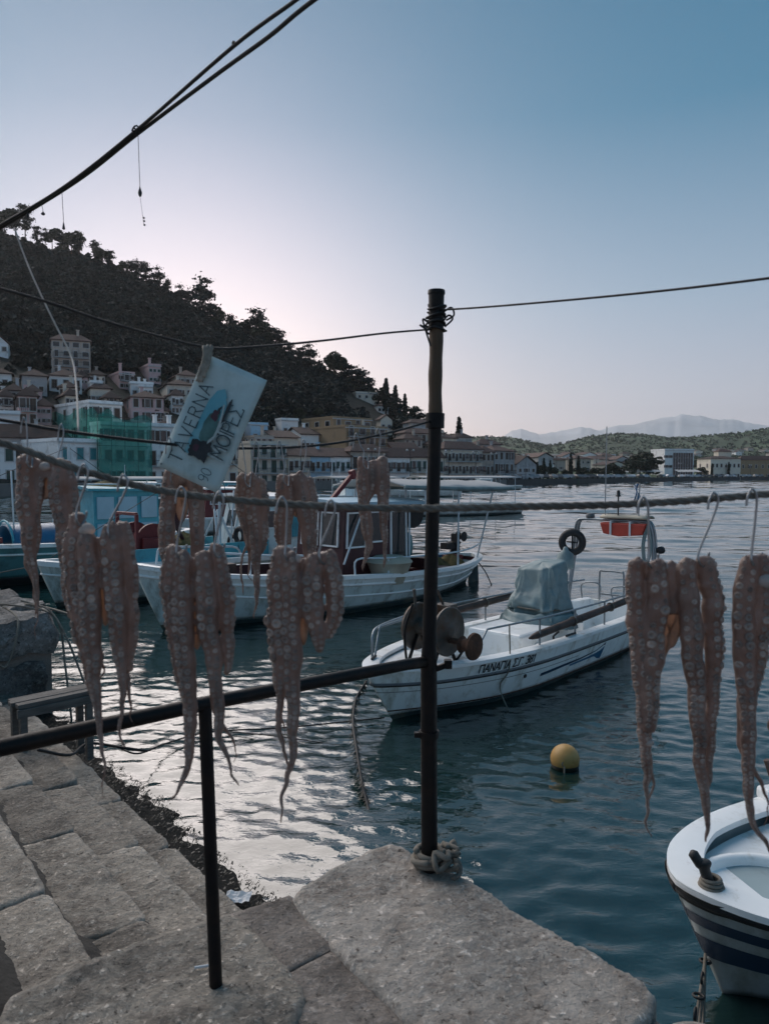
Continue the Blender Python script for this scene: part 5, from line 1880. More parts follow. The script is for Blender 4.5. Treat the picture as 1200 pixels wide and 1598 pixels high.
class Hull:
    """hull lofted in boat axes: k metres from the stem, +y to port or starboard, z above water"""
    def __init__(self, name, label, bow, axis, L, B, sheer, draft=0.35, rake=0.35, full=0.42, stern='transom', group=None, bow_p=0.55, mid=0.5):
        ax = Vector((axis[0], axis[1], 0)).normalized()
        self.L, self.B, self.sheer, self.draft, self.rake, self.full, self.stern, self.bow_p, self.mid = L, B, sheer, draft, rake, full, stern, bow_p, mid
        self.t = thing(name, label, 'boat', (bow[0], bow[1], 0), atan2(ax.y, ax.x), group)
    def half(self, u):
        u = min(1.0, max(0.0, u))
        b = self.B / 2
        m = self.mid
        if u < m:
            f = max(0.0, 1 - max(0.0, 1 - u / m) ** 2.1) ** self.bow_p
            return b * f
        v = (u - m) / (1 - m)
        if self.stern == 'transom':
            return b * (1 - 0.16 * v * v)
        return b * max(0.0, (1 - v ** 2.3)) ** 0.6
    def sz(self, u):
        return interp(u, self.sheer)
    def pt(self, u, v, side, off=0.0):
        u = min(1.0, max(0.0, u))
        v = min(1.0, max(0.0, v))
        b = self.half(u)
        zs = self.sz(u)
        zk = -self.draft * min(1, 3.5 * u + 0.05) * (1 if self.stern == 'transom' else min(1, 3.5 * (1 - u) + 0.05))
        z = zk + (zs - zk) * v
        e = self.full + 0.55 * max(0, 1 - u / 0.42) ** 1.3
        if self.stern != 'transom':
            e += 0.45 * max(0, 1 - (1 - u) / 0.42) ** 1.3
        y = b * (v ** e)
        x = u * self.L + self.rake * (1 - v) ** 1.1 * max(0, 1 - u / 0.3) ** 1.2
        if self.stern != 'transom':
            x -= self.rake * 0.7 * (1 - v) ** 1.1 * max(0, 1 - (1 - u) / 0.3) ** 1.2
        d = Vector((0, side, 0.15)).normalized() * off
        if u < 0.02:
            d = Vector((-0.8, side * 0.6, 0)) * off
        return Vector((x, side * y, z)) + d
    def us(self, n=44):
        return [0.5 * (1 - cos(pi * i / n)) if self.stern != 'transom' else (i / n) ** 1.5 for i in range(n + 1)]
    def vz(self, u, z):
        zs = self.sz(u)
        zk = -self.draft * min(1, 3.5 * u + 0.05) * (1 if self.stern == 'transom' else min(1, 3.5 * (1 - u) + 0.05))
        return min(1, max(0.0, (z - zk) / (zs - zk)))
    def shell(self, name, matname, v0=0.0, v1=1.0, n=12, off=0.0, z0=None, z1=None, u0=0.0, u1=1.0, thick=0.005):
        m = MB()
        for s in (-1, 1):
            rows = []
            for u in self.us():
                if u < u0 - 1e-6 or u > u1 + 1e-6:
                    continue
                a = v0 if z0 is None else self.vz(u, z0)
                b = v1 if z1 is None else self.vz(u, z1)
                rows.append([self.pt(u, a + (b - a) * j / n, s, off) for j in range(n + 1)])
            m.grid(rows)
        if self.stern == 'transom' and off == 0 and u1 == 1.0:
            a = v0 if z0 is None else self.vz(1, z0)
            b = v1 if z1 is None else self.vz(1, z1)
            L_ = [self.pt(1, a + (b - a) * j / n, -1) for j in range(n + 1)]
            R_ = [self.pt(1, a + (b - a) * j / n, 1) for j in range(n + 1)]
            m.grid([L_, R_])
        return m.build(name, matname, self.t, smooth=True, solid=thick)
    def rub(self, name, matname, drop, r, off=0.0, u0=0.0, u1=1.0):
        m = MB()
        for s in (-1, 1):
            pts = []
            for u in self.us(50):
                if u < u0 or u > u1:
                    continue
                v = self.vz(u, self.sz(u) - drop)
                pts.append(self.pt(u, v, s, off))
            m.tube(pts, r, 8)
        return m.build(name, matname, self.t, smooth=True)
    def stripe(self, name, matname, drop0, drop1, off=0.006, u0=0.0, u1=1.0, sides=(-1, 1)):
        m = MB()
        for s in sides:
            rows = []
            for u in self.us(60):
                if u < u0 or u > u1:
                    continue
                rows.append([self.pt(u, self.vz(u, self.sz(u) - (drop0 + (drop1 - drop0) * j / 3)), s, off) for j in range(4)])
            if len(rows) > 1:
                m.grid(rows)
        return m.build(name, matname, self.t, smooth=True)
    def gunwale(self, name, matname, width, th=0.035, drop=0.0, u0=0.0, u1=1.0):
        m = MB()
        for s in (-1, 1):
            rows = []
            for u in self.us(50):
                if u < u0 or u > u1:
                    continue
                o = self.pt(u, 1, s)
                b = max(0.0, self.half(u) - width)
                xin = o.x + (width * 1.0 * max(0, 1 - u / 0.12))
                if self.stern != 'transom':
                    xin -= width * max(0, 1 - (1 - u) / 0.12)
                elif u > 0.98:
                    xin = o.x - 0.02
                i_ = Vector((xin, s * b, o.z))
                out = o + Vector((0, s * 0.02 * min(1, u * 25), 0))
                rows.append([out + Vector((0, 0, -th)), out + Vector((0, 0, 0.004)), (out + i_) / 2 + Vector((0, 0, 0.012)), i_ + Vector((0, 0, 0.006)), i_ + Vector((0, 0, -th))])
            m.grid(rows)
        return m.build(name, matname, self.t, smooth=True, auto=35)
    def deck(self, name, matname, drop, u0, u1, inset=0.03, camber=0.03):
        m = MB()
        rows = []
        for u in self.us(50):
            if u < u0 or u > u1:
                continue
            z = self.sz(u) - drop
            v = self.vz(u, z)
            b = max(0.0, abs(self.pt(u, v, 1).y) - inset)
            x = self.pt(u, v, 1).x
            rows.append([Vector((x, b * (j / 5 - 1), z + camber * (1 - (j / 5 - 1) ** 2))) for j in range(11)])
        m.grid(rows)
        return m.build(name, matname, self.t, smooth=True)
    def inner(self, name, matname, u0, u1, zfloor, inset=0.1):
        """cockpit well: inner walls and floor"""
        m = MB()
        us = [u0 + (u1 - u0) * i / 24 for i in range(25)]
        rows = []
        for u in us:
            b = max(0.02, self.half(u) - inset)
            bf = max(0.02, min(b, abs(self.pt(u, self.vz(u, zfloor), 1).y) - 0.07))
            z = self.sz(u)
            rows.append([Vector((u * self.L, -b, z)), Vector((u * self.L, -bf, zfloor + 0.05)), Vector((u * self.L, -bf + 0.05, zfloor)), Vector((u * self.L, 0, zfloor)), Vector((u * self.L, bf - 0.05, zfloor)), Vector((u * self.L, bf, zfloor + 0.05)), Vector((u * self.L, b, z))])
        m.grid(rows)
        for r in (rows[0], rows[-1]):
            m.add(r, [tuple(range(7))])
        return m.build(name, matname, self.t, smooth=True, auto=40)
    def P_(self, k, y, z):
        return Vector((k, y, z))
    def at(self, k, side, inset=0.05, dz=0.0):      # on the gunwale
        u = k / self.L
        return Vector((k, side * max(0, self.half(u) - inset), self.sz(u) + dz))

def tube_part(t, name, matname, lines, r, n=8, bevel=0):
    m = MB()
    for l in lines:
        m.tube([Vector(p) for p in l], r, n)
    return m.build(name, matname, t, smooth=True, auto=50)

def rounded(pts, n=5):
    return [Vector(p) for p in catmull(pts, n)]

# ---------- the near white fishing boat in the middle
bow = G(569, 1046, 0.64)
fb = Hull('fishing_boat', 'white open fishing boat with winch, grey covered console and stern arch', (bow.x, bow.y), (0.676, 0.737), 6.3, 1.62, [(0, 0.66), (0.12, 0.63), (0.5, 0.60), (1, 0.58)], 0.3, 0.45, 0.30, bow_p=0.72, mid=0.42)
T = fb.t
fb.shell('hull', 'hull_white', z0=0.05, v1=1.0)
fb.shell('hull_bottom', 'antifoul', v0=0.0, z1=0.055)
fb.stripe('waterline_band', 'rust', 0.545, 0.565, 0.004)
fb.rub('rub_rail', 'rub_grey', 0.20, 0.02)
fb.stripe('rub_groove', 'rub_black', 0.222, 0.236, 0.008)
fb.stripe('spray_line', 'rub_grey', 0.30, 0.308, 0.005, 0.0, 0.55)
fb.gunwale('gunwale', 'boat_white', 0.14, 0.035)
fb.inner('cockpit', 'boat_white', 0.2, 0.985, 0.12, 0.13)
fb.deck('foredeck', 'boat_white', 0.06, 0.005, 0.205, 0.03, 0.02)
def side_of(y_sign):
    return y_sign
NEAR = -1                              # starboard in boat axes faces the camera (axis runs away to the right)
# side rails: stanchions and a long top rail each side
for s in (-1, 1):
    ks = [1.31, 2.4, 3.31, 4.21, 5.1, 5.7]
    for k in ks[1:]:
        tube_part(T, 'stanchion', 'steel_rail', [[fb.at(k, s, 0.08), fb.at(k, s, 0.08, 0.34)]], 0.013, 7)
    pts = [fb.at(ks[0] - (0.12 if s < 0 else 0.85), s, 0.08), fb.at(ks[0] + (0.12 if s < 0 else -0.7), s, 0.09, 0.33)] + [fb.at(k, s, 0.08, 0.345) for k in ks[1:]] + [fb.at(6.1, s, 0.1, 0.345)]
    tube_part(T, 'top_rail', 'steel_rail', [pts], 0.014, 8)
    m = MB()
    a, b = fb.at(2.2, s, 0.10, 0.12), fb.at(5.6, s, 0.02, 0.30)
    if s > 0:
        a, b = fb.at(1.6, s, 0.05, 0.22), fb.at(4.6, s, 0.02, 0.30)
    pts = [a + (b - a) * f for f in (0, 0.02, 0.06, 0.3, 0.6, 0.94, 0.98, 1)]
    m.tube(pts, [0.012, 0.03, 0.048, 0.052, 0.05, 0.05, 0.035, 0.015], 9)
    m.build('lashed_spar', 'dark_wood', T, smooth=True)
    for k in (3.3, 4.4):
        f = (k - a.x) / (b.x - a.x)
        c = a + (b - a) * f
        m = MB()
        m.torus(c, 0.058, 0.01, Matrix.Rotation(pi / 2, 3, 'Y'), 14, 6)
        m.build('lashing', 'knot_rope', T, smooth=True)
# transom rails and ladder hoops
z1 = fb.sz(1)
tube_part(T, 'stern_rail', 'steel_rail', [rounded([(6.2, 0.68, z1), (6.2, 0.68, z1 + 0.26), (6.2, 0.36, z1 + 0.28), (6.2, 0.36, z1)], 4), rounded([(6.2, 0.1, z1), (6.2, 0.1, z1 + 0.26), (6.2, -0.5, z1 + 0.27), (6.2, -0.68, z1 + 0.27)], 4), [(6.2, -0.5, z1), (6.2, -0.5, z1 + 0.27)]], 0.014)
tube_part(T, 'ladder_hoop', 'steel_rail', [rounded([(6.33, 0.42, z1 - 0.15), (6.33, 0.42, z1 + 0.44), (6.33, 0.36, z1 + 0.5), (6.33, 0.05, z1 + 0.5), (6.33, -0.02, z1 + 0.44), (6.33, -0.02, z1 - 0.15)], 4), [(6.33, 0.42, z1 + 0.1), (6.33, -0.02, z1 + 0.1)]], 0.017)
# bow pulpit on the far side, low bar round the stem
tube_part(T, 'bow_rail', 'steel_rail', [rounded([fb.at(0.42, 1, 0.06), fb.at(0.46, 1, 0.05, 0.26), fb.at(0.7, 1, 0.06, 0.33), fb.at(1.5, 1, 0.08, 0.345)], 5)], 0.015)
# net winch on the foredeck: two big flanges, a drum between, a small warping head outside, iron feet
wc = Vector((1.0, -0.10, 0.96))
WX = Matrix.Rotation(pi / 2, 3, 'X')   # axle across the boat
winch = None
m = MB()
m.lathe([(0.05, -0.24), (0.10, -0.235), (0.10, 0.235), (0.05, 0.24)], wc, 18, WX)
m.build('winch_drum', 'winch_iron', T, smooth=True, auto=40)
for y0 in (-0.26, 0.2):
    m = MB()
    m.lathe([(0.04, -0.015), (0.27, -0.02), (0.285, 0.0), (0.285, 0.02), (0.27, 0.035), (0.22, 0.02), (0.1, 0.025), (0.07, 0.05), (0.03, 0.05)], wc + Vector((0, y0, 0)), 30, WX)
    m.build('winch_flange', 'winch_iron', T, smooth=True, auto=40)
m = MB()
m.tube([wc + Vector((0, -0.62, -0.10)), wc + Vector((0, -0.2, -0.10))], 0.035, 10)
m.build('warping_shaft', 'rust', T, smooth=True)
m = MB()
m.lathe([(0.03, -0.08), (0.15, -0.06), (0.155, -0.03), (0.08, 0.0), (0.07, 0.09), (0.1, 0.12)], wc + Vector((0.0, -0.58, -0.12)), 22, Matrix.Rotation(-pi / 2, 3, 'X'))
m.build('warping_head', 'rust', T, smooth=True, auto=40)
m = MB()
m.lathe([(0.03, 0), (0.08, 0.01), (0.08, 0.03), (0.045, 0.05), (0.045, 0.16), (0.09, 0.2)], wc + Vector((0.0, 0.32, 0.0)), 16, Matrix.Rotation(pi / 2, 3, 'X'))
m.build('warping_head', 'rust', T, smooth=True, auto=40)
for y0 in (-0.21, 0.16):
    m = MB()
    m.tube([wc + Vector((-0.22, y0, -0.42)), wc + Vector((0, y0, 0.0)), wc + Vector((0.22, y0, -0.42))], 0.022, 7)
    m.box(wc + Vector((0, y0, -0.425)), (0.6, 0.06, 0.03))
    m.build('winch_frame', 'black_iron', T, smooth=True, auto=40)
m = MB()
m.box(wc + Vector((0.28, 0.0, 0.12)), (0.2, 0.22, 0.26))
m.tube([wc + Vector((0.24, 0.0, 0.25)), wc + Vector((0.16, 0.02, 0.42)), wc + Vector((0.05, 0.05, 0.46))], 0.018, 7)
m.tube([wc + Vector((-0.05, 0.18, 0.2)), wc + Vector((-0.08, 0.18, 0.45))], 0.02, 7)
m.build('winch_motor', 'winch_iron', T, bevel=0.01)
tube_part(T, 'winch_guard', 'black_iron', [rounded([wc + Vector((-0.3, 0.1, -0.4)), wc + Vector((-0.34, 0.1, 0.0)), wc + Vector((-0.2, 0.1, 0.3))], 5), rounded([wc + Vector((-0.25, -0.3, -0.42)), wc + Vector((0.05, -0.33, -0.34)), wc + Vector((0.3, -0.3, -0.2))], 5)], 0.015)
# console box, hatch arch and the grey cover over it
m = MB()
m.box((3.3, 0.0, 0.40), (1.7, 0.85, 0.56))
m.build('console_base', 'boat_white', T, bevel=0.04)
m = MB()
arch = [(-0.12, 0), (0.12, 0), (0.12, 0.22)] + [(0.12 * cos(a), 0.22 + 0.12 * sin(a)) for a in [pi * i / 8 for i in range(1, 8)]] + [(-0.12, 0.22)]
m.prism([Vector((2.85 + x, -0.428, 0.2 + z)) for x, z in arch], (0, -0.02, 0))
m.build('hatch', 'boat_white', T, bevel=0.01)
tube_part(T, 'pump_handle', 'dark_iron', [[(3.05, -0.55, 0.15), (3.05, -0.55, 0.60), (3.18, -0.55, 0.64)]], 0.016)
rows = []
for j in range(43):
    z = 0.62 + 0.84 * (1 - j / 42)
    f = j / 42
    r = []
    for i in range(121):
        a = 2 * pi * i / 120
        w = 0.33 + 0.10 * f ** 1.2 + (0.09 * max(0, f - 0.8) / 0.2)
        ex = 0.25
        cx = abs(cos(a)) ** (2 / 3.2) * (1 if cos(a) > 0 else -1)
        cy = abs(sin(a)) ** (2 / 3.2) * (1 if sin(a) > 0 else -1)
        rdg = 1 - 2.2 * abs(noise.noise(Vector((cos(a) * 2.6, sin(a) * 2.6, f * 1.3 + 2))))
        rd2 = 1 - 2.2 * abs(noise.noise(Vector((cos(a) * 5.5, sin(a) * 5.5, f * 3.2 + 9))))
        fold = 0.07 * (0.25 + f) * max(0, rdg) ** 2 + 0.035 * (0.2 + f) * max(0, rd2) ** 2 - 0.03 + 0.05 * noise.noise(Vector((a * 2.0, f * 4, 3))) * (0.5 + f) + 0.02 * noise.noise(Vector((a * 6, f * 2.5, 8)))
        if 0.72 < f < 0.82:
            fold -= 0.05
        x = 3.66 + (w * 0.78 + fold) * cx + 0.04 * (1 - f)
        y = 0.02 + (w + fold) * cy
        r.append(Vector((x, y, z + 0.015 * sin(a * 5) * (1 if j > 18 else 0) + 0.07 * (1 - f) * sin(a + 2.2))))
    rows.append(r)
top = []
for q in (0.8, 0.5, 0.2, 0.0):
    c = Vector((3.70, 0.02, 1.46))
    top.insert(0, [c + (p - c) * q + Vector((0, 0, 0.03 * (1 - q) + 0.01 * noise.noise(p * 5))) for p in rows[0]])
m = MB()
m.grid(top + rows)
m.build('console_cover', 'tarp', T, smooth=True)
m = MB()
m.torus((3.66, 0.02, 0.86), 0.40, 0.012, Matrix.Scale(0.82, 3, (1, 0, 0)) @ Matrix.Identity(3), 30, 6)
m.build('cover_cord', 'knot_rope', T, smooth=True)
rows = []
for j in range(8):                     # cover skirt spilling over the box
    f = j / 7
    rows.append([Vector((3.66 + (0.42 + 0.10 * f + 0.05 * noise.noise(Vector((a * 3, f * 2, 1)))) * cos(a), 0.02 + (0.5 + 0.07 * f + 0.05 * noise.noise(Vector((a * 3, f * 2, 7)))) * sin(a), 0.80 - 0.13 * f + 0.05 * noise.noise(Vector((a * 4, f * 3, 4))))) for a in [2 * pi * i / 40 for i in range(41)]])
m = MB()
m.grid(rows)
m.build('cover_skirt', 'tarp', T, smooth=True, solid=0.006)
# fuel can behind the cover
m = MB()
m.lathe([(0.02, 0.36), (0.04, 0.34), (0.05, 0.3), (0.13, 0.24), (0.15, 0.05), (0.14, 0.0)], (5.35, 0.55, 1.2), 14)
m.build('fender_top', 'tarp', T, smooth=True)
tube_part(T, 'fender_post', 'steel_rail', [[(5.35, 0.55, 0.3), (5.35, 0.55, 1.25)]], 0.02)
# stern arch
za = 2.0
ak = 5.9
for s in (-1, 1):
    for dk in (0.0, 0.1):
        tube_part(T, 'arch_leg', 'steel_rail', [rounded([(ak + dk * 0.3 - 0.18, s * 0.70, 0.62), (ak + dk, s * 0.70, 1.5), (ak + dk, s * 0.64, za - 0.06), (ak + dk, s * 0.50, za)], 6)], 0.024, 9)
for dk in (0.0, 0.1):
    tube_part(T, 'arch_bar', 'steel_rail', [[(ak + dk, -0.52, za), (ak + dk, 0.52, za)]], 0.022, 9)
m = MB()
m.torus((ak - 0.12, 0.66, 1.60), 0.17, 0.062, Matrix.Rotation(radians(35), 3, 'Z') @ Matrix.Rotation(radians(90), 3, 'Y') @ Matrix.Rotation(radians(10), 3, 'X'), 26, 10)
m.tube([(ak - 0.12, 0.66, 1.44), (ak - 0.12, 0.66, 1.76)], 0.014, 6)
m.tube([(ak - 0.15, 0.54, 1.60), (ak - 0.09, 0.78, 1.60)], 0.014, 6)
m.build('ring_fender', 'rub_black', T, smooth=True)
raft = MB()
for j, (sx, sz) in enumerate([(0.30, 0.0), (0.36, 0.06), (0.37, 0.16), (0.36, 0.20)]):
    pass
raft.prism([Vector((ak - 0.1, y, z)) for y, z in [(-0.62, -0.02), (-0.55, -0.2), (-0.15, -0.24), (0.12, -0.2), (0.18, -0.02)]], (0.32, 0, 0))
for v_i in range(len(raft.v)):
    x, y, z = raft.v[v_i]
    raft.v[v_i] = (x, y, za - 0.02 + z)
raft_o = raft.build('raft_pack', 'raft_red', T, bevel=0.02)
for y in (-0.35, -0.02):
    m = MB()
    m.box((ak + 0.06, y, za - 0.12), (0.345, 0.03, 0.23))
    m.build('raft_strap', 'white_tube', T)
m = MB()
rows = []
for i in range(9):
    rows.append([Vector((ak - 0.08 + 0.3 * j / 6, -0.62 + 0.8 * i / 8, za + 0.045 + 0.05 * sin(j * pi / 6) * (0.7 + 0.4 * noise.noise(Vector((i, j, 2)))))) for j in range(7)])
m.grid(rows)
m.build('raft_lid', 'cream_fibre', T, smooth=True, solid=0.03)
m = MB()
m.lathe([(0.02, 0.07), (0.07, 0.06), (0.075, 0.0), (0.05, -0.02)], (ak + 0.05, 0.42, za + 0.03), 12)
m.build('gps_dome', 'rub_grey', T, smooth=True)
tube_part(T, 'antenna', 'steel_rail', [[(ak, 0.13, za), (ak, 0.12, za + 1.55)]], 0.008, 6)
m = MB()
m.tube([(ak, -0.1, za), (ak, -0.1, za + 0.42)], 0.012, 6)
m.lathe([(0.02, -0.03), (0.05, -0.02), (0.03, 0.0), (0.025, 0.07), (0.01, 0.08)], (ak, -0.1, za + 0.42), 10)
m.box((ak, -0.05, za + 0.25), (0.07, 0.06, 0.1))
m.build('mast_light', 'dark_iron', T, smooth=True, auto=40)
tube_part(T, 'rope_hank', 'tarp', [rounded([(ak - 0.05, -0.62 + dx, za - 0.05), (ak - 0.06, -0.68 + dx, 1.6), (ak - 0.05, -0.60 + dx, 1.3), (ak - 0.04, -0.55 + dx, 1.6), (ak - 0.05, -0.6 + dx, za - 0.1)], 5) for dx in (-0.02, 0.0, 0.02)], 0.011)
m = MB()
m.lathe([(0.03, -0.05), (0.06, -0.04), (0.06, 0.04), (0.03, 0.05)], (ak + 0.05, -0.80, 1.55), 12, Matrix.Rotation(pi / 2, 3, 'Y'))
m.build('side_light', 'dark_iron', T, smooth=True)
# flag on its own staff at the arch
mat('flag_blue', (0.02, 0.09, 0.22), 0.8, 0.2, 4)
mat('flag_white', (0.6, 0.62, 0.64), 0.8, 0.1, 4)
flag = thing('greek_flag', 'small blue and white striped flag drooping from the stern arch', 'flag', tuple(WM[T.name] @ Vector((ak, -0.45, za))), T.rotation_euler[2])
tube_part(flag, 'staff', 'steel_rail', [[(0, 0, 0), (0.02, 0, 0.62)]], 0.009, 6)
for i in range(9):
    m = MB()
    rows = []
    for j in range(9):
        f0, f1 = i / 9, (i + 1) / 9
        g = j / 8
        def fp(f):
            return Vector((0.03 + 0.03 * sin(g * 6 + f * 3), 0.02 + 0.10 * f + 0.055 * sin(g * 5 + f * 4) - 0.13 * g * (0.4 + 0.3 * f), 0.6 - 0.34 * g - 0.07 * f + 0.02 * sin(f * 9)))
        rows.append([fp(f0), fp(f1)])
    m.grid(rows)
    m.build('stripe', 'flag_blue' if i % 2 == 0 else 'flag_white', flag, smooth=True, solid=0.004)
# lettering and decal on the near side
def on_side(k, z, off=0.012, side=NEAR):
    u = k / fb.L
    return fb.pt(u, fb.vz(u, z), side, off)
k0 = 1.26
for word in ('pANAGIA', 'S.G.', '381'):
    m = MB()
    k0 += letters(m, word, lambda x, y: on_side(k0 + x, fb.sz((k0 + x) / fb.L) - 0.165 + y, 0.012), 0.10, 0.015, 0.19) + 0.035
    m.build('lettering', 'rub_black', T)
for nm, mt, spec in (('decal', 'navy_paint', [(0, 0.0, 0.028), (0.3, 0.01, 0.035), (0.6, 0.02, 0.035), (0.85, 0.04, 0.05), (0.97, 0.075, 0.085), (1.0, 0.07, 0.10)]), ('decal', 'blue_decal', [(0.42, -0.012, 0.008), (0.7, -0.008, 0.012), (0.85, -0.008, 0.02), (0.94, -0.05, 0.03), (1.0, -0.06, 0.06)])):
    m = MB()
    rows = []
    for i in range(31):
        f = i / 30
        if f < spec[0][0]:
            continue
        lo = np.interp(f, [s_[0] for s_ in spec], [s_[1] for s_ in spec])
        hi = np.interp(f, [s_[0] for s_ in spec], [s_[2] for s_ in spec])
        k = 2.5 + 1.75 * f
        rows.append([on_side(k, 0.19 + (lo + (hi - lo) * j / 2) * 1.6, 0.008 if mt == 'navy_paint' else 0.007) for j in range(3)])
    m.grid(rows)
    m.build(nm, mt, T, smooth=True)
m = MB()
m.lathe([(0.022, 0.0), (0.03, 0.0), (0.022, 0.012), (0.01, 0.004)], on_side(2.15, 0.27, 0.004), 12, Matrix.Rotation(pi / 2, 3, 'X'))
m.build('drain', 'rub_black', T, smooth=True)
tube_part(T, 'mooring_cleat', 'dark_iron', [[fb.at(0.25, -1, 0.1, 0.03), fb.at(0.42, -1, 0.12, 0.03)], [fb.at(3.05, -1, 0.07, 0.03), fb.at(3.3, -1, 0.07, 0.03)], [fb.at(0.3, 1, 0.1, 0.03), fb.at(0.45, 1, 0.1, 0.03)]], 0.016)
wmT = WM[T.name]
wire('side_line', 'thin line hanging down the side of the near fishing boat into the water', 'line', [wmT @ fb.at(1.75, -1, 0.05, 0.36), wmT @ on_side(1.73, 0.45, 0.03), wmT @ on_side(1.68, 0.2, 0.05), wmT @ Vector((1.6, -0.85, -0.1))], 0.009, 'knot_rope', 6)
# bow line, overgrown, down to the water
bl = wire('bow_line', 'weed-hung mooring line dropping from the bow of the near fishing boat', 'rope', [P(572, 1063, bow.y + 0.05), P(556, 1090, 7.7), P(551, 1125, 7.2), P(556, 1165, 6.75), P(564, 1215, 6.3), P(572, 1250, 6.05), G(580, 1284, -0.03)], 0.012, 'black_cable', 8)
m = MB()
LR = random.Random(4)
ctrl = [P(572, 1063, bow.y + 0.05), P(556, 1090, 7.7), P(551, 1125, 7.2), P(556, 1165, 6.75), P(564, 1215, 6.3), P(572, 1250, 6.05)]
for q in catmull(ctrl, 40):
    q = Vector(q)
    for _ in range(3):
        d = Vector((LR.uniform(-1, 1), LR.uniform(-1, 1), LR.uniform(-1.6, 0.1))).normalized() * LR.uniform(0.03, 0.13)
        w = Vector((LR.uniform(-1, 1), LR.uniform(-1, 1), 0)).normalized() * 0.006
        m.add([q - w, q + w, q + d * 0.6 + w * 0.7, q + d], [(0, 1, 2, 3)])
o = m.build('line_weed', 'sea_weed', None)
o['kind'] = 'stuff'
o['label'] = 'dark weed growing on the bow mooring line'
o['category'] = 'weed'

# ---------- yellow buoy
bc = G(881, 1196, 0.0)
buoy = thing('mooring_buoy', 'round yellow mooring buoy floating right of the near fishing boat', 'buoy', (bc.x, bc.y, 0))
R_ = 0.135
m = MB()
prof = [(R_ * sin(pi * i / 16) if 0 < i < 16 else 0.004, -R_ * cos(pi * i / 16) + 0.075) for i in range(17)]
m.lathe(prof, (0, 0, 0), 28)
m.build('float', 'buoy_yellow', buoy, smooth=True)
m = MB()
m.lathe([(R_ * 0.86, -0.012), (R_ * 0.925, 0.004), (R_ * 0.985, 0.030), (R_ * 0.975, 0.032), (R_ * 0.8, -0.01)], (0, 0, 0), 28)
m.build('slime_band', 'sea_weed', buoy, smooth=True)
m = MB()
m.torus((-0.035, -0.12, 0.07), 0.02, 0.007, Matrix.Rotation(pi / 2, 3, 'X'), 12, 6)
m.tube([(-0.035, -0.125, 0.05), (-0.04, -0.145, -0.02), (-0.04, -0.15, -0.1)], 0.008, 6)
m.build('eye', 'knot_rope', buoy, smooth=True)

# ---------- the larger caique behind
cq_bow = P(208, 878, 12.6)
cq = Hull('caique', 'larger white wooden caique with dark red wheelhouse and long white awning', (cq_bow.x, cq_bow.y), (0.715, 0.70), 9.3, 2.9, [(0, 1.22), (0.1, 1.05), (0.3, 0.86), (0.55, 0.72), (0.8, 0.66), (1, 0.74)], 0.5, 0.55, 0.36, stern='double', bow_p=0.6, mid=0.5)
T = cq.t
cq.shell('hull', 'hull_pale', z0=0.10)
cq.shell('hull_bottom', 'antifoul', v0=0.0, z1=0.105)
cq.stripe('bulwark_band', 'hull_white', 0.0, 0.17, 0.008)
cq.rub('rub_rail', 'boat_white', 0.19, 0.03)
cq.rub('rub_rail', 'boat_white', 0.42, 0.022, 0.0, 0.06, 0.97)
cq.gunwale('gunwale', 'boat_white', 0.14, 0.07)
cq.inner('deck_well', 'maroon_paint', 0.1, 0.93, 0.38, 0.15)
cq.deck('foredeck', 'deck_grey', 0.12, 0.01, 0.16, 0.04, 0.02)
cq.deck('aft_deck', 'deck_grey', 0.10, 0.88, 0.985, 0.05, 0.02)
wh0, wh1, wy = 4.05, 6.0, 0.78
def wall_panel(t, name, matname, pts, th):
    m = MB()
    c = Vector((0, 0, 0))
    a = [Vector(p) for p in pts]
    n = (a[1] - a[0]).cross(a[2] - a[0]).normalized() * th
    m.prism(a, n)
    return m.build(name, matname, t)
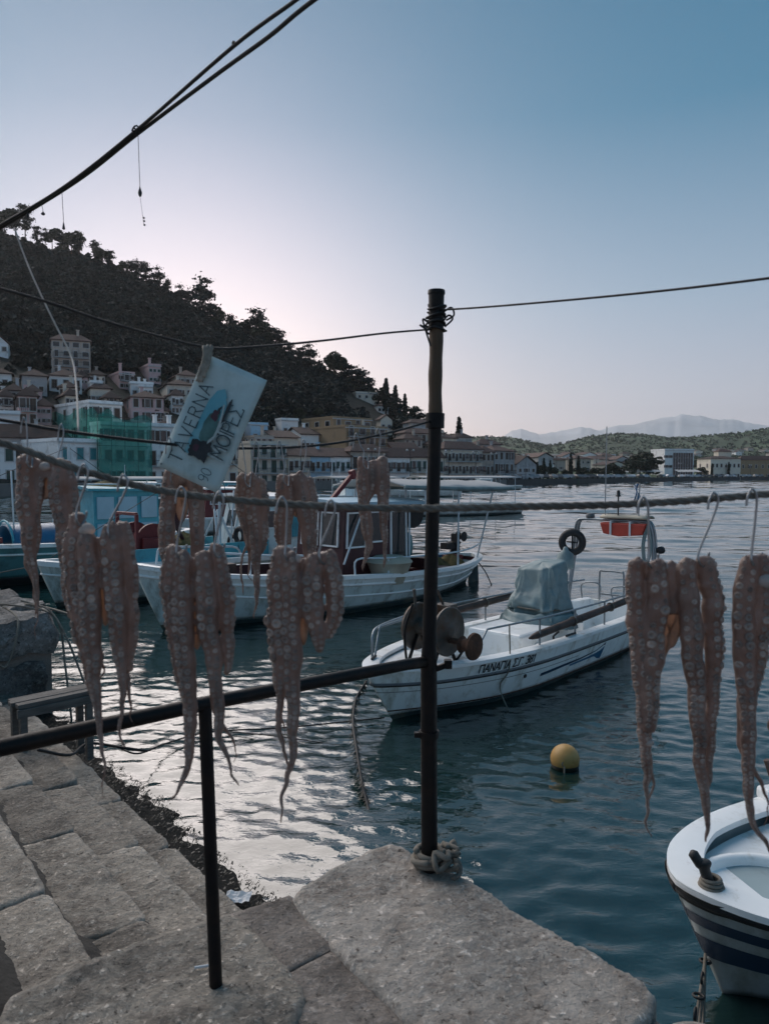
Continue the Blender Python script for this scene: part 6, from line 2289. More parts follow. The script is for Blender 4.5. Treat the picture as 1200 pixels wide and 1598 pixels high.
def wheelhouse(t, x0, x1, wy, z0, z1, wallm, roofm, trim, win, over=0.25, rake=0.0, name='wheelhouse'):
    """win: list of (face, a0, a1, z0, z1) openings; face n/f side near/far, b bow, s stern"""
    m = MB()
    P4 = [(x0, -wy), (x1, -wy), (x1, wy), (x0, wy)]
    P5 = [(x0 + rake, -wy * 0.94), (x1, -wy * 0.94), (x1, wy * 0.94), (x0 + rake, wy * 0.94)]
    vb = [Vector((x, y, z0)) for x, y in P4]
    vt = [Vector((x, y, z1)) for x, y in P5]
    m.add(vb + vt, [(0, 1, 5, 4), (1, 2, 6, 5), (2, 3, 7, 6), (3, 0, 4, 7), (4, 5, 6, 7)])
    w = m.build(name, wallm, t)
    faces = {'n': (0, 1), 's': (1, 2), 'f': (2, 3), 'b': (3, 0)}
    for (fc, a0, a1, q0, q1) in win:
        i, j = faces[fc]
        def pt(a, q, off):
            lo = vb[i] + (vb[j] - vb[i]) * a
            hi = vt[i] + (vt[j] - vt[i]) * a
            p = lo + (hi - lo) * ((q - z0) / (z1 - z0))
            n = (vb[j] - vb[i]).cross(vt[i] - vb[i]).normalized()
            return p + n * off
        g = MB()
        g.add([pt(a0, q0, 0.012), pt(a1, q0, 0.012), pt(a1, q1, 0.012), pt(a0, q1, 0.012)], [(0, 1, 2, 3)])
        pane = g.build('window', 'wheelhouse_glass', t)
        L_ = (vb[j] - vb[i]).length
        e = 0.035
        fr = MB()
        ea = e / L_
        for (b0, b1, r0, r1) in ((a0 - ea, a0, q0 - e, q1 + e), (a1, a1 + ea, q0 - e, q1 + e), (a0, a1, q0 - e, q0), (a0, a1, q1, q1 + e)):
            n_ = [pt(b0, r0, 0.0), pt(b1, r0, 0.0), pt(b1, r1, 0.0), pt(b0, r1, 0.0)]
            o_ = [pt(b0, r0, 0.035), pt(b1, r0, 0.035), pt(b1, r1, 0.035), pt(b0, r1, 0.035)]
            fr.add(n_ + o_, [(4, 5, 6, 7), (0, 1, 5, 4), (1, 2, 6, 5), (2, 3, 7, 6), (3, 0, 4, 7)])
        fr.build('frame', trim, pane)
    r = MB()
    rows = []
    for a in range(9):
        x = x0 + rake - over * 1.3 + (x1 - x0 - rake + over * 2.3) * a / 8
        rows.append([Vector((x, (wy + over * 0.7) * (b / 4 - 1), z1 + 0.02 + 0.07 * (1 - (b / 4 - 1) ** 2) + 0.03 * (1 - a / 8))) for b in range(9)])
    r.grid(rows)
    r.build('wheelhouse_roof', roofm, t, solid=0.07)
    return w
wheelhouse(T, wh0, wh1, wy, 0.42, 2.12, 'maroon_paint', 'pale_blue_paint', 'boat_white', [('n', 0.05, 0.30, 1.28, 1.95), ('n', 0.38, 0.60, 1.36, 1.95), ('n', 0.72, 0.95, 0.6, 1.95), ('b', 0.12, 0.45, 1.3, 1.95), ('b', 0.55, 0.88, 1.3, 1.95)], 0.3, 0.12)
# long awning aft, on posts
rows = []
for a in range(13):
    k = 5.5 + 3.85 * a / 12
    rows.append([Vector((k, 1.15 * (b / 5 - 1), 2.50 - 0.07 * (a / 12) + 0.17 * (1 - (b / 5 - 1) ** 2) - 0.03 * sin(a * pi / 3) ** 2)) for b in range(11)])
m = MB()
m.grid(rows)
m.build('awning', 'awning_white', T, smooth=True, solid=0.025)
for s in (-1, 1):
    m = MB()
    m.tube([(5.5, s * 1.15, 2.49), (7.4, s * 1.15, 2.43), (9.35, s * 1.15, 2.41)], 0.05, 8)
    m.build('awning_roll', 'tarp', T, smooth=True)
    for k in (6.15, 7.3, 8.6):
        tube_part(T, 'awning_post', 'white_tube', [[cq.at(k, s, 0.1), Vector((k, s * 1.12, 2.45))]], 0.022, 7)
# bulwark rail
for s in (-1, 1):
    tube_part(T, 'bulwark_rail', 'white_tube', [rounded([cq.at(3.9, s, 0.09, 0.0), cq.at(3.95, s, 0.09, 0.3)] + [cq.at(k, s, 0.09, 0.32) for k in (4.6, 5.4, 6.2, 7.0, 7.8, 8.4, 8.8)], 4)], 0.02)
    for k in (4.8, 6.15, 7.3):
        tube_part(T, 'rail_post', 'white_tube', [[cq.at(k, s, 0.09), cq.at(k, s, 0.09, 0.32)]], 0.016, 6)
    tube_part(T, 'bow_rail', 'white_tube', [rounded([cq.at(0.75, s, 0.08), cq.at(0.85, s, 0.08, 0.33), cq.at(1.2, s, 0.08, 0.36), cq.at(2.2, s, 0.08, 0.36), cq.at(2.9, s, 0.08, 0.36), cq.at(3.05, s, 0.08, 0.0)], 4), [cq.at(1.7, s, 0.08), cq.at(1.7, s, 0.08, 0.36)], [cq.at(2.4, s, 0.08), cq.at(2.4, s, 0.08, 0.36)]], 0.022)
m = MB()
m.lathe([(0.07, 0.0), (0.055, 0.05), (0.06, 0.2), (0.075, 0.22), (0.075, 0.25), (0.02, 0.26)], (0.95, -0.25, cq.sz(0.1) - 0.1), 14)
m.build('bollard', 'dark_wood', T, smooth=True, auto=40)
m = MB()
m.box((1.6, 0.0, 1.02), (0.5, 0.7, 0.18))
m.build('deck_hatch', 'dark_wood', T, bevel=0.02)
# stern gear: capstan, net heap, tub, crates
m = MB()
m.lathe([(0.16, 0.0), (0.13, 0.1), (0.09, 0.2), (0.1, 0.34), (0.18, 0.38), (0.18, 0.42), (0.04, 0.44)], (8.75, 0.25, 0.62), 16)
m.box((8.6, 0.25, 0.95), (0.5, 0.22, 0.16))
m.lathe([(0.06, -0.12), (0.13, -0.1), (0.06, 0.0), (0.13, 0.1), (0.06, 0.12)], (8.85, 0.1, 1.18), 14, Matrix.Rotation(pi / 2, 3, 'X'))
m.box((8.75, 0.2, 1.0), (0.12, 0.2, 0.5))
m.build('stern_capstan', 'rub_black', T, smooth=True, auto=40)
def heap(t, name, matname, c, rx, ry, h, seed):
    m = MB()
    rows = []
    for j in range(9):
        f = j / 8
        rows.append([Vector((c[0] + rx * (1 - f ** 1.6 * 0.98) * cos(a) * (1 + 0.25 * noise.noise(Vector((cos(a) * 2, sin(a) * 2, seed + f * 2)))), c[1] + ry * (1 - f ** 1.6 * 0.98) * sin(a) * (1 + 0.25 * noise.noise(Vector((cos(a) * 2, sin(a) * 2, seed + f * 2 + 5)))), c[2] + h * f + 0.1 * h * noise.noise(Vector((cos(a) * 4, sin(a) * 4, f * 5 + seed))))) for a in [2 * pi * i / 28 for i in range(29)]])
    m.grid(rows)
    return m.build(name, matname, t, smooth=True)
heap(T, 'net_heap', 'net_pile', (7.2, -0.4, 0.4), 0.55, 0.6, 0.5, 3)
heap(T, 'net_heap', 'net_pile', (8.1, -0.2, 0.45), 0.4, 0.55, 0.36, 8)
m = MB()
m.lathe([(0.32, 0.0), (0.40, 0.25), (0.47, 0.42), (0.49, 0.44), (0.46, 0.48), (0.30, 0.56), (0.05, 0.58)], (5.1, -1.08, 0.5), 26)
tubm = m.build('covered_tub', 'cream_fibre', T, smooth=True, auto=45)
for i, (k, y, z, mt) in enumerate([(6.5, -0.75, 0.4, 'red_paint'), (6.5, -0.75, 0.66, 'maroon_paint'), (6.95, -0.8, 0.42, 'maroon_paint')]):
    m = MB()
    m.box((k, y, z + 0.12), (0.36, 0.5, 0.24))
    m.build('fish_crate', mt, T, bevel=0.015)
m = MB()
m.lathe([(0.05, -0.03), (0.33, -0.03), (0.33, 0.03), (0.05, 0.03)], (6.75, -0.2, 1.85), 26, Matrix.Rotation(pi / 2, 3, 'X'))
m.build('hanging_pot_lid', 'rub_black', T, smooth=True, auto=40)
tube_part(T, 'deck_stay', 'white_tube', [[(4.0, -0.9, 0.95), (4.6, -0.82, 2.05)], [(6.0, -0.8, 0.9), (6.0, -0.8, 2.15)], [(6.4, -0.3, 0.4), (6.4, -0.3, 2.45)]], 0.022)
m = MB()
m.lathe([(0.06, 0.0), (0.17, 0.05), (0.2, 0.25), (0.17, 0.5), (0.05, 0.58)], (6.15, -0.5, 0.9), 14)
m.build('gas_bottle', 'hull_teal', T, smooth=True)
# exhaust stack and boom forward of the roof
m = MB()
m.box((5.1, 0.45, 2.45), (0.09, 0.09, 1.0), M=Matrix.Rotation(radians(48), 3, 'Y'))
m.box((5.45, 0.45, 2.76), (0.13, 0.12, 0.2), M=Matrix.Rotation(radians(-20), 3, 'Y'))
m.build('loading_boom', 'red_paint', T, bevel=0.01)
wmC = WM[T.name]
se = wmC @ cq.at(9.25, 0, 0, -0.1)
wire('stern_anchor_line', 'thin line slanting from the stern of the caique into the water', 'line', [se, se + Vector((0.25, -0.35, -0.35)), se + Vector((0.42, -0.6, -0.75))], 0.014, 'black_cable', 5)
m = MB()
m.prism([Vector((9.1, -0.03, 0.45)), Vector((9.38, -0.03, 0.5)), Vector((9.45, -0.03, -0.4)), Vector((9.0, -0.03, -0.4))], (0, 0.06, 0))
m.build('rudder', 'antifoul', T)

# ---------- boat behind the caique: white hull, blue coaming, red winch, pale wheelhouse with teal door
b3 = P(58, 885, 15.0)
h3 = Hull('white_trawler', 'white boat with red deck winch and pale wheelhouse behind the caique', (b3.x, b3.y), (0.70, 0.714), 8.6, 2.6, [(0, 1.0), (0.1, 0.92), (0.35, 0.86), (0.7, 0.8), (1, 0.85)], 0.5, 0.4, 0.36, stern='double')
T = h3.t
h3.shell('hull', 'hull_pale', z0=0.1)
h3.shell('hull_bottom', 'antifoul', v0=0.0, z1=0.105)
h3.gunwale('gunwale', 'boat_white', 0.14, 0.1)
h3.rub('rub_rail', 'boat_white', 0.28, 0.025)
h3.deck('deck', 'deck_grey', 0.16, 0.01, 0.985, 0.05, 0.02)
m = MB()
for s in (-1, 1):
    m.box((3.0, s * 0.95, 1.0), (4.2, 0.05, 0.34))
m.build('coaming', 'cyan_paint', T)
wheelhouse(T, 4.7, 6.6, 0.75, 0.7, 2.15, 'hull_pale', 'boat_white', 'boat_white', [('b', 0.15, 0.42, 1.45, 1.85), ('b', 0.58, 0.85, 1.45, 1.85), ('n', 0.12, 0.38, 1.45, 1.85)], 0.2, 0.35)
m = MB()
m.box((6.2, -0.765, 1.55), (0.42, 0.03, 0.75))
m.build('door', 'cyan_paint', T)
for i, (k, y) in enumerate(((4.55, -0.55), (4.6, -0.2))):
    m = MB()
    m.torus((k, y, 1.28 - 0.2 * i), 0.17, 0.06, Matrix.Rotation(pi / 2, 3, 'Y'), 20, 8)
    m.build('tyre_fender', 'rub_black', T, smooth=True)
tube_part(T, 'gallows', 'white_tube', [[(4.0, -0.6, 0.7), (4.3, 0.0, 1.9)], [(4.0, 0.6, 0.7), (4.3, 0.0, 1.9)], [(4.6, -0.5, 0.7), (4.3, 0.0, 1.9)]], 0.03)
m = MB()
for y0 in (-0.5, 0.35):
    m.lathe([(0.05, -0.03), (0.4, -0.03), (0.4, 0.03), (0.05, 0.03)], (2.3, y0, 1.28), 24, Matrix.Rotation(pi / 2, 3, 'X'))
m.lathe([(0.18, -0.45), (0.18, 0.35)], (2.3, 0, 1.28), 16, Matrix.Rotation(-pi / 2, 3, 'X'))
m.build('net_drum', 'red_paint', T, smooth=True, auto=40)
m = MB()
m.box((2.3, -0.62, 1.05), (0.6, 0.1, 0.65))
m.box((2.3, 0.5, 1.05), (0.6, 0.1, 0.65))
m.box((1.9, -0.1, 1.9), (0.07, 0.9, 0.07))
m.box((1.9, -0.55, 1.45), (0.07, 0.07, 0.9))
m.box((1.9, 0.35, 1.45), (0.07, 0.07, 0.9))
m.build('winch_frame', 'red_paint', T, bevel=0.01)
m = MB()
m.lathe([(0.05, -0.08), (0.24, -0.08), (0.14, 0.0), (0.24, 0.08), (0.05, 0.08)], (2.9, -0.3, 1.75), 20, Matrix.Rotation(pi / 2, 3, 'X'))
m.tube([(2.3, -0.3, 1.3), (2.9, -0.3, 1.75)], 0.045, 8)
m.tube([(2.9, -0.3, 1.75), (3.4, 0.0, 1.1)], 0.045, 8)
m.build('net_hauler', 'maroon_paint', T, smooth=True, auto=40)
heap(T, 'net_heap', 'net_pile', (3.4, 0.1, 0.85), 0.6, 0.6, 0.55, 12)
m = MB()
m.torus((0.9, -0.35, 0.95), 0.12, 0.05, None, 18, 7)
m.torus((1.3, -0.5, 0.95), 0.12, 0.05, None, 18, 7)
m.build('white_fairlead', 'boat_white', T, smooth=True)

# ---------- teal boat at the left edge with the cyan wheelhouse
b4 = (-12.3, 16.4)
h4 = Hull('teal_boat', 'teal hulled boat with bright cyan wheelhouse at the left edge', b4, (0.70, 0.714), 9.0, 2.8, [(0, 1.35), (0.2, 1.12), (0.5, 1.02), (1, 1.1)], 0.5, 0.4, 0.36, stern='double')
T = h4.t
h4.shell('hull', 'hull_teal', z0=0.22)
h4.shell('hull_bottom', 'rub_black', v0=0.0, z1=0.225)
h4.gunwale('gunwale', 'boat_white', 0.14, 0.09)
h4.rub('rub_rail', 'boat_white', 0.26, 0.03)
h4.deck('deck', 'deck_grey', 0.2, 0.01, 0.985, 0.05, 0.02)
wheelhouse(T, 5.6, 7.5, 0.85, 0.8, 2.3, 'cyan_paint', 'cyan_paint', 'cyan_paint', [], 0.15, 0.0)
for (x0, x1, z0, z1) in ((5.68, 6.15, 1.55, 2.15), (6.28, 6.82, 1.55, 2.15), (6.95, 7.42, 1.55, 2.15), (5.68, 6.15, 1.0, 1.42), (6.28, 6.82, 1.0, 1.42), (6.95, 7.42, 1.0, 1.42)):
    m = MB()
    m.box(((x0 + x1) / 2, -0.86 + 0.02 * (z0 - 1.0), (z0 + z1) / 2), (x1 - x0, 0.05, z1 - z0))
    m.build('panel', 'pale_blue_paint', T, bevel=0.01)
m = MB()
rows = [[Vector((3.6 + 1.5 * i / 8, 0.65 * cos(pi * j / 10), 0.9 + 0.55 * sin(pi * j / 10))) for j in range(11)] for i in range(9)]
m.grid(rows)
m.build('spray_hood', 'blue_decal', T, smooth=True, solid=0.03)
m = MB()
m.torus((3.62, 0, 0.95), 0.62, 0.03, Matrix.Rotation(pi / 2, 3, 'Y'), 30, 6)
m.build('hood_hoop', 'cyan_paint', T, smooth=True)
heap(T, 'net_heap', 'net_pile', (2.4, -0.2, 0.95), 0.7, 0.7, 0.4, 21)
m = MB()
m.box((3.1, -0.6, 1.15), (0.3, 0.3, 0.3))
m.build('crate', 'cyan_paint', T, bevel=0.02)
tube_part(T, 'roof_rail', 'white_tube', [[(5.4, -0.8, 2.5), (7.6, -0.8, 2.5)], [(5.4, -0.8, 2.35), (5.4, -0.8, 2.5)], [(7.6, -0.8, 2.35), (7.6, -0.8, 2.5)]], 0.02)
heap(T, 'roof_gear', 'net_pile', (6.5, 0.0, 2.37), 0.8, 0.6, 0.25, 31)

# ---------- more moored boats along the quay beyond
def small_boat(label, px, yd, ang, L, B, hullm, cabm, cab=True, awn=False, sheer=0.8):
    c = P(px, 760, yd)
    a = radians(ang)
    h = Hull('moored_boat', label, (c.x, c.y), (cos(a), sin(a)), L, B, [(0, sheer * 1.3), (0.3, sheer), (1, sheer)], 0.4, 0.35, 0.36, stern='double', group='boats moored along the waterfront')
    h.shell('hull', hullm, z0=0.1, n=6)
    h.shell('hull_bottom', 'antifoul', v0=0, z1=0.105, n=3)
    h.gunwale('gunwale', 'boat_white', 0.12, 0.08)
    h.deck('deck', 'deck_grey', 0.14, 0.01, 0.985, 0.05, 0.02)
    if cab:
        wheelhouse(h.t, L * 0.45, L * 0.68, B * 0.28, sheer - 0.1, sheer + 1.25, cabm, 'boat_white', 'boat_white', [('n', 0.15, 0.85, sheer + 0.6, sheer + 1.05), ('b', 0.15, 0.85, sheer + 0.6, sheer + 1.05)], 0.12, 0.2)
    if awn:
        m = MB()
        m.grid([[Vector((L * 0.35 + L * 0.55 * i / 8, B * 0.42 * (j / 4 - 1), sheer + 1.75 + 0.12 * (1 - (j / 4 - 1) ** 2))) for j in range(9)] for i in range(9)])
        m.build('awning', 'awning_white', h.t, smooth=True, solid=0.03)
        for k in (0.37, 0.62, 0.88):
            for s in (-1, 1):
                tube_part(h.t, 'awning_post', 'white_tube', [[(L * k, s * B * 0.4, sheer), (L * k, s * B * 0.4, sheer + 1.75)]], 0.025, 6)
    tube_part(h.t, 'mast', 'white_tube', [[(L * 0.42, 0, sheer), (L * 0.42, 0, sheer + 2.8)]], 0.03, 6)
for args in [('pale boat with a white canopy moored at the far left edge', -30, 27, 45, 8, 2.6, 'hull_pale', 'hull_pale', False, True),
             ('white cabin boat moored between the cyan wheelhouse and the green netting', 190, 32, 45, 8, 2.6, 'hull_white', 'red_paint', True, False),
             ('white boat with awning moored behind the caique wheelhouse', 430, 40, 40, 9, 2.8, 'hull_white', 'hull_white', False, True),
             ('long white awning boat moored behind the caique awning', 545, 48, 20, 13, 3.4, 'hull_white', 'hull_white', False, True),
             ('pale cabin boat moored in front of the light blue house', 470, 70, 20, 9, 2.8, 'hull_pale', 'hull_white', True, False),
             ('white cabin boat moored left of the iron pole by the waterfront', 600, 92, 10, 10, 3.0, 'hull_white', 'hull_white', True, False),
             ('low white boat moored right of the iron pole by the waterfront', 705, 118, 20, 10, 3.0, 'hull_white', 'hull_white', True, False),
             ('small pale boat moored under the long cream building', 755, 135, 30, 9, 2.8, 'hull_pale', 'hull_white', False, False),
             ('blue-grey cabin boat moored under the teal-shuttered house', 120, 60, 30, 9, 2.8, 'hull_teal', 'hull_white', True, False),
             ('white boat moored under the building with brown shutters', 270, 62, 30, 9, 2.8, 'hull_white', 'cyan_paint', True, False)]:
    small_boat(*args)

# ---------- the white boat at the lower right corner
rb = G(1054, 1372, 0.66)
rh = Hull('white_rowing_boat', 'white boat with blue striped hull at the lower right corner', (rb.x, rb.y), (0.975, 0.2), 4.6, 1.85, [(0, 0.66), (0.2, 0.63), (1, 0.6)], 0.3, 0.30, 0.36, bow_p=0.6, mid=0.46)
T = rh.t
mat('hull_white_shaded', (0.42, 0.47, 0.48), 0.45, 0.12, 2.2, dirt=((0.25, 0.27, 0.25), 0.4, 4.0), stretch=(1, 1, 0.22))  # white hull with the shade of its quay side put into the colour
rh.shell('hull', 'hull_white_shaded', z0=0.0)
rh.shell('hull_bottom', 'antifoul', v0=0.0, z1=0.004)
rh.stripe('rub_band', 'rub_black', 0.02, 0.085, 0.022)
rh.stripe('hull_stripe', 'navy_paint', 0.15, 0.22, 0.006)
rh.stripe('hull_stripe', 'navy_paint', 0.29, 0.42, 0.006)
rh.rub('rub_rail', 'rub_black', 0.05, 0.024)
rh.gunwale('gunwale', 'boat_white', 0.15, 0.03)
rh.deck('foredeck', 'boat_white', 0.085, 0.01, 0.24, 0.10, 0.0)
rh.inner('cockpit', 'boat_white', 0.24, 0.97, 0.25, 0.14)
hc = Vector((0.50, -0.03, 0.565))
S3 = Matrix(((1.05, 0, 0), (0, 0.72, 0), (0, 0, 1)))
m = MB()
n = 40
prof = [(0.40, 0.0), (0.39, 0.035), (0.365, 0.05), (0.33, 0.05), (0.315, 0.035), (0.31, -0.06)]
vs_, fs = [], []
for r, z in prof:
    for k in range(n):
        a = 2 * pi * k / n
        vs_.append(hc + Vector((r * cos(a) * 0.95, r * sin(a) * 0.78, z)))
for i in range(len(prof) - 1):
    for k in range(n):
        fs.append((i * n + k, i * n + (k + 1) % n, (i + 1) * n + (k + 1) % n, (i + 1) * n + k))
m.add(vs_, fs)
m.build('hatch_rim', 'boat_white', T, smooth=True)
m = MB()
m.add([hc + Vector((0.32 * cos(a) * 0.95, 0.32 * sin(a) * 0.78, -0.004)) for a in [2 * pi * k / 40 for k in range(40)]], [tuple(range(40))])
m.build('hatch_well', 'deck_grey', T)
# black horn bollard leaning on the stem
b0 = Vector((0.13, -0.10, 0.655))
m = MB()
m.tube([Vector(q) for q in catmull([b0, b0 + Vector((-0.015, 0.005, 0.05)), b0 + Vector((-0.03, 0.01, 0.10)), b0 + Vector((-0.03, 0.015, 0.14))], 5)], [0.045, 0.036, 0.03, 0.028, 0.027, 0.027, 0.027, 0.027, 0.027, 0.027, 0.028, 0.03, 0.034, 0.036, 0.036, 0.03], 14)
m.build('bollard', 'rub_black', T, smooth=True)
m = MB()
m.tube([b0 + Vector((-0.085, 0.03, 0.185)), b0 + Vector((-0.08, 0.03, 0.17)), b0 + Vector((-0.05, 0.02, 0.12)), b0 + Vector((-0.03, 0.01, 0.10))], [0.012, 0.026, 0.026, 0.02], 12)
m.build('bollard_horn', 'rub_black', T, smooth=True)
m = MB()
for i in range(3):
    m.torus(b0 + Vector((0.004, 0.0, 0.012 + 0.018 * i)), 0.055 - 0.006 * i, 0.010, None, 20, 6)
m.build('bollard_rope', 'knot_rope', T, smooth=True)
m = MB()
m.box((1.24, 0.80, 0.66), (0.2, 0.12, 0.09))
m.build('oarlock_block', 'boat_white', T, bevel=0.025)
tube_part(T, 'oar_end', 'dark_wood', [[(1.26, 0.8, 0.66), (1.19, 0.82, 0.88)]], 0.02)
rm = WM[T.name]
ch = thing('mooring_chain', 'weedy chain and rope from the stem of the corner boat to the quay', 'chain', tuple(G(1090, 1500, 0.2)))
c0 = rm @ Vector((0.16, -0.03, 0.22))
c1 = Q(-1.15, 0.58, 0.55)
for i in range(15):
    f = i / 14
    p = c0 + (c1 - c0) * f + Vector((0, 0, -0.18 * sin(f * pi)))
    d = (c1 - c0).normalized()
    m = MB()
    R = d.to_track_quat('Z', 'Y').to_matrix() @ Matrix.Rotation(pi / 2 * (i % 2), 3, 'Z') @ Matrix.Rotation(pi / 2, 3, 'X')
    m.torus(p, 0.026, 0.007, R, 12, 6)
    m.build('link', 'rub_black', ch, world=True, smooth=True)
for i in range(3):
    m = MB()
    m.tube([Vector(q) for q in catmull([c0 + Vector((0, 0, 0.02 * i)), c0 + (c1 - c0) * 0.3 + Vector((0.02 * i, 0, -0.20 - 0.05 * i)), c0 + (c1 - c0) * 0.7 + Vector((0, 0.02 * i, -0.14)), c1 + Vector((0, 0, -0.02 * i))], 8)], 0.008, 6)
    m.build('rope', 'knot_rope', ch, world=True, smooth=True)
# ropes hanging off the wall at the far end of the steps
for i in range(5):
    wire('hanging_rope', ['pale rope hanging over the corner of the rough quay wall', 'second thin rope hanging beside the first on the quay wall', 'rope slung from the quay wall to the white boat bow', 'loose rope end lying over the top of the quay wall', 'dark rope looped down the face of the quay wall'][i], 'rope', [
        [Q(6.9, 0.7, 1.25), Q(6.5, 0.85, 1.22), Q(6.25, 0.98, 0.9), Q(6.1, 1.15, 0.3), Q(6.0, 1.3, -0.1)],
        [Q(6.8, 0.75, 1.24), Q(6.4, 0.92, 1.1), Q(6.25, 0.95, 0.6), Q(6.2, 1.0, -0.1)],
        [Q(7.1, 0.7, 1.26), Q(7.3, 1.3, 1.0), Vector((b3.x - 0.6, b3.y - 1.2, 0.75)), Vector((b3.x + 0.05, b3.y, 0.92))],
        [Q(7.6, 0.1, 1.27), Q(7.0, 0.4, 1.27), Q(6.7, 0.6, 1.26), Q(6.6, 0.8, 1.2)],
        [Q(7.0, 0.45, 1.26), Q(6.35, 0.5, 1.15), Q(6.25, 0.35, 0.7), Q(6.27, 0.2, 0.9), Q(6.6, 0.1, 1.22)]][i], 0.012, 'knot_rope', 8)

# ---------- clutter on the decks of the left boats: floats, rope coils, poles, stays
mat('float_orange', (0.5, 0.13, 0.03), 0.5, 0.2, 5)
CR = random.Random(77)
def clutter(h, k0, k1, z, n):
    t = h.t
    for i in range(n):
        k, y = CR.uniform(k0, k1), CR.uniform(-0.85, 0.5)
        c = CR.random()
        m = MB()
        if c < 0.35:
            r = CR.uniform(0.07, 0.12)
            m.lathe([(r * sin(pi * q / 8) + 0.002, r - r * cos(pi * q / 8)) for q in range(9)], (k, y, z), 12)
            m.build('net_float', CR.choice(['float_orange', 'boat_white', 'buoy_yellow']), t, smooth=True)
        elif c < 0.65:
            for q in range(3):
                m.torus((k, y, z + 0.03 + 0.035 * q), 0.16 - 0.015 * q, 0.02, None, 18, 6)
            m.build('rope_coil', CR.choice(['knot_rope', 'cyan_paint', 'tarp']), t, smooth=True)
        elif c < 0.85:
            m.box((k, y, z + 0.13), (0.42, 0.32, 0.26), CR.uniform(-0.4, 0.4))
            m.build('fish_crate', CR.choice(['cyan_paint', 'boat_white', 'red_paint', 'blue_decal']), t, bevel=0.015)
        else:
            m.tube([(k, y, z), (k + CR.uniform(-0.3, 0.3), y + CR.uniform(-0.2, 0.2), z + CR.uniform(1.0, 1.9))], 0.022, 6)
            m.build('deck_pole', CR.choice(['white_tube', 'dark_wood']), t, smooth=True)
clutter(cq, 1.3, 3.8, 0.55, 12)
clutter(cq, 6.2, 8.4, 0.5, 10)
clutter(h3, 0.9, 4.4, 0.78, 16)
clutter(h3, 6.8, 8.0, 0.72, 5)
clutter(h4, 1.5, 5.4, 0.95, 16)
tube_part(h3.t, 'mast', 'white_tube', [[(4.35, 0, 0.8), (4.35, 0, 3.3)]], 0.035)
tube_part(h3.t, 'stay', 'black_cable', [[(4.35, 0, 3.25), (0.3, 0, 1.05)], [(4.35, 0, 3.25), (8.2, 0, 0.95)], [(4.35, 0, 3.0), (4.2, -1.1, 0.85)]], 0.008, 5)
tube_part(h4.t, 'mast', 'white_tube', [[(5.3, 0, 0.9), (5.3, 0, 3.6)]], 0.04)
tube_part(h4.t, 'stay', 'black_cable', [[(5.3, 0, 3.5), (0.4, 0, 1.35)], [(5.3, 0, 3.5), (8.6, 0, 1.1)]], 0.008, 5)
# ------------------------------------------------------------------ octopus hung out to dry
mat('octopus_skin', (0.25, 0.18, 0.155), 0.34, 0.5, 22.0, 0.003, 70, dirt=((0.14, 0.092, 0.078), 0.5, 14), transl=((0.54, 0.36, 0.27), 0.3), coat=0.25)
mat('octopus_sucker', (0.325, 0.26, 0.225), 0.34, 0.5, 40.0, 0.0006, 200, island=0.3, transl=((0.65, 0.4, 0.28), 0.2))
mat('octopus_web', (0.34, 0.24, 0.19), 0.45, 0.4, 30.0, 0.002, 60, transl=((0.62, 0.44, 0.33), 0.5))
mat('octopus_pale', (0.5, 0.45, 0.42), 0.5, 0.2, 20.0, transl=((0.7, 0.5, 0.4), 0.3))
mat('hook_steel', (0.30, 0.31, 0.32), 0.35, 0.2, 10, metal=0.8)

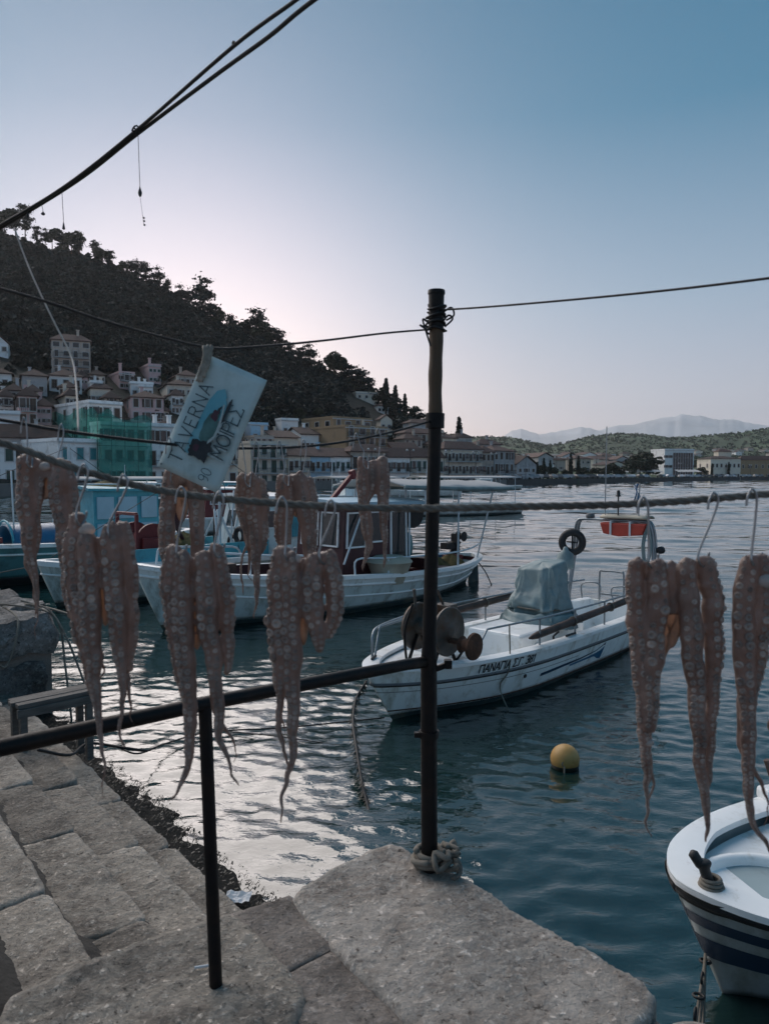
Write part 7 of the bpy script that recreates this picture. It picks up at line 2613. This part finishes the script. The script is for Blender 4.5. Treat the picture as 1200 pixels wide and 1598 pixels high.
def octopus(label, y, arms, webs=(), bridges=(), pale=(), seed=0, back=0.72, group=None, amp=1.0):
    rng = random.Random(seed)
    s = y / FPX                          # metres in one photograph pixel at that distance
    tops = [a[0][0] for a in arms]
    base = P(arms[0][0][0][0], arms[0][0][-1][1] if False else arms[0][0][0][1], y)
    low = max(p[1] for a in arms for p in a[0])
    cxp = sum(a[0][0][0] for a in arms) / len(arms)
    t = thing('octopus', label, 'octopus', tuple(P(cxp, low, y)), 0, group)
    body = MB()
    suck = MB()
    def limb(path, dy, rows, flat=0.72):
        x0_, q0_, r0_ = path[0]
        sg = 1 if abs(path[1][1] - q0_) > abs(path[1][0] - x0_) else 0
        if sg:
            path = [(x0_, q0_ - r0_ * 0.95, r0_ * 0.35), (x0_, q0_ - r0_ * 0.7, r0_ * 0.74)] + list(path)
        pts = catmull([(x, q, r) for x, q, r in path], 7)
        n = 14
        C, R = [], []
        ph = rng.uniform(0, 50)
        for (x, q, r) in pts:
            tw = 1.0 + 1.6 * max(0, min(1, (8 - r) / 6))
            x = x + amp * tw * (4.2 * noise.noise(Vector((q * 0.024, ph, 0))) + 1.4 * noise.noise(Vector((q * 0.06, ph, 4))))
            r = r * (1 + 0.2 * noise.noise(Vector((q * 0.05, ph, 9))))
            c = P(x, q, y)
            c.y += dy
            C.append(c)
            R.append(max(r, 1.2) * s)
        m = len(C)
        vs_, fs, lat = [], [], []
        for i in range(m):
            T_ = (C[min(i + 1, m - 1)] - C[max(i - 1, 0)]).normalized()
            side = T_.cross(Vector((0, 1, 0))).normalized()
            if side.x < 0:
                side = -side
            front = side.cross(T_).normalized()
            if front.y > 0:
                front = -front
            lat.append((side, front, T_))
            for k in range(n):
                a = 2 * pi * k / n
                w = 1 + 0.05 * amp * noise.noise(Vector((i * 0.55, k * 0.8, seed + dy * 50)))
                vs_.append(C[i] + (side * cos(a) + front * sin(a) * flat) * R[i] * w)
        for i in range(m - 1):
            for k in range(n):
                k2 = (k + 1) % n
                fs.append((i * n + k, i * n + k2, (i + 1) * n + k2, (i + 1) * n + k))
        fs.append(tuple(range(n))[::-1])
        fs.append(tuple((m - 1) * n + k for k in range(n)))
        body.add(vs_, fs)
        # suckers in rows, staggered, shrinking with the arm
        acc = [0.0]
        for i in range(1, m):
            acc.append(acc[-1] + (C[i] - C[i - 1]).length)
        for ri, off in enumerate(rows):
            d = R[0] * (0.35 + 0.5 * (ri % 2))
            while d < acc[-1] * 0.97:
                i = int(np.searchsorted(acc, d)) - 1
                i = max(0, min(m - 2, i))
                f = (d - acc[i]) / max(1e-6, acc[i + 1] - acc[i])
                c = C[i] + (C[i + 1] - C[i]) * f
                r = R[i] + (R[i + 1] - R[i]) * f
                side, front, T_ = lat[i]
                o = max(-0.97, min(0.97, off + rng.uniform(-0.05, 0.05)))
                a = math.asin(o)
                nrm = (side * sin(a) * flat + front * cos(a)).normalized()
                p = c + side * o * r + front * cos(a) * flat * r
                sr = r * 0.38 * rng.uniform(0.66, 1.2) * (1 - 0.35 * max(0, 1 - d / (acc[-1] * 0.25)))
                if sr > 0.0011 and rng.random() > 0.06:
                    sucker(p - nrm * sr * 0.12, nrm, T_, sr)
                d += max(r * 0.80, 0.003) * rng.uniform(0.92, 1.12)
    def sucker(p, nrm, T_, sr):
        u = T_ - nrm * T_.dot(nrm)
        u = u.normalized()
        w = nrm.cross(u)
        k = 9
        vs_, fs = [], []
        sq = rng.uniform(0.85, 1.1)
        for rr, h in ((0.95, -0.15), (1.03, 0.18), (0.82, 0.40), (0.5, 0.34), (0.26, 0.08)):
            for j in range(k):
                a = 2 * pi * j / k
                vs_.append(p + (u * cos(a) * sq + w * sin(a)) * sr * rr + nrm * sr * h)
        for i in range(4):
            for j in range(k):
                j2 = (j + 1) % k
                fs.append((i * k + j, i * k + j2, (i + 1) * k + j2, (i + 1) * k + j))
        fs.append(tuple(4 * k + j for j in range(k)))
        suck.add(vs_, fs)
    for path, dy, rows in arms:
        limb(path, dy, rows)
    # a few thin straggling arms behind the main ones
    for path, dy, rows in list(arms)[::2]:
        if path[-1][1] - path[0][1] < 150:
            continue
        n_ = len(path)
        a_ = path[n_ // 3]
        e_ = path[-1]
        sx = rng.choice((-1, 1)) * rng.uniform(3, 8)
        limb([(a_[0] + sx * 0.5, a_[1], 6), (a_[0] + sx, (a_[1] * 2 + e_[1]) / 3, 5), (e_[0] + sx * 1.2, (a_[1] + e_[1] * 2) / 3 - 10, 3), (e_[0] + sx * 0.4, (a_[1] + e_[1] * 3) / 4, 1.8), (e_[0] + sx * 1.6, (a_[1] + e_[1] * 5) / 6, 1.3)], 0.012, (0.5,))
    for path in bridges:
        limb(path, 0.006, (), 0.5)
    bo = body.build('body', 'octopus_skin', t, world=True, smooth=True)
    rm = bo.modifiers.new('skin', 'REMESH')
    rm.mode = 'VOXEL'
    rm.voxel_size = max(0.0024, 2.1 * s)
    rm.use_smooth_shade = True
    sm = bo.modifiers.new('soft', 'SMOOTH')
    sm.factor = 0.5
    sm.iterations = 4
    so = suck.build('suckers', 'octopus_sucker', t, world=True, smooth=True)
    so['kind'] = 'stuff'
    for poly in webs:
        m = MB()
        cx = sum(p[0] for p in poly) / len(poly)
        cy = sum(p[1] for p in poly) / len(poly)
        rings = []
        for q in (1.0, 0.75, 0.5, 0.25, 0.02):
            pp = catmull(list(poly) + [poly[0]], 4)
            rings.append([P(cx + (x - cx) * q, cy + (z - cy) * q, y + 0.006 + 0.008 * (1 - q) + 0.003 * noise.noise(Vector((x * 0.08, z * 0.08, seed)))) for x, z in pp])
        m.grid(rings)
        m.build('web', 'octopus_web', t, world=True, smooth=True, solid=0.0022)
    for (x, q, r) in pale:
        m = MB()
        c = P(x, q, y)
        rows = []
        for j in range(7):
            f = j / 6
            rows.append([c + Vector((r * s * cos(a) * (1 - f ** 2) ** 0.5 * (1 + 0.3 * noise.noise(Vector((cos(a), sin(a), seed)))), -r * s * 0.7 * f - 0.004, r * s * 0.8 * sin(a) * (1 - f ** 2) ** 0.5)) for a in [2 * pi * i / 16 for i in range(17)]])
        m.grid(rows)
        m.build('pale_flesh', 'octopus_pale', t, world=True, smooth=True)
    return t

def hook(label, x0, y0, x1, y1, d0, d1, r=0.0018, bend=1):
    """bent wire hook from the line at (x0, y0) down into the flesh at (x1, y1)"""
    w = 9 * bend
    q = [(x0 - w, y0 + 16, d0 - 0.012), (x0 - w * 0.8, y0 + 2, d0 - 0.012), (x0, y0 - 10, d0 - 0.012), (x0 + w * 0.8, y0 + 2, d0 - 0.012), (x0 + (x1 - x0) * 0.35 + w * 0.6, y0 + (y1 - y0) * 0.35, d0 * 0.6 + d1 * 0.4 - 0.012), (x1, y1 - 12, d1 - 0.014), (x1 - 1, y1 + 6, d1 - 0.016), (x1 + 6, y1 + 14, d1 - 0.002), (x1 + 13 * bend, y1 + 2, d1 + 0.012), (x1 + 15 * bend, y1 - 8, d1 + 0.012)]
    m = MB()
    m.tube([Vector(p) for p in catmull([P(*v) for v in q], 6)], r, 7)
    tag(m.build('meat_hook', 'hook_steel', None, smooth=True), label, 'hook', 'hooks on the drying lines')

GF = 'octopus hung on the front rope'
GB = 'octopus hung on the black line behind'
B2 = (-0.42, 0.42)
octopus('octopus with two long tapering bundles, second from the left in front', RD + 0.01, [
    ([(120, 812, 13), (114, 860, 15), (119, 930, 16), (131, 1000, 14), (142, 1060, 9), (150, 1110, 4)], 0.006, (-0.85, 0.1)),
    ([(138, 842, 14), (141, 900, 18), (143, 960, 18), (147, 1020, 14), (152, 1080, 9), (157, 1130, 5.5), (161, 1180, 3), (166, 1228, 2), (163, 1252, 1.5)], -0.004, B2),
    ([(176, 830, 15), (178, 880, 18), (181, 930, 17), (186, 990, 13), (191, 1040, 9), (196, 1075, 6), (191, 1110, 4), (194, 1145, 3), (197, 1165, 2)], -0.004, B2),
    ([(192, 826, 12), (201, 880, 12), (204, 950, 11), (203, 1010, 9), (200, 1050, 5)], 0.008, (0.8,))],
    [[(150, 885), (174, 885), (173, 930), (168, 972), (162, 972), (156, 930)]], [[(122, 815, 12), (148, 852, 12), (178, 832, 13)], [(160, 850, 13), (162, 880, 12), (164, 915, 8)]], [(138, 826, 13)], 1, group=GF)
octopus('octopus with a curled left tip left of the railing post, on the front rope', RD + 0.01, [
    ([(270, 862, 13), (265, 910, 15), (272, 980, 15), (284, 1050, 12), (294, 1110, 8)], 0.006, (-0.85, 0.0)),
    ([(288, 872, 13), (285, 920, 17), (289, 990, 17), (295, 1060, 14), (298, 1120, 11), (296, 1170, 8), (290, 1208, 5), (275, 1236, 3), (262, 1250, 1.8)], -0.004, (-0.6, 0.15)),
    ([(318, 872, 14), (322, 920, 18), (328, 985, 17), (337, 1050, 12), (343, 1110, 9), (345, 1150, 6.5), (353, 1175, 4), (362, 1205, 3), (370, 1225, 1.8)], -0.005, B2),
    ([(338, 860, 12), (348, 910, 14), (354, 970, 12), (356, 1020, 9), (354, 1055, 4)], 0.006, (0.15, 0.85))],
    [[(292, 905), (316, 905), (316, 960), (312, 1008), (303, 1008), (296, 960)]], [[(272, 864, 12), (302, 884, 12), (336, 864, 12)], [(303, 884, 13), (304, 915, 11), (305, 940, 6)]], [(284, 868, 10)], 2, group=GF)
octopus('octopus with a short rounded right lobe, right of the railing post', RD + 0.01, [
    ([(440, 866, 15), (434, 920, 18), (436, 990, 18), (440, 1050, 13), (437, 1090, 7), (434, 1130, 5), (441, 1170, 3.6), (444, 1196, 2)], 0.004, (-0.8, 0.0)),
    ([(454, 874, 14), (456, 930, 17), (456, 1000, 16), (457, 1060, 14), (458, 1120, 10), (458, 1170, 7), (450, 1205, 5), (440, 1240, 3.5), (436, 1285, 1.8)], -0.003, (-0.5, 0.25)),
    ([(492, 876, 15), (488, 920, 18), (491, 965, 16), (497, 1000, 11), (499, 1017, 5)], -0.006, B2),
    ([(514, 872, 14), (521, 920, 15), (521, 960, 13), (510, 996, 8)], 0.004, (0.0, 0.8))],
    [[(460, 895), (484, 895), (484, 940), (478, 1000), (470, 1000), (464, 940)]], [[(442, 866, 14), (470, 884, 12), (510, 872, 13)], [(472, 884, 13), (473, 905, 10), (474, 925, 5)]], [(462, 872, 10)], 3, group=GF)
octopus('widest octopus at the right with an orange web between its bundles', RD + 0.01, [
    ([(994, 884, 14), (991, 940, 15), (998, 1010, 15), (1003, 1080, 13), (1005, 1140, 11), (1007, 1185, 9), (1010, 1215, 6), (1012, 1235, 4), (1008, 1262, 3), (1002, 1285, 2.5), (1012, 1308, 1.5)], 0.002, (-0.8, 0.1)),
    ([(1024, 886, 15), (1023, 940, 18), (1017, 1010, 17), (1014, 1080, 14), (1011, 1140, 10)], -0.006, B2),
    ([(1072, 884, 15), (1071, 940, 18), (1078, 1010, 18), (1085, 1080, 15), (1088, 1150, 12), (1092, 1210, 9), (1098, 1260, 6.5), (1102, 1312, 2.6)], -0.006, (-0.6, 0.2)),
    ([(1102, 882, 15), (1111, 940, 17), (1114, 1010, 15), (1112, 1080, 11), (1110, 1150, 8), (1108, 1200, 6), (1104, 1232, 3.5)], 0.004, (0.1, 0.85))],
    [[(1030, 930), (1066, 930), (1064, 975), (1054, 1006), (1042, 1016), (1028, 1050), (1026, 990)]], [[(996, 886, 13), (1046, 896, 13), (1100, 886, 13)], [(1047, 896, 20), (1047, 930, 18), (1047, 960, 10)]], [(1032, 884, 9), (1012, 1158, 7)], 4, group=GF)
octopus('octopus cut by the right edge with a pale upper flap', RD + 0.01, [
    ([(1166, 880, 15), (1158, 940, 18), (1160, 1010, 18), (1163, 1080, 15), (1166, 1150, 12), (1166, 1220, 9), (1168, 1260, 7), (1176, 1290, 5), (1190, 1315, 3.5), (1202, 1338, 1.8)], -0.004, (-0.7, 0.1)),
    ([(1190, 880, 16), (1190, 940, 17), (1185, 1010, 15), (1176, 1080, 10), (1170, 1130, 6)], 0.004, (0.0, 0.6)),
    ([(1222, 884, 16), (1226, 960, 18), (1220, 1060, 13), (1215, 1150, 8), (1212, 1220, 4)], 0.0, B2)],
    [[(1196, 884), (1212, 884), (1212, 950), (1206, 1000), (1198, 960)]], [[(1166, 882, 14), (1195, 888, 14), (1222, 886, 14)]], [(1192, 906, 15)], 5, group=GF)
# the row behind
octopus('octopus at the left edge behind the rope with an arched opening', back_y(60), [
    ([(40, 722, 14), (40, 765, 15), (45, 820, 13), (51, 870, 9), (56, 910, 5), (58, 960, 2), (60, 1000, 1.3)], 0.0, B2),
    ([(58, 726, 10), (58, 770, 9), (54, 830, 7), (52, 870, 4)], 0.006, (0.6,)),
    ([(92, 726, 12), (90, 775, 13), (98, 820, 13), (104, 870, 11), (107, 920, 9), (112, 965, 5)], 0.0, (-0.5, 0.3)),
    ([(104, 728, 10), (110, 770, 11), (114, 830, 11), (116, 890, 8), (115, 930, 4)], 0.006, (0.6,))],
    [[(52, 735), (86, 735), (84, 760), (77, 776), (66, 778), (54, 760)]], [[(40, 722, 12), (70, 732, 10), (98, 726, 12)], [(70, 732, 16), (70, 746, 12)]], [(72, 728, 9)], 6, group=GB)
octopus('octopus half hidden behind the lower edge of the taverna sign', back_y(285) + 0.05, [
    ([(266, 742, 11), (262, 790, 13), (262, 840, 13), (266, 900, 9), (272, 950, 4)], 0.0, B2),
    ([(304, 745, 12), (308, 790, 13), (310, 840, 12), (306, 900, 8), (302, 940, 4)], 0.0, (0.1,))],
    [[(274, 752), (296, 752), (294, 790), (288, 812), (280, 812), (274, 790)]], [[(266, 744, 10), (286, 752, 9), (304, 746, 10)]], (), 7, group=GB)
octopus('small octopus behind the rope with one thin dangling arm, right of the sign', back_y(395), [
    ([(378, 748, 9), (376, 775, 9), (378, 800, 8), (380, 818, 6), (381, 850, 3), (382, 890, 2.5), (382, 930, 1.4)], 0.0, B2),
    ([(394, 748, 9), (394, 790, 10), (398, 830, 10), (400, 865, 8), (401, 900, 6), (402, 930, 4), (400, 950, 2.5), (396, 966, 1.3)], -0.004, B2),
    ([(408, 754, 8), (412, 790, 9), (412, 830, 8), (407, 862, 5)], 0.003, (0.2, 0.85))], (), [[(378, 748, 8), (394, 752, 8), (408, 756, 7)]], (), 8, group=GB)
octopus('octopus behind the rope in front of the dark wheelhouse', back_y(460), [
    ([(440, 748, 9), (438, 790, 9), (436, 830, 8), (440, 866, 5)], 0.0, (-0.7, 0.2)),
    ([(452, 750, 8), (450, 800, 8), (448, 850, 6)], 0.004, (0.4,)),
    ([(468, 748, 11), (473, 790, 11), (478, 830, 10), (481, 860, 8), (480, 888, 5)], -0.002, (0.35,)),
    ([(483, 752, 8), (488, 790, 8), (488, 840, 7), (485, 880, 4)], 0.002, (0.0, 0.8))],
    [[(456, 752), (468, 752), (468, 790), (464, 806), (458, 800)]], [[(440, 749, 8), (460, 752, 8), (482, 752, 8)]], [(462, 748, 7)], 9, group=GB)
octopus('small octopus nearest the iron pole with two slim legs', back_y(580), [
    ([(563, 722, 8), (564, 760, 9), (570, 800, 8), (573, 840, 6), (574, 868, 4), (573, 892, 1.8)], 0.0, B2),
    ([(597, 720, 9), (599, 750, 10), (598, 790, 9), (596, 830, 6), (597, 860, 3.4), (599, 886, 1.8)], 0.0, (-0.2, 0.7)),
    ([(583, 728, 8), (580, 765, 6), (576, 795, 4)], 0.004, (0.0,))],
    [[(572, 726), (592, 726), (590, 748), (586, 764), (578, 764), (573, 748)]], [[(564, 723, 8), (580, 728, 8), (596, 722, 8)]], (), 10, group=GB)

for lb, x0, x1, y1 in [('left hook of the second octopus in front', 131, 121, 806), ('right hook of the second octopus in front', 193, 171, 828), ('left hook of the octopus with the curled left tip', 283, 277, 858), ('right hook of the octopus with the curled left tip', 342, 336, 856), ('left hook of the octopus with the short right lobe', 440, 446, 862), ('right slanted hook of the octopus with the short right lobe', 516, 500, 866), ('left hook of the widest octopus', 1003, 1012, 872), ('right hook of the widest octopus', 1113, 1091, 870), ('hook of the octopus at the right edge', 1173, 1173, 870)]:
    hook(lb, x0, rope_py(x0), x1, y1, RD, RD + 0.005, 0.0022)
for lb, x0, x1, y1 in [('left hook of the octopus at the left edge', 38, 44, 716), ('right hook of the octopus at the left edge', 96, 92, 722), ('hook of the small octopus right of the sign', 400, 400, 744), ('second hook of the small octopus right of the sign', 376, 384, 746), ('left hook of the octopus before the wheelhouse', 436, 444, 744), ('right hook of the octopus before the wheelhouse', 474, 474, 742), ('hook of the octopus nearest the pole', 590, 592, 716), ('second hook of the octopus nearest the pole', 556, 568, 718)]:
    hook(lb, x0, back_py(x0), x1, y1, back_y(x0), back_y(x0), 0.0018, 0.55)
for lb, x0, x1 in [('left hook of the octopus half behind the sign', 264, 268), ('right hook of the octopus half behind the sign', 304, 302)]:
    hook(lb, x0, back_py(x0), x1, 744, back_y(x0) + 0.02, back_y(285) + 0.05, 0.0018, 0.55)
